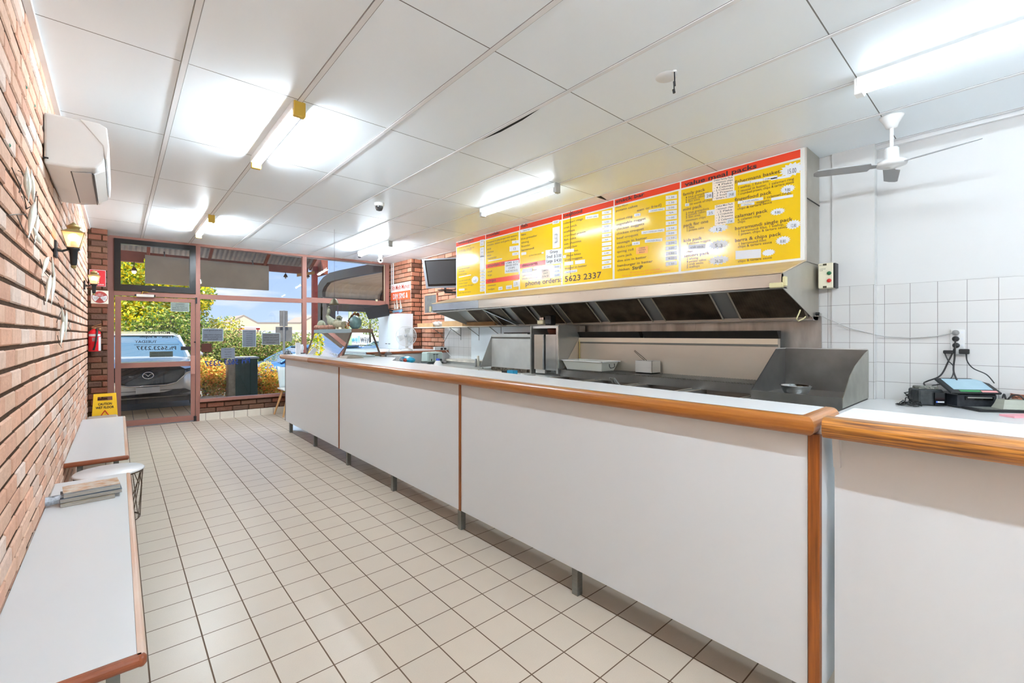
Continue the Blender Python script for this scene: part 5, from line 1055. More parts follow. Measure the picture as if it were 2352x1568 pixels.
# Sth Melb Market sign
t = thing('dim_sims_sign', (4.30, 8.37, 2.12), 'white and orange dim sims sign on the brick pier', 'sign')
MB().box(4.298, 4.306, 7.90, 8.74, 2.125, 2.47).build('plate', mat('sign_white', c3(232, 226, 222), .5), t); MB().box(4.296, 4.299, 7.90, 8.74, 2.125, 2.30).build('orange_half', mat('sign_orange', c3(228, 96, 50), .5), t)
m = MB(); m.text('5th Melb Market', (4.295, 8.70, 2.345), (0, -1, 0), UP, .13, .77, 0, .01); m.text('DIM SIMS &', (4.295, 8.64, 2.16), (0, -1, 0), UP, .15, .64, 1, .02); m.build('lettering', [mat('orange_ink', c3(206, 70, 40), .5), PAPER], t)
# model boat on cupboard
t = thing('model_boat', (4.15, 8.15, 1.829), 'small blue and red model sailing boat on top of the white cupboard', 'model boat')
m = MB(); vs = []; 
for i in range(9):
    k = i/8; y_ = 7.95+.42*k; w = .045*math.sin(math.pi*min(.96, max(.04, k)))**.6; dz = .02*(2*k-1)**2
    vs += [(4.15-w, y_, 1.90+dz), (4.15, y_, 1.85+dz), (4.15+w, y_, 1.90+dz)]
m.add(vs, [(3*i, 3*i+3, 3*i+4, 3*i+1) for i in range(8)]+[(3*i+1, 3*i+4, 3*i+5, 3*i+2) for i in range(8)]+[(3*i, 3*i+2, 3*i+5, 3*i+3) for i in range(8)]); m.build('hull', mat('boat_blue', c3(130, 176, 206), .4), t); MB().box(4.12, 4.18, 8.08, 8.22, 1.829, 1.86).build('stand', mat('boat_red', c3(150, 50, 40), .5), t)
for y_, h_ in ((8.05, .25), (8.2, .3), (8.3, .2)):
    m = MB(); m.cyl((4.15, y_, 1.89), (4.15, y_, 1.9+h_), .004); m.add([(4.15, y_, 1.93), (4.15, y_-.09, 1.94), (4.15, y_, 1.9+h_)], [(0, 1, 2)], 1); m.build('sail', [WOODV, mat('sail_grey', c3(190, 180, 170), .7)], t)
# conduit and tape on the pier
m = MB(); m.cyl((4.295, 8.62, 2.47), (4.295, 8.62, H), .012); m.cyl((4.295, 8.7, 2.47), (4.295, 8.7, H), .008); tag(m.build('electrical_conduit', PLASTW), 'pair of white conduits running up the brick pier above the dim sims sign', 'conduit')
# black monitor under the ceiling corner
t = thing('hanging_monitor', (3.6, 8.0, 1.9), 'small black screen seen from behind next to the window corner', 'monitor')
q = [Vector(PY(u, v, 8.2)) for u, v in ((836, 707), (889, 698), (894, 724), (846, 733))]
m = MB(); m.prism(q, (.05, .06, 0)); m.build('casing', mat('monitor_back', c3(18, 18, 20), .5), t); m = MB(); m.tube([(q[1]+q[2])/2, Vector((4.27, 8.4, 1.9))], .015, 0, 8); m.build('arm', BLACK, t)
# ============================================================ REAR BENCH AND TILL THINGS
t = thing('rear_bench', (3.4, -.8, 0), 'low white laminate bench along the tiled wall behind the cash counter', 'bench')
ZB = .917
MB().box(2.6, 4.433, -2.6, .79, ZB-.03, ZB).build('worktop', mat('rear_laminate', c3(222, 222, 222), .3), t); MB().box(4.43, 4.52, -2.6, .757, ZB-.03, ZB).build('worktop_strip', mat('rear_laminate', c3(222, 222, 222)), t)
MB().box(2.63, 4.42, -2.6, .77, 0, ZB-.03).build('cabinet', WHITE, t)
# power point
px0, py_ = 4.518, .285
t = thing('power_point', (4.52, .285, 1.30), 'tall white multi-outlet power point on the tiles with black plugs', 'power outlet')
a = PX(2183, 756, 4.52); b = PX(2216, 814, 4.52)
MB().box(4.510, 4.522, b[1], a[1], b[2], a[2], ch=.003).build('plate', PLASTW, t)
for u, v, mt in ((2195, 764, mat('grey_plug', c3(140, 140, 138), .4)), (2195, 778, BLACK), (2196, 793, BLACK)):
    p = PX(u, v, 4.51); m = MB(); m.lathe([(0, .026), (.014, .024), (.019, .012), (.02, 0)], p, 0, 18, (-1, 0, 0)); m.build('plug', mt, t)
for v in (763, 778, 793): p = PX(2210, v, 4.51); MB().box(4.507, 4.511, p[1]-.006, p[1]+.006, p[2]-.007, p[2]+.007).build('switch', PAPER, t)
for u0, u1, v0, v1 in ((2167, 2192, 804, 812), (2203, 2227, 801, 813)):
    a = PX(u0, v0, 4.49); b = PX(u1, v1, 4.49); MB().box(4.46, 4.512, b[1], a[1], b[2], a[2], ch=.004).build('adaptor', BLACK, t)
def cord(name, pts, r, label, mt=BLACK):
    m = MB(); m.tube(pts, r, 0, 6); tag(m.build(name, mt), label, 'cable')
def smooth(pts, n=6):
    P = [Vector(p) for p in pts]; out = []
    for i in range(len(P)-1):
        p0, p1, p2, p3 = P[max(i-1, 0)], P[i], P[i+1], P[min(i+2, len(P)-1)]
        for k in range(n):
            s = k/n; out.append(.5*((2*p1)+(p2-p0)*s+(2*p0-5*p1+4*p2-p3)*s*s+(3*p1-p0-3*p2+p3)*s**3))
    out.append(P[-1]); return out
cord('black_cable', smooth([PX(2195, 795, 4.48), PX(2178, 830, 4.47), PX(2160, 862, 4.46), PX(2130, 875, 4.44), PX(2122, 880, 4.40), PX(2128, 890, 4.36)]), .005, 'thick black cable curving from the power point down to the receipt printer')
cord('black_cable', smooth([PX(2194, 780, 4.478), PX(2193, 815, 4.47), PX(2190, 850, 4.46), PX(2198, 873, 4.44)]), .005, 'black cable hanging straight down behind the till screen')
cord('black_cable', smooth([PX(2170, 811, 4.47), PX(2178, 828, 4.46), PX(2190, 842, 4.45), PX(2186, 866, 4.44), PX(2165, 880, 4.42), PX(2140, 885, 4.40)]), .0035, 'thin black cable crossing between the printer and the left adaptor')
cord('black_cable', smooth([PX(2219, 813, 4.47), PX(2222, 830, 4.47), PX(2236, 846, 4.46), PX(2266, 860, 4.45), PX(2284, 880, 4.44)]), .0035, 'thin black cable from the right adaptor down to the screen corner')
# receipt printer
e1 = Vector((math.cos(YAW+.18), -math.sin(YAW+.18), 0)); e2 = Vector((e1.y*-1, e1.x, 0)); e2 = Vector((SY, CO, 0)) if e2.dot(Vector((SY, CO, 0))) < 0 else e2
def loc(p, a, b, c_): return Vector(p)+e1*a+e2*b+Vector((0, 0, c_))
P0 = Vector(PZ(2142, 932, ZB+.002)); t = thing('receipt_printer', P0, 'dusty black receipt printer box left of the till screen', 'printer')
m = MB(); m.obox(loc(P0, 0, .07, .058), e1*.074, e2*.06, (0, 0, .056), ch=.008); m.build('body', mat('dusty_black', c3(34, 38, 42), .45, noise=.7, nscale=30, ncol=c3(70, 74, 74)), t)
m = MB(); m.obox(loc(P0, .045, -.003, .05), e1*.035, e2*.004, (0, 0, .045)); m.build('front_panel', BLACKG, t)
m = MB(); m.obox(loc(P0, 0, .07, .122), e1*.06, e2*.04, (0, 0, .012), ch=.006); m.build('lid', mat('dusty_grey', c3(76, 78, 72), .6, noise=.9, nscale=60, ncol=c3(160, 160, 150)), t)
m = MB(); m.obox(loc(P0, .045, -.009, .03), e1*.02, e2*.001, (0, 0, .005), 0); m.obox(loc(P0, .02, -.009, .03), e1*.004, e2*.001, (0, 0, .006), 1); m.build('maker_badge', [PAPER, mat('badge_blue', c3(80, 120, 220), .5)], t)
# till: screen on stand with printer slot
P1 = Vector(PZ(2240, 938, ZB+.002)); t = thing('till_terminal', P1, 'black till terminal with a tilted lit touch screen on the rear bench', 'till')
m = MB(); m.obox(loc(P1, .02, .09, .05), e1*.115, e2*.085, (0, 0, .048), ch=.01); m.build('base', mat('till_black', c3(26, 30, 36), .35, noise=.4, nscale=40, ncol=c3(60, 64, 70)), t)
m = MB(); m.obox(loc(P1, .02, -.003, .07), e1*.08, e2*.004, (0, 0, .012)); m.obox(loc(P1, .02, -.008, .075), e1*.07, e2*.004, (0, 0, .004), 1); m.build('paper_slot', [BLACKG, STEELD], t)
tiltb = (e2*.08+Vector((0, 0, .042))); cc = loc(P1, .0, .07, .145); nn = e1.cross(tiltb).normalized(); nn = nn if nn.z > 0 else -nn
m = MB(); m.obox(cc, e1*.148, tiltb, nn*.008, ch=.004); m.build('screen_frame', mat('frame_black', c3(40, 42, 44), .35, noise=.5, nscale=50), t)
SCR = mat('lit_screen', c3(150, 178, 192), .3, emit=.07, noise=.3, nscale=14, ncol=c3(120, 150, 166)); m = MB(); m.obox(cc+nn*.009+e1*.0+tiltb*.1, e1*.115, tiltb*.72, nn*.001, 0); m.build('screen', SCR, t)
m = MB(); m.obox(cc+nn*.0095-e1*.03-tiltb*.82, e1*.06, tiltb*.1, nn*.001, 0); m.build('green_sticker', mat('green_lbl', c3(60, 150, 90), .5), t); m = MB(); m.obox(cc+nn*.0095+e1*.08-tiltb*.86, e1*.045, tiltb*.1, nn*.001, 0); m.build('pink_sticker', mat('pink_lbl', c3(230, 160, 160), .5), t)
m = MB(); m.obox(loc(P1, .16, .12, .06), e1*.05, e2*.05, (0, 0, .05), ch=.01); m.build('side_block', BLACK, t)
# cable coil on bench
m = MB(); pts = []; rr = random.Random(4); c0 = Vector(PZ(2088, 930, ZB+.006))
for k in range(70):
    a = k*.5; r = .035+.02*math.sin(k*.7); pts.append(c0+Vector((.0, 0, .03*rr.random()**2))+e1*math.cos(a)*r*1.4+e2*math.sin(a)*r)
pts += smooth([pts[-1], c0+e1*.0+e2*.03+Vector((0, 0, .05)), c0+e1*.05+e2*.04+Vector((0, 0, .02)), c0+e1*.09+e2*.02]); m.tube(pts, .003, 0, 6)
tag(m.build('cable_coil', BLACK), 'tangled loop of thin black cable lying left of the receipt printer', 'cable')
m = MB()
for k in range(4): m.tube([loc(P0, -.088, .04+.02*k, .02+.012*k), loc(P0, -.115, .04+.02*k, .03+.016*k), loc(P0, -.11, .05, .06+.01*k), loc(P0, -.088, .07, .08+.01*k)], .004, 0, 6)
for k in range(4): m.tube([loc(P0, .088, .04+.02*k, .03+.014*k), loc(P0, .12, .04+.02*k, .03+.016*k), loc(P0, .125, .05, .06+.01*k), loc(P0, .10, .07, .09)], .004, 0, 6)
tag(m.build('cable_bundle', BLACK), 'bundle of black cables bulging from both sides of the receipt printer', 'cable')
m = MB(); m.tube(smooth([PZ(2300, 925, ZB+.02), PX(2306, 905, 4.40), PX(2312, 918, 4.36), PX(2325, 908, 4.36), PX(2342, 908, 4.36), PX(2352, 918, 4.36)]), .005, 0, 6); tag(m.build('black_cable', BLACK), 'black cable looping behind the clear container near the basket', 'cable')
# tray, container, basket, pink pad
q = [Vector(PZ(u, v, ZB+.018)) for u, v in ((2236, 938), (2252, 934), (2360, 944), (2420, 960), (2352, 952))]
c0 = Vector(PZ(2310, 944, ZB)); m = MB(); m.obox(c0+Vector((0, 0, .009)), e1*.2, e2*.075, (0, 0, .008), ch=.004); m.obox(c0+Vector((0, 0, .0175)), e1*.17, e2*.055, (0, 0, .001), 1); tag(m.build('clip_folder', [BLACK, mat('dusty_cover', c3(150, 152, 146), .4, noise=.9, nscale=50, ncol=c3(80, 82, 76))]), 'flat black folder with grey top on the rear bench in front of the container', 'folder')
c0 = Vector(PZ(2322, 938, ZB+.02)); m = MB()
for s, z, k in ((1, .002, 0),):
    vs = []
    for zz, w, d in ((0, .078, .045), (.03, .066, .036), (.06, .058, .03)):
        vs += [c0+e1*a*w+e2*b*d+Vector((0, 0, zz)) for a, b in ((-1, -1), (1, -1), (1, 1), (-1, 1))]
    m.add(vs, [(i*4+j, i*4+(j+1) % 4, i*4+4+(j+1) % 4, i*4+4+j) for i in range(2) for j in range(4)]+[(8, 9, 10, 11)])
tag(m.build('clear_container', mat('cloudy_plastic', c3(206, 210, 196), .25, trans=.3, alpha=.85), solid=.002), 'upturned clear plastic food container on the black folder', 'container')
c0 = Vector(PZ(2362, 936, ZB+.02)); m = MB(); m.lathe([(0, 0), (.045, 0), (.05, .005), (.072, .06), (.078, .085), (.082, .088), (.074, .09), (.05, .02), (0, .012)], c0, 0, 30)
for k in range(16):
    for z in range(5): a = 2*math.pi*(k+.5*(z % 2))/16; r = .05+.028*z/5+.002; m.ball(c0+Vector((math.cos(a)*r, math.sin(a)*r, .01+.016*z)), (.009, .009, .006), 0, 6, m=4)
tag(m.build('woven_basket', mat('wicker_pink', c3(186, 128, 104), .7, noise=.6, nscale=80)), 'small pinkish-brown woven basket cut by the right edge of the photo', 'basket')
c0 = Vector(PZ(2350, 957, ZB)); m = MB(); m.obox(c0+Vector((0, 0, .007)), (e1*math.cos(.25)+e2*math.sin(.25))*.11, (e2*math.cos(.25)-e1*math.sin(.25))*.04, (0, 0, .006)); tag(m.build('note_pad', mat('pink_paper', c3(232, 164, 172), .6)), 'pink note pad on the rear bench near the right frame edge', 'note pad')

# ============================================================ DISPLAY CABINET ON THE COUNTER
t = thing('glass_display_cabinet', (2.3, 6.2, ZT), 'glass food display cabinet with steel top on the far end of the counter', 'display cabinet')
dx0, dx1, da, db = 2.16, 2.46, 5.5, 6.87; zb, zt = ZT+.002, 1.495
MB().box(dx0, dx0+.02, da, db, 1.447, zt, ch=.003).build('top_front', mat('lit_blue_steel', c3(176, 196, 198), .3, .8), t); MB().box(dx0+.02, dx1, da, da+.02, 1.447, zt, ch=.003).build('top_end', mat('dim_brown_steel', c3(140, 112, 96), .3, .7), t)  # lit front and darker end of one steel top put into the colours
MB().box(dx0+.02, dx1, da+.02, db, 1.455, zt-.003).build('top_panel', STEEL, t)
GB = glassmat('cabinet_glass', (.86, .95, .97, 1), .10)
m = MB(); m.quad((2.06, da+.01, zb), (2.06, db, zb), (dx0+.01, db, 1.45), (dx0+.01, da+.01, 1.45)); m.build('front_glass', GB, t)
m = MB(); m.quad((2.06, da+.005, zb), (2.565, da+.005, zb), (dx1-.01, da+.005, 1.45), (dx0+.01, da+.005, 1.45)); m.build('end_glass', GB, t)
m = MB(); m.quad((2.06, db, zb), (2.565, db, zb), (dx1-.01, db, 1.45), (dx0+.01, db, 1.45)); m.build('end_glass', GB, t)
for a, b in (((2.06, da, zb), (dx0+.015, da, 1.45)), ((2.565, da, zb), (dx1-.015, da, 1.45)), ((2.06, db, zb), (dx0+.015, db, 1.45)), ((2.565, db, zb), (dx1-.015, db, 1.45))):
    m = MB(); m.obox((Vector(a)+Vector(b))/2, (.011, 0, 0), (0, .008, 0), (Vector(b)-Vector(a))/2); m.build('post', mat('brown_post', c3(104, 86, 76), .35, .6), t)
MB().box(2.15, 2.5, da+.03, db-.03, zb, zb+.02).build('base_tray', STEEL, t)
MB().box(2.2, 2.47, da+.05, db-.05, 1.28, 1.286).build('inner_shelf', GB, t)
# sign paper behind front glass and stickers
m = MB(); A = lambda y, k: (2.062+(dx0-2.05)*k+.004, y, zb+(1.45-zb)*k); m.quad(A(5.60, .08), A(5.76, .08), A(5.80, .62), A(5.66, .62)); m.build('menu_card', mat('card_brown', c3(130, 116, 104), .6), t)
m = MB(); m.quad(A(5.53, .6), A(5.60, .6), A(5.60, .78), A(5.53, .78)); m.quad(A(5.54, .8), A(5.64, .8), A(5.64, .9), A(5.54, .9), 1); m.build('stickers', [mat('sticker_mix', c3(170, 170, 190), .5, noise=1, nscale=60, ncol=c3(120, 60, 60)), PAPER], t)
m = MB(); m.text('&CHILLI', (2.075, 5.98, zb+.008), (-.05, -1, .0), UP, .06, .34, 0, .02); m.build('lettering', PAPER, t)
# things on the display top
def solo(m, nm, mt, lb, cat, **k): return tag(m.build(nm, mt, **k), lb, cat)
ZD = 1.496; GREYG = mat('patina_green', c3(140, 142, 118), .7, noise=.6, nscale=30, ncol=c3(100, 108, 96))
def DP(u, v, x=2.3): return Vector(PX(u, v, x))
t = thing('rooster_figurine', (2.3, DP(762, 755)[1], ZD), 'green-grey rooster ornament with tall fan tail on top of the display cabinet', 'ornament')
XR = 2.32
def DV(u, v, x=XR): return Vector(PX(u, v, x))
m = MB(); m.tube([DV(753, 727), DV(756, 731), DV(760, 738), DV(766, 743), DV(774, 742), DV(780, 737)], [.022, .035, .055, .062, .055, .03], 0, 12)
m.ball(DV(752.5, 726), (.024, .034, .028), 0, 12); m.tube([DV(765, 747), DV(765, 753.5)], [.035, .045], 0, 10); m.build('body', GREYG, t)
m = MB()
for k in range(7):
    u0, v0 = 777, 740; u1, v1 = 771+2.3*k, 727-4.5*math.sin(k/6*2.6)+k*.6; a, b = DV(u0, v0), DV(u1, v1); s_ = (b-a).cross(Vector((1, 0, 0))).normalized()*.018; m.prism([a-s_*.5, (a+b)/2-s_*1.3, b, (a+b)/2+s_*1.3, a+s_*.5], (.014, 0, 0))
m.build('tail', GREYG, t)
m = MB(); m.prism([DV(749.5, 727), DV(746.5, 728.5), DV(750, 729.5)], (.012, 0, 0)); m.prism([DV(750, 724), DV(750.5, 720), DV(752, 722), DV(753.5, 719.5), DV(755, 722), DV(755.5, 725)], (.01, 0, 0)); m.build('comb', mat('dark_patina', c3(118, 110, 84), .7), t)
t = thing('bird_finial_rod', (DV(753, 755, 2.33).x, DV(753, 755, 2.33).y, ZD), 'thin rod with a small round bird on top rising behind the rooster', 'ornament')
m = MB(); m.tube([(2.33, DV(753, 752, 2.33).y, ZD), DV(753, 706, 2.33)], .006, 0, 6); m.build('rod', DWIRE, t); m = MB(); q_ = DV(755, 715, 2.33); m.ball(q_, (.02, .05, .045), 0, 12); m.tube([q_+Vector((0, .02, .04)), q_+Vector((0, -.01, .07)), q_+Vector((0, -.04, .065))], [.012, .01, .004], 0, 8); m.build('bird', GREYG, t)
t = thing('horse_figurine', (2.2, DP(780, 755, 2.2)[1], ZD), 'small pale four-legged animal ornament standing in front of the rooster', 'ornament')
m = MB(); m.tube([DP(771, 741, 2.2), DP(775, 742.5, 2.2), DP(782, 744, 2.2), DP(789, 744, 2.2)], [.03, .042, .045, .034], 0, 12)
for u in (772, 775.5, 786, 789): m.tube([DP(u, 744, 2.2), DP(u+.3, 754.8, 2.2)], [.02, .012], 0, 8)
m.tube([DP(772, 740, 2.2), DP(768.5, 742, 2.2), DP(766.5, 748, 2.2)], [.034, .026, .014], 0, 10); m.build('body', mat('pale_patina', c3(168, 164, 138), .7, noise=.4, nscale=30), t)
t = thing('bell_ornament', DP(768, 690), 'small bronze bell hanging on a rod above the display cabinet', 'bell')
c0 = DP(768, 697); m = MB(); m.lathe([(0, .075), (.02, .07), (.04, .05), (.055, .01), (.075, -.015), (.07, -.018), (0, 0)], c0, 0, 18); m.build('bell_body', mat('bronze_patina', c3(96, 90, 70), .5, .5), t); m = MB(); m.tube([DP(776, 700), DP(776, 722)], .006, 0, 6); m.tube([c0+Vector((0, 0, .07)), (c0.x, c0.y, H)], .002, 0, 5); m.build('rod', mat('rod_purple', c3(100, 84, 100), .5), t)
t = thing('teal_vase', DP(820, 755, 2.38), 'round teal shell-shaped pot with brown dried leaves on the display cabinet', 'vase')
c0 = DP(816, 741, 2.36); m = MB(); m.ball(c0, (.08, .10, .09), 0, 20, m=12); m.build('pot', mat('teal_glaze', c3(104, 138, 140), .4, noise=.4, nscale=20), t)
m = MB(); rr = random.Random(6)
for k in range(46):
    a = DP(800+26*k/46, 738-16*math.sin(k/46*2.4)-rr.random()*2, 2.34); d = Vector((rr.uniform(-.02, .02), rr.uniform(-.04, .02), rr.uniform(0, .04))); s = Vector((.012, .01, -.006)); m.add([a-s, a+d, a+s, a-d*.5], [(0, 1, 2, 3)])
m.build('dried_leaves', mat('brown_leaf', c3(150, 96, 60), .8, noise=.6, nscale=40), t)
m = MB(); rr = random.Random(8)
for k in range(70):
    a = DP(rr.uniform(788, 802), rr.uniform(738, 754), 2.26+rr.uniform(-.04, .04)); r = Vector((rr.uniform(-1, 1), rr.uniform(-1, 1), rr.uniform(-1, 1)))*.022; s = r.cross(Vector((0, .3, 1))).normalized()*.012; m.add([a-r, a+s, a+r, a-s], [(0, 1, 2, 3)], 0 if k % 3 else 1)
tag(m.build('artificial_plant', [mat('orange_leaf', c3(190, 84, 40), .6), mat('lime_leaf', c3(170, 190, 60), .6)]), 'small orange and lime artificial plant between the ornaments on the cabinet', 'plant')
m = MB(); rr = random.Random(11)
for u in range(726, 768, 5): m.ball(DP(u, 750+rr.random()*2, 2.22), (.03, .05, .03), 0, 8, m=5)
m.ball(DP(738, 746, 2.3), (.05, .12, .07), 1, 12)
tag(m.build('stone_ornament', [mat('pinkish_stone', c3(176, 130, 110), .8, noise=.5), GREYG]), 'row of pinkish stones and a mossy mound on the left of the cabinet top', 'ornament')
# behind display: grey curved scoop & wooden stuff on counter
t = thing('till_scoop', (2.5, 5.2, ZT), 'grey curved paper cover lying beside the display cabinet', 'cover')
m = MB(); P_ = [PY(u, v, 5.3) for u, v in ((795, 825), (800, 818), (815, 815), (830, 818), (845, 828))]
m.prism([Vector(p)+Vector((0, 0, 0)) for p in P_], (0, .25, 0)); m.build('body', mat('scoop_grey', c3(150, 140, 128), .6), t)
def onC(u, v): return Vector(PZ(u, v, ZT+.001))
p = onC(662, 813); m = MB(); m.lathe([(0, .05), (.03, .048), (.04, .02), (.055, .008), (.06, 0), (0, 0)], p, 0, 20); solo(m, 'desk_bell', BLACK, 'small round black desk bell at the far front corner of the counter', 'bell')
p = onC(693, 812); m = MB(); m.lathe([(0, 0), (.05, 0), (.05, .012), (0, .014)], p, 1, 18); m.lathe([(.028, .012), (.028, .11), (.02, .12), (.02, .14), (0, .14)], p, 0, 16); m.box(p.x-.03, p.x+.03, p.y-.02, p.y+.02, p.z+.012, p.z+.06, 2); solo(m, 'sauce_bottle', [PAPER, BLACK, mat('red_label', c3(170, 60, 60), .5)], 'white bottle with red label standing in a black holder near the counter end', 'bottle')
p = onC(686, 811); m = MB(); m.box(1.95, 2.01, 6.98, 7.02, ZT+.001, ZT+.17); solo(m, 'white_card_box', PAPER, 'small upright white box behind the sauce bottle', 'box')
# items peeking over the counter rear edge, standing on a prep table behind it
t = thing('prep_table', (2.8, 4.2, 0), 'low stainless prep table hidden behind the serving counter', 'table')
MB().box(2.62, 2.93, 3.0, 6.75, 1.02, 1.05).build('top', STEEL, t)
for x, y_ in ((2.66, 3.05), (2.9, 3.05), (2.66, 6.7), (2.9, 6.7)): MB().box(x-.015, x+.015, y_-.015, y_+.015, 0, 1.02).build('leg', STEELG, t)
def onT(u, v, x=2.75): return Vector(PX(u, v, x))
p = onT(938, 832, 2.8); m = MB(); m.box(2.7, 2.9, p.y-.14, p.y+.1, 1.051, 1.10); m.v = [Vector(v)+Vector((0, 0, .02*math.sin(v[1]*40))) for v in m.v]
m = MB(); vs = []; rr = random.Random(12)
N_, M_ = 14, 8
for i in range(N_+1):
    for j in range(M_): a = 2*math.pi*j/M_; r = .045*(math.sin(math.pi*i/N_)**.3+.02); vs.append((2.78+math.cos(a)*r*1.6+rr.uniform(-.004, .004), p.y-.16+.30*i/N_, 1.10+math.sin(a)*r+rr.uniform(-.004, .004)))
m.add(vs, [(i*M_+j, i*M_+(j+1) % M_, (i+1)*M_+(j+1) % M_, (i+1)*M_+j) for i in range(N_) for j in range(M_)], 0)
m.text('CHIPS', (2.70, p.y+.1, 1.09), (0, -1, 0), UP, .05, .14, 1, .02); m.ball((2.71, p.y-.08, 1.10), (.02, .035, .025), 2)
solo(m, 'snack_packet', [mat('cyan_foil', c3(30, 160, 200), .3, noise=.3, nscale=20), PAPER, mat('red_print', c3(190, 70, 50), .4)], 'bright blue snack packet lying just behind the counter', 'packet')
p = onT(912, 826, 2.8); m = MB(); m.box(2.7, 2.88, p.y-.12, p.y+.14, 1.051, 1.088); m.box(2.71, 2.87, p.y-.1, p.y+.12, 1.09, 1.145); solo(m, 'white_tub_box', [PLASTW], 'low white lidded plastic box left of the blue snack packet', 'box')
p = onT(892, 822, 2.8); m = MB(); m.lathe([(0, 0), (.05, 0), (.055, .1), (.04, .12), (.035, .13), (0, .13)], (2.8, p.y, 1.051), 0, 16)
m.tube([(2.8, p.y, 1.13), (2.79, p.y-.05, 1.22)], .004, 1, 5); m.tube([(2.8, p.y, 1.13), (2.8, p.y+.04, 1.21)], .004, 1, 5); solo(m, 'utensil_jar', [mat('jar_dark', c3(110, 104, 104), .4), STEEL], 'dark jar holding utensils behind the counter next to the display cabinet', 'jar')
p = onT(875, 820, 2.8); m = MB(); m.box(2.68, 2.92, p.y-.02, p.y+.3, 1.051, 1.12); m.box(2.7, 2.8, p.y-.01, p.y+.08, 1.122, 1.15); solo(m, 'wooden_crate', mat('crate_brown', c3(150, 118, 90), .7, noise=.5), 'low brown wooden tray of small things beside the display cabinet', 'tray')
p = Vector(PX(1006, 845, 2.7)); m = MB(); m.lathe([(0, 0), (.055, 0), (.06, .01), (.06, .02), (.03, .07), (.02, .08), (0, .08)], (2.7, p.y, 1.051), 0, 20); m.lathe([(0, .024), (.022, .022), (.022, 0)], (2.7, p.y, 1.131), 1, 16); solo(m, 'milk_bottle', [PLASTW, mat('blue_cap', c3(50, 80, 190), .4)], 'top of a white plastic bottle with blue cap rising behind the counter', 'bottle')
MB2 = [(1141, 861, mat('peach_scrap', c3(226, 196, 160), .6), 'crumpled peach-coloured paper scrap behind the counter edge'), (1200, 863, mat('white_scrap', c3(226, 228, 224), .5), 'crumpled white paper standing behind the counter edge'), (1100, 854, mat('pink_scrap', c3(214, 170, 160), .6), 'small pink scrap behind the counter edge')]
for u, v, mt, lb in MB2:
    p = Vector(PX(u, v, 2.75)); m = MB(); rr = random.Random(u); m.ball((2.75, p.y, p.z-.02), (.03, .035, .035), 0, 9, m=6); m.v = [tuple(Vector(q)+Vector((rr.uniform(-.012, .012), rr.uniform(-.012, .012), rr.uniform(-.012, .012)))) for q in m.v]; m.sm = [False]*len(m.sm)
    m.tube([(2.75, p.y, p.z-.02), (2.75, p.y, 1.051)], .02, 0, 6); solo(m, 'paper_scrap', mt, lb, 'paper')
p = Vector(PX(1175, 862, 2.75)); m = MB(); m.box(2.72, 2.78, p.y-.05, p.y+.03, 1.051, 1.09); m.box(2.73, 2.77, p.y+.035, p.y+.12, 1.051, 1.08, 1); solo(m, 'blue_carton', [mat('carton_blue', c3(40, 140, 180), .4), BLACKM], 'small blue carton next to a dark handle behind the counter edge', 'carton')
# ============================================================ CAFE CHAIR by the window
cb = Vector(PZ(634, 951, 0)); t = thing('cafe_chair', (cb.x+.2, cb.y, 0), 'white shell chair with pale timber legs behind the far end of the counter', 'chair')
LW = mat('beech', c3(214, 170, 118), .4, noise=.3); x0, y0 = cb.x-.03, cb.y-.0
for a, b, c_, d in ((x0, y0, x0+.13, y0-.05), (x0+.5, y0, x0+.38, y0-.05), (x0+.04, y0-.42, x0+.14, y0-.36), (x0+.46, y0-.42, x0+.36, y0-.36)):
    m = MB(); m.tube([(a, b, 0), (c_, d, .44)], [.014, .022], 0, 10); m.build('leg', LW, t)
m = MB(); m.box(x0+.05, x0+.45, y0-.42, y0+.02, .45, .475, ch=.01); m.build('seat', PLASTW, t)
m = MB(); vs = []
for i in range(7):
    for j in range(9): a = (j-4)/4; zz = .47+.36*i/6; vs.append((x0+.25+a*(.17+.03*i/6), y0-.0+.04*i/6-.05*a*a, zz+.03*(a*a if i == 6 else 0)))
m.add(vs, [(i*9+j, i*9+j+1, (i+1)*9+j+1, (i+1)*9+j) for i in range(6) for j in range(8)], 0, None, True); m.build('backrest', mat('shell_pale', c3(212, 224, 226), .35), t, solid=.012)
# leaflet under counter end
m = MB(); a = [PZ(u, v, .002) for u, v in ((668, 972), (703, 975), (722, 996), (672, 988))]; m.prism(a, (0, 0, .003)); solo(m, 'floor_mat', mat('pale_mat', c3(206, 222, 238), .4), 'pale blue-white sheet on the floor under the far end of the counter', 'mat')

# ============================================================ OUTSIDE
GZ = -.25
PAVE = gridmat('street_pavers', c3(244, 212, 166), c3(130, 112, 90), 'XY', (.23, .11), (0, 0), (.010, .010), rough=.8, noise=.35, ncol=c3(190, 150, 110))

m = MB(); m.quad((-8, 9.0, -.04), (14, 9.0, -.04), (14, 11.3, GZ), (-8, 11.3, GZ)); m.quad((-8, 11.3, GZ), (14, 11.3, GZ), (14, 13.0, GZ), (-8, 13.0, GZ)); g = m.build('street_paving', PAVE); tag(g, 'tan brick paving outside the shop door', 'paving', kind='structure')
m = MB(); m.quad((-60, 13.0, GZ-.01), (90, 13.0, GZ-.01), (90, 120, GZ-.01), (-60, 120, GZ-.01)); g = m.build('car_park_ground', mat('asphalt', c3(120, 118, 114), .9, noise=.4, nscale=3)); tag(g, 'grey asphalt ground beyond the paving', 'ground', kind='structure')
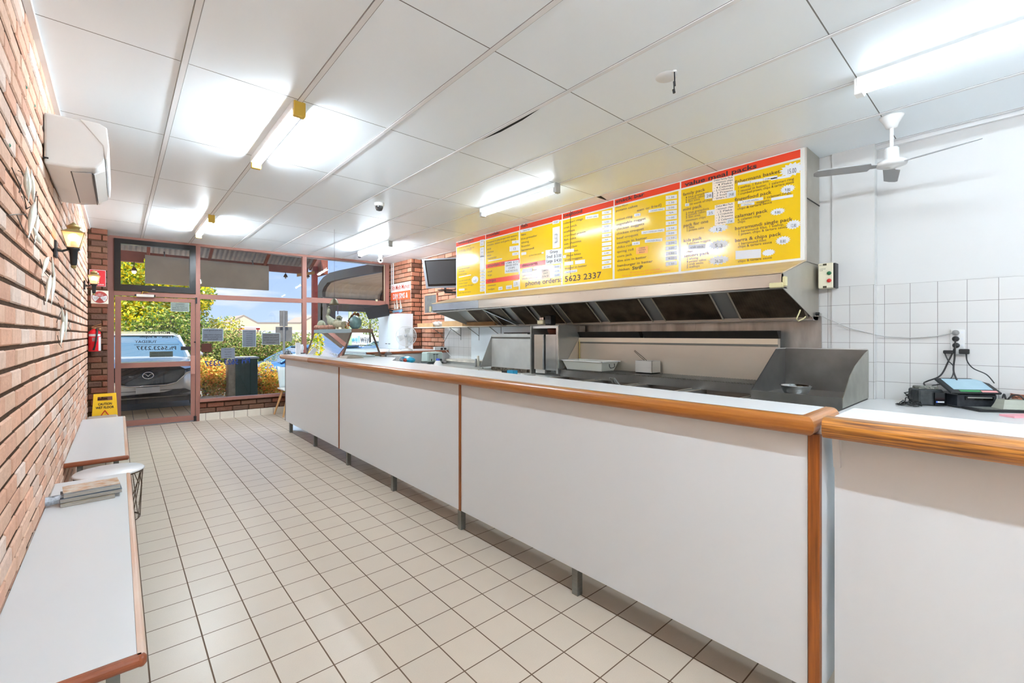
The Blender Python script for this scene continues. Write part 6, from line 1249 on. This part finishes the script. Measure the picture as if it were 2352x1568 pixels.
# outside piers / facade above so the roof line reads
TIMB = mat('red_brown_timber', c3(150, 82, 60), .6, noise=.4, nscale=6); IRON = mat('corrugated_iron', c3(172, 160, 148), .5, .4, noise=.3)
t = thing('verandah', (2, 11.4, 0), 'verandah outside the shopfront with corrugated roof on red-brown timber beams', 'verandah')
yb_ = 11.5
def Z_(u, v, y_): return PY(u, v, y_)
a = PY(262, 573, yb_); b = PY(262, 600, yb_); e = PY(706, 612, yb_); f_ = PY(706, 634, yb_)
zt_b, zb_b = 3.42, 3.14
zt_b = PY(470, 593, yb_)[2]; zb_b = PY(470, 605, yb_)[2]
MB().box(-4, e[0], yb_-.05, yb_+.05, zb_b, zt_b).build('beam', TIMB, t)
xs = PY(613, 600, yb_)[0]; zl = PY(650, 622, yb_)[2]
m = MB(); m.box(xs, e[0], yb_-.07, yb_+.07, PY(660, 626, yb_)[2], zt_b); m.build('deep_beam', TIMB, t)
m = MB(); m.box(-4, PY(330, 600, yb_)[0], yb_-.07, yb_+.07, PY(300, 601, yb_)[2], zt_b); m.build('deep_beam', TIMB, t)
m = MB(); vs = []; K = 340
for i in range(K+1):
    x = -4+(e[0]+.2+4)*i/K; dz = .018*math.sin(2*math.pi*x/.09); vs += [(x, yb_+.35, zt_b+.03+dz), (x, 9.15, zt_b+1.15+dz)]
m.add(vs, [(2*i, 2*i+1, 2*i+3, 2*i+2) for i in range(K)], 0, None, True); m.build('roof_sheet', IRON, t)
for x in (-1.5, PY(340, 600, yb_)[0], PY(480, 600, yb_)[0], PY(607, 600, yb_)[0], e[0]+.05):
    m = MB(); m.prism([(x-.025, yb_-.03, zt_b+.0), (x-.025, 9.15, zt_b+1.12), (x-.025, 9.15, zt_b+1.04), (x-.025, yb_-.03, zt_b-.06)], (.05, 0, 0)); m.build('rafter', TIMB, t)
pc = PY(717, 700, yb_); p1_ = PY(728, 700, yb_)
MB().box(pc[0], p1_[0], yb_-.06, yb_+.06, GZ, zt_b+.05).build('post', mat('red_post', c3(186, 84, 74), .5, noise=.3), t)
MB().box(p1_[0], p1_[0]+.16, yb_-.3, yb_+.4, zt_b-.15, zt_b+.42).build('gable_end', TIMB, t)
m = MB(); m.obox(((pc[0]-.17), yb_-.08, zt_b-.16), (.2, 0, .05), (0, .02, 0), (0, 0, .035)); m.build('brace', mat('light_timber', c3(196, 142, 84), .6), t)
# hanging sign board
q0 = PY(333, 600, 11.2); q1 = PY(616, 640, 11.2); zs0 = PY(616, 667, 11.2)[2]; zs1 = zb_b+.02
t = thing('hanging_shop_sign', ((q0[0]+q1[0])/2, 11.2, zs0), 'large grey back of a sign board hanging under the verandah beam', 'sign')
MB().box(q0[0], q1[0], 11.14, 11.22, zs0, zs1).build('board', mat('sign_grey', c3(178, 164, 142), .7, noise=.3, nscale=2), t)
for x in (q0[0]+.3, q1[0]-.3): MB().cyl((x, 11.18, zs1), (x, 11.3, zt_b+.02), .012).build('hanger', STEELG, t)
for u, v in ((308, 622), (656, 636), (707, 636)):
    p = Vector(PY(u, v, 11.45)); t = thing('verandah_lamp', p, {308: 'glowing small verandah lamp seen through the black-framed window', 656: 'small dark verandah lamp left of the red post, over the big window', 707: 'small verandah lamp right beside the red post'}[u], 'lamp')
    m = MB(); m.cyl(p+Vector((0, 0, .06)), (p.x, p.y, zb_b+.02), .008); m.lathe([(.02, .07), (.03, .05), (.05, 0), (.0, 0)], p, 0, 14); m.build('fitting', mat('lamp_bronze', c3(96, 70, 50), .5), t)
    m = MB(); m.ball(p-Vector((0, 0, .02)), .035 if u == 308 else .02); m.build('bulb', mat('outdoor_bulb', (1, .72, .35, 1), .5, emit=6) if u == 308 else mat('bulb_off', c3(210, 200, 180), .3), t)
# black curved canopy next door, running away to the right
XC = 4.34; CB = mat('canopy_black', c3(84, 84, 86), .45, .2, noise=.4, nscale=5, ncol=c3(96, 88, 84)); CD = mat('canopy_dark', c3(26, 30, 36), .6)
t = thing('curved_canopy', (XC+1.5, 11, 0), 'big black curved canopy with ribbed lining outside the right-hand window', 'canopy')
zx = lambda x, y: (700+x/8.71, 580+y/8.71)
outer = [zx(245, 1600), zx(245, 900), zx(250, 680), zx(300, 580), zx(370, 490), zx(490, 405), zx(700, 350), zx(1000, 290), zx(1280, 235), zx(1600, 165)]
inner = [zx(365, 1600), zx(340, 900), zx(345, 780), zx(380, 690), zx(450, 600), zx(560, 560), zx(700, 530), zx(1000, 470), zx(1280, 420), zx(1600, 360)]
O = [Vector(PX(*p, XC)) for p in outer]; I = [Vector(PX(*p, XC)) for p in inner]
m = MB(); n = len(O); D = Vector((.1, 0, 0)); vs = O+I+[q+D for q in O]+[q+D for q in I]; fs = []
for i in range(n-1): fs += [(i, i+1, n+i+1, n+i), (2*n+i, 2*n+i+1, 3*n+i+1, 3*n+i), (i, i+1, 2*n+i+1, 2*n+i), (n+i, n+i+1, 3*n+i+1, 3*n+i)]
m.add(vs, fs); m.build('arch_rim', CB, t)
m = MB(); vs = []; K = 60; prof = I[1:]
for i in range(K+1):
    x = XC+.1+5.0*i/K
    for q in prof: vs.append((x, q.y+.05+.012*math.sin(i*2.2), q.z+.012*math.sin(i*2.2)))
w = len(prof); m.add(vs, [(i*w+j, i*w+j+1, (i+1)*w+j+1, (i+1)*w+j) for i in range(K) for j in range(w-1)]); m.build('ribbed_lining', mat('canopy_lining', c3(206, 196, 182), .7), t)
for xo in (1.75, 3.6):
    m = MB(); vs = [q+Vector((xo, 0, 0)) for q in I]+[Vector((q.x+xo, q.y-.16 if i < 5 else q.y-.05, q.z-(.0 if i < 4 else .12))) for i, q in enumerate(I)]; vs += [q+Vector((.25, 0, 0)) for q in vs]
    fs = []
    for i in range(n-1): fs += [(i, i+1, n+i+1, n+i), (2*n+i, 2*n+i+1, 3*n+i+1, 3*n+i), (n+i, n+i+1, 3*n+i+1, 3*n+i)]
    m.add(vs, fs); m.build('inner_arch', CD, t)
yk = I[1].y; zz0 = PY(742, 705, yk)[2]; MB().box(XC, XC+5, yk-.08, yk+.08, zz0-.1, PY(742, 682, yk)[2]).build('rear_beam', CB, t)
MB().box(XC, XC+.35, yk-.1, yk+.1, GZ, zz0).build('rear_post', CB, t)
# street sign from behind
ysn = 14.5; t = thing('street_sign', PY(652, 900, ysn), 'grey back of a two-plate street sign on a pole outside the big window', 'street sign'); t.location.z = GZ; t['_o'] = tuple(t.location)
for u0, v0, u1, v1, d in ((642, 713, 661, 749, 0), (633, 750, 671, 784, .05)):
    a = PY(u0, v0, ysn+d); b = PY(u1, v1, ysn+d); MB().box(a[0], b[0], ysn+d, ysn+d+.01, b[2], a[2], ch=.004).build('plate', mat('sign_back', c3(140, 140, 138), .4, .5, noise=.3), t)
a = PY(650, 713, ysn-.04); b = PY(655, 713, ysn-.04); MB().cyl(((a[0]+b[0])/2, ysn-.03, GZ), ((a[0]+b[0])/2, ysn-.03, a[2]), (b[0]-a[0])/2).build('pole', mat('galv_pole', c3(150, 150, 148), .4, .6), t)
# utility cabinet
yu = 12.6; a = PY(541, 830, yu); b = PY(592, 825, yu); c_ = PY(525, 830, yu+.0)
t = thing('utility_cabinet', ((a[0]+b[0])/2, yu+.3, GZ), 'dark green roadside service cabinet with grey left side among the orange bushes', 'cabinet')
zt_u = PY(560, 824, yu)[2]; MB().box(a[0], b[0], yu, yu+.5, GZ, zt_u, ch=.01).build('body', mat('cabinet_green', c3(30, 62, 58), .5, noise=.4, nscale=8), t)
MB().box(a[0]-.03, b[0]+.03, yu-.03, yu+.53, zt_u, zt_u+.04).build('cap', mat('cabinet_cap', c3(170, 178, 180), .5), t); MB().box(c_[0], a[0], yu+.02, yu+.45, GZ, zt_u-.02).build('side_box', mat('cabinet_side', c3(150, 140, 120), .6, noise=.6, nscale=8), t)
# leaf clusters
def leaves(M, c, r, n, size, pal, rng, flat=1.0, thresh=0):
    c = Vector(c)
    for _ in range(n):
        while 1:
            p = Vector((rng.uniform(-1, 1), rng.uniform(-1, 1), rng.uniform(-1, 1)))
            if .25 < p.length < 1: break
        p = p.normalized()*(p.length**.5); q = c+Vector((p.x*r[0], p.y*r[1], p.z*r[2]))
        u = Vector((rng.gauss(0, 1), rng.gauss(0, 1), rng.gauss(0, .7))).normalized(); v = u.cross(Vector((rng.gauss(0, 1), rng.gauss(0, 1), rng.gauss(0, 1)))).normalized(); s = size*rng.uniform(.6, 1.3)
        k = rng.choice(pal); t_ = rng.uniform(.75, 1.15); M.add([q-u*s, q+v*s*.5, q+u*s, q-v*s*.5], [(0, 1, 2, 3)], 0, (k[0]*t_, k[1]*t_, k[2]*t_, 1))
LEAF = bpy.data.materials.new('leaf'); LEAF.use_nodes = True; n_ = LEAF.node_tree; bs = n_.nodes['Principled BSDF']; vc = n_.nodes.new('ShaderNodeVertexColor'); vc.layer_name = 'Col'; n_.links.new(vc.outputs[0], bs.inputs['Base Color']); bs.inputs['Roughness'].default_value = .6
tr = n_.nodes.new('ShaderNodeBsdfTranslucent'); n_.links.new(vc.outputs[0], tr.inputs[0]); mxs = n_.nodes.new('ShaderNodeMixShader'); mxs.inputs[0].default_value = .45; n_.links.new(bs.outputs[0], mxs.inputs[1]); n_.links.new(tr.outputs[0], mxs.inputs[2]); n_.links.new(mxs.outputs[0], n_.nodes['Material Output'].inputs[0])
BARK = mat('bark', c3(92, 74, 58), .9, noise=.5)
YG = [c3(246, 216, 20), c3(252, 232, 40), c3(240, 214, 30), c3(150, 184, 56), c3(110, 150, 48), c3(190, 204, 70)]; GR = [c3(70, 110, 40), c3(96, 140, 52), c3(130, 165, 70), c3(60, 96, 40), c3(160, 180, 80)]
ORG = [c3(248, 190, 90), c3(250, 214, 110), c3(244, 150, 80), c3(248, 228, 120), c3(196, 204, 84), c3(248, 200, 100), c3(150, 176, 70)]; HED = [c3(140, 168, 72), c3(176, 196, 96), c3(100, 132, 54), c3(206, 206, 124), c3(74, 100, 44), c3(222, 182, 140)]
PALE = [c3(190, 196, 90), c3(160, 176, 80), c3(206, 200, 120), c3(120, 150, 60)]
def plant(nm, lb, cat, blobs, pal, dens, size, group, seed, trunk=None):
    rng = random.Random(seed); m = MB()
    for c, r in blobs: leaves(m, c, r, int(dens*r[0]*r[2]), size, pal, rng)
    c0 = blobs[0][0]; t = thing(nm, (c0[0], c0[1], GZ), lb, cat, group); m.build('foliage', LEAF, t)
    m = MB()
    for tr_ in (trunk or [[(c0[0], c0[1], GZ), (c0[0], c0[1], c0[2])]]): m.tube(tr_, [.16*(1-.7*i/len(tr_)) if trunk else .05 for i in range(len(tr_))], 0, 7)
    m.build('trunk', BARK, t); return t
P = PY
yt = 19.0
bl = []
rt = random.Random(21)
for u, v, r in ((300, 600, 1.0), (300, 650, 1.2), (290, 700, 1.3), (340, 640, 1.2), (380, 660, 1.0), (345, 700, 1.2), (420, 668, .9), (448, 664, .6), (400, 700, .9), (430, 700, .7), (280, 740, 1.2), (330, 740, 1.1), (380, 730, 1.0), (458, 680, .5), (240, 640, 1.4)):
    q = P(u, v, yt+rt.uniform(-1, 1)); bl.append((q, (r, r, r*.8)))
q0 = P(330, 760, yt)
plant('flowering_tree', 'large tree covered in bright yellow blossom outside the door', 'tree', bl, YG, 2000, .065, None, 1, [[(q0[0], yt, GZ), (q0[0]-.2, yt, 1.6), (P(310, 690, yt)[0], yt, 3.2), P(300, 620, yt)], [(q0[0]-.2, yt, 1.6), P(380, 690, yt), P(430, 670, yt)]])
bl = [(P(u, v, 17), (r, r, r*.7)) for u, v, r in ((395, 725, .7), (415, 745, .7), (370, 755, .7), (430, 760, .7), (340, 770, .7), (300, 775, .7), (400, 780, .8), (360, 790, .7), (435, 790, .6))]
plant('garden_shrub', 'pale green shrubs behind the silver car, seen through the door glass', 'shrub', bl, PALE+GR, 1500, .05, 'garden shrubs across the street', 2)
bl = [(P(u, v, 17.5), (.8, .8, .55)) for u in range(465, 735, 16) for v in (796, 812, 832)]+[(P(u, 778, 17.5), (.5, .5, .32)) for u in range(470, 560, 18)]
plant('hedge', 'long pale green and pinkish hedge behind the notices on the big window', 'hedge', bl, HED, 1500, .04, None, 3)
bl = [(P(u, v, 20), (.55, .6, .35)) for u, v in ((462, 740), (475, 748), (514, 748), (522, 745), (498, 758), (480, 760), (512, 760), (462, 758))]
plant('garden_shrub', 'tall wispy yellow-green shrubs at the left of the cream gable', 'shrub', bl, PALE+YG[:2], 1200, .045, 'garden shrubs across the street', 4)
for lab, us, sd_ in (('orange and yellow leafed bush left of the green service cabinet', ((470, 870), (485, 855), (500, 880), (512, 860), (478, 895), (505, 897), (520, 875), (465, 845)), 5), ('orange-leafed bush right of the green service cabinet', ((600, 870), (612, 880), (622, 890), (632, 897), (600, 895), (606, 860)), 6)):
    bl = [(P(u, v, 13.2), (.36, .34, .30)) for u, v in us]; plant('orange_bush', lab, 'bush', bl, ORG, 6500, .035, 'orange bushes by the kerb', sd_)
for u, v, r, lab in ((474, 915, .28, 'smooth pale garden rock under the orange bush'), (505, 918, .16, 'smaller garden rock nearer the service cabinet')):
    q = P(u, v-6, 12.8); m = MB(); rr = random.Random(u); m.ball((q[0], q[1], GZ+.06), (r, r*.6, .16), 0, 14); solo(m, 'garden_rock', mat('rock', c3(196, 178, 150), .9, noise=.5, bump=.5), lab, 'rock')
bl = [(P(u, v, 24), (1.0, 1.0, .8)) for u, v in ((850, 735), (858, 722), (862, 742))]
plant('roadside_tree', 'small yellow-green tree seen between the black screen and the cupboard', 'tree', bl, PALE, 600, .07, None, 8)
for u, v, lab in ((604, 838, 'pair of pale yellow flower heads above the right orange bush'),):
    m = MB(); rr = random.Random(2)
    for du, dv in ((0, 0), (10, -4)): q = Vector(P(u+du, v+dv, 13.3)); leaves(m, q, (.09, .09, .08), 60, .03, [c3(236, 226, 150)], rr); m.tube([q, (q.x, q.y, .1)], .006, 0, 5, col=c3(110, 140, 60))
    solo(m, 'flower_heads', LEAF, lab, 'flowers')
# far buildings
yf = 48.0; CRM = mat('cream_render', c3(226, 206, 176), .9, noise=.15, nscale=.5); ROOFG = mat('roof_grey', c3(150, 138, 126), .8)
def P2(u, v, y_=yf): return Vector(PY(u, v, y_))
t = thing('gabled_building', (P2(560, 750).x, yf, GZ), 'long cream building with two low gables beyond the hedge', 'building')
pts = [(440, 752), (525, 744), (560, 727), (592, 744), (690, 744), (718, 729), (750, 744), (800, 744)]
base = [P2(800, 790), P2(440, 790)]; m = MB(); m.prism([P2(*p) for p in pts]+base, (0, 6, 0)); m.build('wall', CRM, t)
A, B = P2(440, 790), P2(800, 790); MB().box(A.x, B.x, yf+.2, yf+6, GZ, A.z+.1).build('plinth', CRM, t)
m = MB()
for a, b in zip(pts, pts[1:]): A, B = P2(*a), P2(*b); m.prism([A, B, B+Vector((0, 0, .18)), A+Vector((0, 0, .18))], (0, 6, 0))
m.build('roof_edge', ROOFG, t)
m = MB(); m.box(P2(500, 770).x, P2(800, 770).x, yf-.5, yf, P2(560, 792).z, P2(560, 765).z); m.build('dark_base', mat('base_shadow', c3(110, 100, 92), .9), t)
t = thing('red_shop_banner', P2(571, 757, 46), 'thin red and yellow shop banner in front of the cream gable', 'banner')
A, B = P2(546, 752.5, 46), P2(597, 757, 46); MB().box(A.x, B.x, 46, 46.05, B.z, A.z).build('board', mat('banner_red', c3(206, 50, 36), .5), t); MB().box(A.x, B.x, 45.95, 46.05, A.z, A.z+.12).build('white_cap', PAPER, t)
m = MB(); m.box(A.x+.1, A.x+.2, 46.05, 46.15, GZ, B.z); m.box(B.x-.2, B.x-.1, 46.05, 46.15, GZ, B.z); m.build('post', ROOFG, t)
m = MB(); A2, B2 = P2(561, 753.5, 46), P2(588, 756, 46); m.box(A2.x, B2.x, 45.96, 46, B2.z, A2.z); m.build('white_strip', PAPER, t); m = MB(); m.box(P2(556, 753, 46).x, P2(561, 753, 46).x, 45.95, 46, B2.z, A2.z); m.build('yellow_patch', mat('banner_yellow', c3(240, 190, 50), .5), t)
# white wellways building to the right
yw = 30; t = thing('office_building', (P2(840, 770, yw).x, yw, GZ), 'white fronted building with blue and grey lettering, seen through the display cabinet', 'building')
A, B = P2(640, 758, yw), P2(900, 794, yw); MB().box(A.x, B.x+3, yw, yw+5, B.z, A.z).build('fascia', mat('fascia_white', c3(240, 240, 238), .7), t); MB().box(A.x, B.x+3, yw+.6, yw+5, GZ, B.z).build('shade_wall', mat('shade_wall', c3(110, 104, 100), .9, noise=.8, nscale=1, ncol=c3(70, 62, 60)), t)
m = MB(); q0, q1, q2 = P2(807, 784, yw-.05), P2(826, 783, yw-.05), P2(851, 783, yw-.05); m.text('well', q0, (1, 0, 0), UP, .55, q1.x-q0.x, 0, .01); m.text('ways', q1+Vector((.05, 0, 0)), (1, 0, 0), UP, .55, q2.x-q1.x, 1, .01); m.build('lettering', [mat('cyan_ink', c3(60, 176, 206), .5), mat('grey_ink', c3(110, 106, 112), .5)], t)
A = P2(802, 766, 20); B = P2(808, 766, 20); m = MB(); m.box(A.x, B.x, 20, 20.1, GZ, P2(802, 700, 20).z); solo(m, 'pale_green_pole', mat('pole_green', c3(190, 210, 160), .5), 'pale green street pole in front of the white building', 'pole')
# power lines skipped; cars
def carshape(name, label, cx0, y0_, ang, L, Wd, Ht, paint, glassm, front=False):
    ca, sa_ = math.cos(ang), math.sin(ang)
    def T(x, s, z): return (cx0+x*ca-s*sa_, y0_+x*sa_+s*ca, GZ+z)
    t = thing(name, T(0, L/2, 0), label, 'car')
    st = [(0.0, .40, .74, .62, .62), (.06, .28, .86, .80, .78), (.22, .22, .98, .90, .86), (.55, .20, 1.02, .95, .90), (1.1, .2, 1.08, .97, .92), (1.45, .2, 1.12, .98, .93), (3.4, .2, 1.12, .98, .94), (L-.35, .22, 1.1, .95, .9), (L-.05, .3, .95, .88, .8), (L, .45, .8, .7, .7)]
    m = MB(); vs = []; n = 12
    hw = Wd/2
    for s, zb_, zt_, wm, wt in st:
        zb_, zt_ = zb_*Ht/1.68, zt_*Ht/1.68; wm *= hw; wt *= hw
        ring = [(-wm*.9, zb_), (-wm, zb_+.12), (-wm, (zb_+zt_)/2), (-wm*.98, zt_-.12), (-wt*.92, zt_-.03), (-wt*.5, zt_+.01), (wt*.5, zt_+.01), (wt*.92, zt_-.03), (wm*.98, zt_-.12), (wm, (zb_+zt_)/2), (wm, zb_+.12), (wm*.9, zb_)]
        # nose rounding: corners sit further back
        for x, z in ring: back = (.22*(abs(x)/hw)**3 if s < .6 else 0); vs.append(T(x, s+back, z))
    m.add(vs, [(i*n+j, i*n+(j+1) % n, (i+1)*n+(j+1) % n, (i+1)*n+j) for i in range(len(st)-1) for j in range(n)]+[tuple(range(n))[::-1], tuple((len(st)-1)*n+j for j in range(n))], 0, None, True)
    m.build('body', paint, t)
    # cabin
    cb_ = [(1.25, 1.08, .86, .78), (1.75, 1.42, .78, .70), (2.15, 1.60, .72, .64), (2.9, 1.66, .71, .62), (3.8, 1.62, .70, .6), (4.25, 1.4, .72, .64), (4.4, 1.08, .78, .7)]
    m = MB(); vs = []
    for s, z, w0, w1 in cb_:
        z *= Ht/1.68; zb0 = 1.05*Ht/1.68; s = s*L/4.55; k = (z-zb0)/(1.66*Ht/1.68-zb0); wb = hw*.86; wt_ = hw*(.86-.16*k)
        for x, zz in ((-wb, zb0), (-wt_, z-.03), (-wt_*.9, z), (wt_*.9, z), (wt_, z-.03), (wb, zb0)): vs.append(T(x, s, zz))
    n = 6; m.add(vs, [(i*n+j, i*n+j+1, (i+1)*n+j+1, (i+1)*n+j) for i in range(len(cb_)-1) for j in range(5)], 0, None, False); m.build('windows', glassm, t)
    # roof & pillars
    m = MB(); rs = [(2.05, 1.585), (2.2, 1.63), (2.9, 1.69), (3.8, 1.65), (4.2, 1.5)]; vs = []
    for s, z in rs:
        s = s*L/4.55; z = z*Ht/1.68
        for x, dz in ((-.72, -.05), (-.6, .0), (.6, .0), (.72, -.05)): vs.append(T(x*hw, s, z+dz))
    m.add(vs, [(i*4+j, i*4+j+1, i*4+5+j, i*4+4+j) for i in range(4) for j in range(3)], 0, None, True)
    for sg in (-1, 1):
        a = T(sg*.87*hw, 1.27*L/4.55, 1.07*Ht/1.68); b = T(sg*.73*hw, 2.1*L/4.55, 1.57*Ht/1.68); m.tube([a, b], .035, 0, 6); m.tube([b, T(sg*.72*hw, 3.9*L/4.55, 1.6*Ht/1.68)], .035, 0, 6); m.tube([T(sg*.86*hw, 2.85*L/4.55, 1.07*Ht/1.68), T(sg*.73*hw, 2.8*L/4.55, 1.62*Ht/1.68)], .03, 0, 6)
    m.build('roof', paint, t)
    for s in (.9, L-.95):
        for sg in (-1, 1):
            c = Vector(T(sg*hw*.90, s, .34)); ax = Vector(T(sg*hw, s, .34))-Vector(T(0, s, .34)); m = MB(); m.lathe([(0, .1), (.2, .1), (.22, .08), (.33, .07), (.34, -.05), (0, -.1)], c, 0, 22, ax); m.build('wheel', mat('tyre', c3(30, 30, 32), .8), t)
    for sg in (-1, 1):
        m = MB(); c = T(sg*(hw+.08), 1.55*L/4.55, 1.12*Ht/1.68); m.ball(c, (.11, .07, .08), 0, 10); m.build('mirror', paint, t)
    return t, T
SIL = mat('silver_paint', c3(206, 208, 206), .25, .5, coat=.6); CG = mat('car_glass', c3(70, 100, 120), .05, .0, spec=1.0, coat=1)
GZs = GZ; GZ = -.16
q = PY(288, 778, 16.2); q2 = PY(313, 762, 16.2); m = MB(); m.box(q[0], q2[0], 16.2, 16.22, q[2], q2[2]); m.box((q[0]+q2[0])/2-.03, (q[0]+q2[0])/2+.03, 16.22, 16.28, GZs, q2[2]); solo(m, 'roadside_board', PAPER, 'small white board on a post behind the silver car, left in the door glass', 'sign')
t, T = carshape('parked_car', 'silver sport utility car parked nose-on outside the shop door', .455, 11.72, 0, 4.55, 1.86, 1.66, SIL, CG)
def fr(M, pts, s, th, mi=0): M.prism([T(x, s+(.22*(abs(x)/.93)**3), z) for x, z in pts], (0, -th, 0), mi)
gp = [(-.62, .86), (-.50, .93), (.50, .93), (.62, .86), (.60, .74), (.46, .60), (.30, .56), (-.30, .56), (-.46, .60), (-.60, .74)]
m = MB(); fr(m, gp, .0, .045); m.build('grille', mat('grille_black', c3(14, 18, 22), .25), t)
m = MB(); m.tube([Vector(T(x, -.045+(.22*(abs(x)/.93)**3), z)) for x, z in ((-.80, .84), (-.64, .78), (-.60, .72), (-.46, .585), (-.30, .545), (.30, .545), (.46, .585), (.60, .72), (.64, .78), (.80, .84))], .014, 0, 8); m.build('grille_trim', CHROME, t)
m = MB(); c = T(0, -.05, .76); m.tube([(c[0]+.085*math.cos(2*math.pi*k/28), c[1]-.02, c[2]+.066*math.sin(2*math.pi*k/28)) for k in range(28)], .008, 0, 8, closed=True)
m.tube([(c[0]-.078, c[1]-.02, c[2]+.03), (c[0]-.03, c[1]-.024, c[2]+.018), (c[0], c[1]-.026, c[2]-.018), (c[0]+.03, c[1]-.024, c[2]+.018), (c[0]+.078, c[1]-.02, c[2]+.03)], [.004, .009, .01, .009, .004], 0, 8); m.build('emblem', CHROME, t)
m = MB(); m.box(c[0]-.19, c[0]+.19, T(0, -.06, 0)[1], T(0, -.03, 0)[1], GZ+.40, GZ+.52, ch=.004); m.build('number_plate', mat('plate_grey', c3(176, 174, 168), .5), t)
m = MB(); fr(m, [(-.62, .44), (.62, .44), (.74, .37), (.5, .33), (-.5, .33), (-.74, .37)], .01, .04); fr(m, [(-.85, .30), (.85, .30), (.80, .18), (-.80, .18)], .08, .1); m.build('lower_intake', BLACKM, t)
m = MB(); fr(m, [(-.78, .325), (.78, .325), (.70, .305), (-.70, .305)], .0, .04); m.build('bumper_trim', mat('bumper_silver', c3(150, 152, 150), .3, .6), t)
for sg in (-1, 1):
    m = MB(); fr(m, [(sg*.60, .86), (sg*.86, .90), (sg*.88, .84), (sg*.64, .80)], .03, .09); m.build('headlight', mat('headlight_dark', c3(60, 66, 72), .05, coat=1), t)
GZ = GZs
BLU = mat('blue_paint', c3(70, 120, 176), .25, .4, coat=.6)
xb = PY(598, 830, 15.2)[0]
carshape('parked_car', 'blue hatchback parked side-on beyond the counter end', xb-.95, 14.6, -math.pi/2+.05, 4.1, 1.8, 1.38, BLU, CG)
PBL = mat('pale_blue_paint', c3(180, 204, 226), .2, .5, coat=.6); q = PY(742, 820, 19)
carshape('parked_car', 'pale silver-blue car seen through the display cabinet glass', PY(762, 820, 18.4)[0], 18.4, -math.pi/2, 4.4, 1.8, 1.45, PBL, CG)
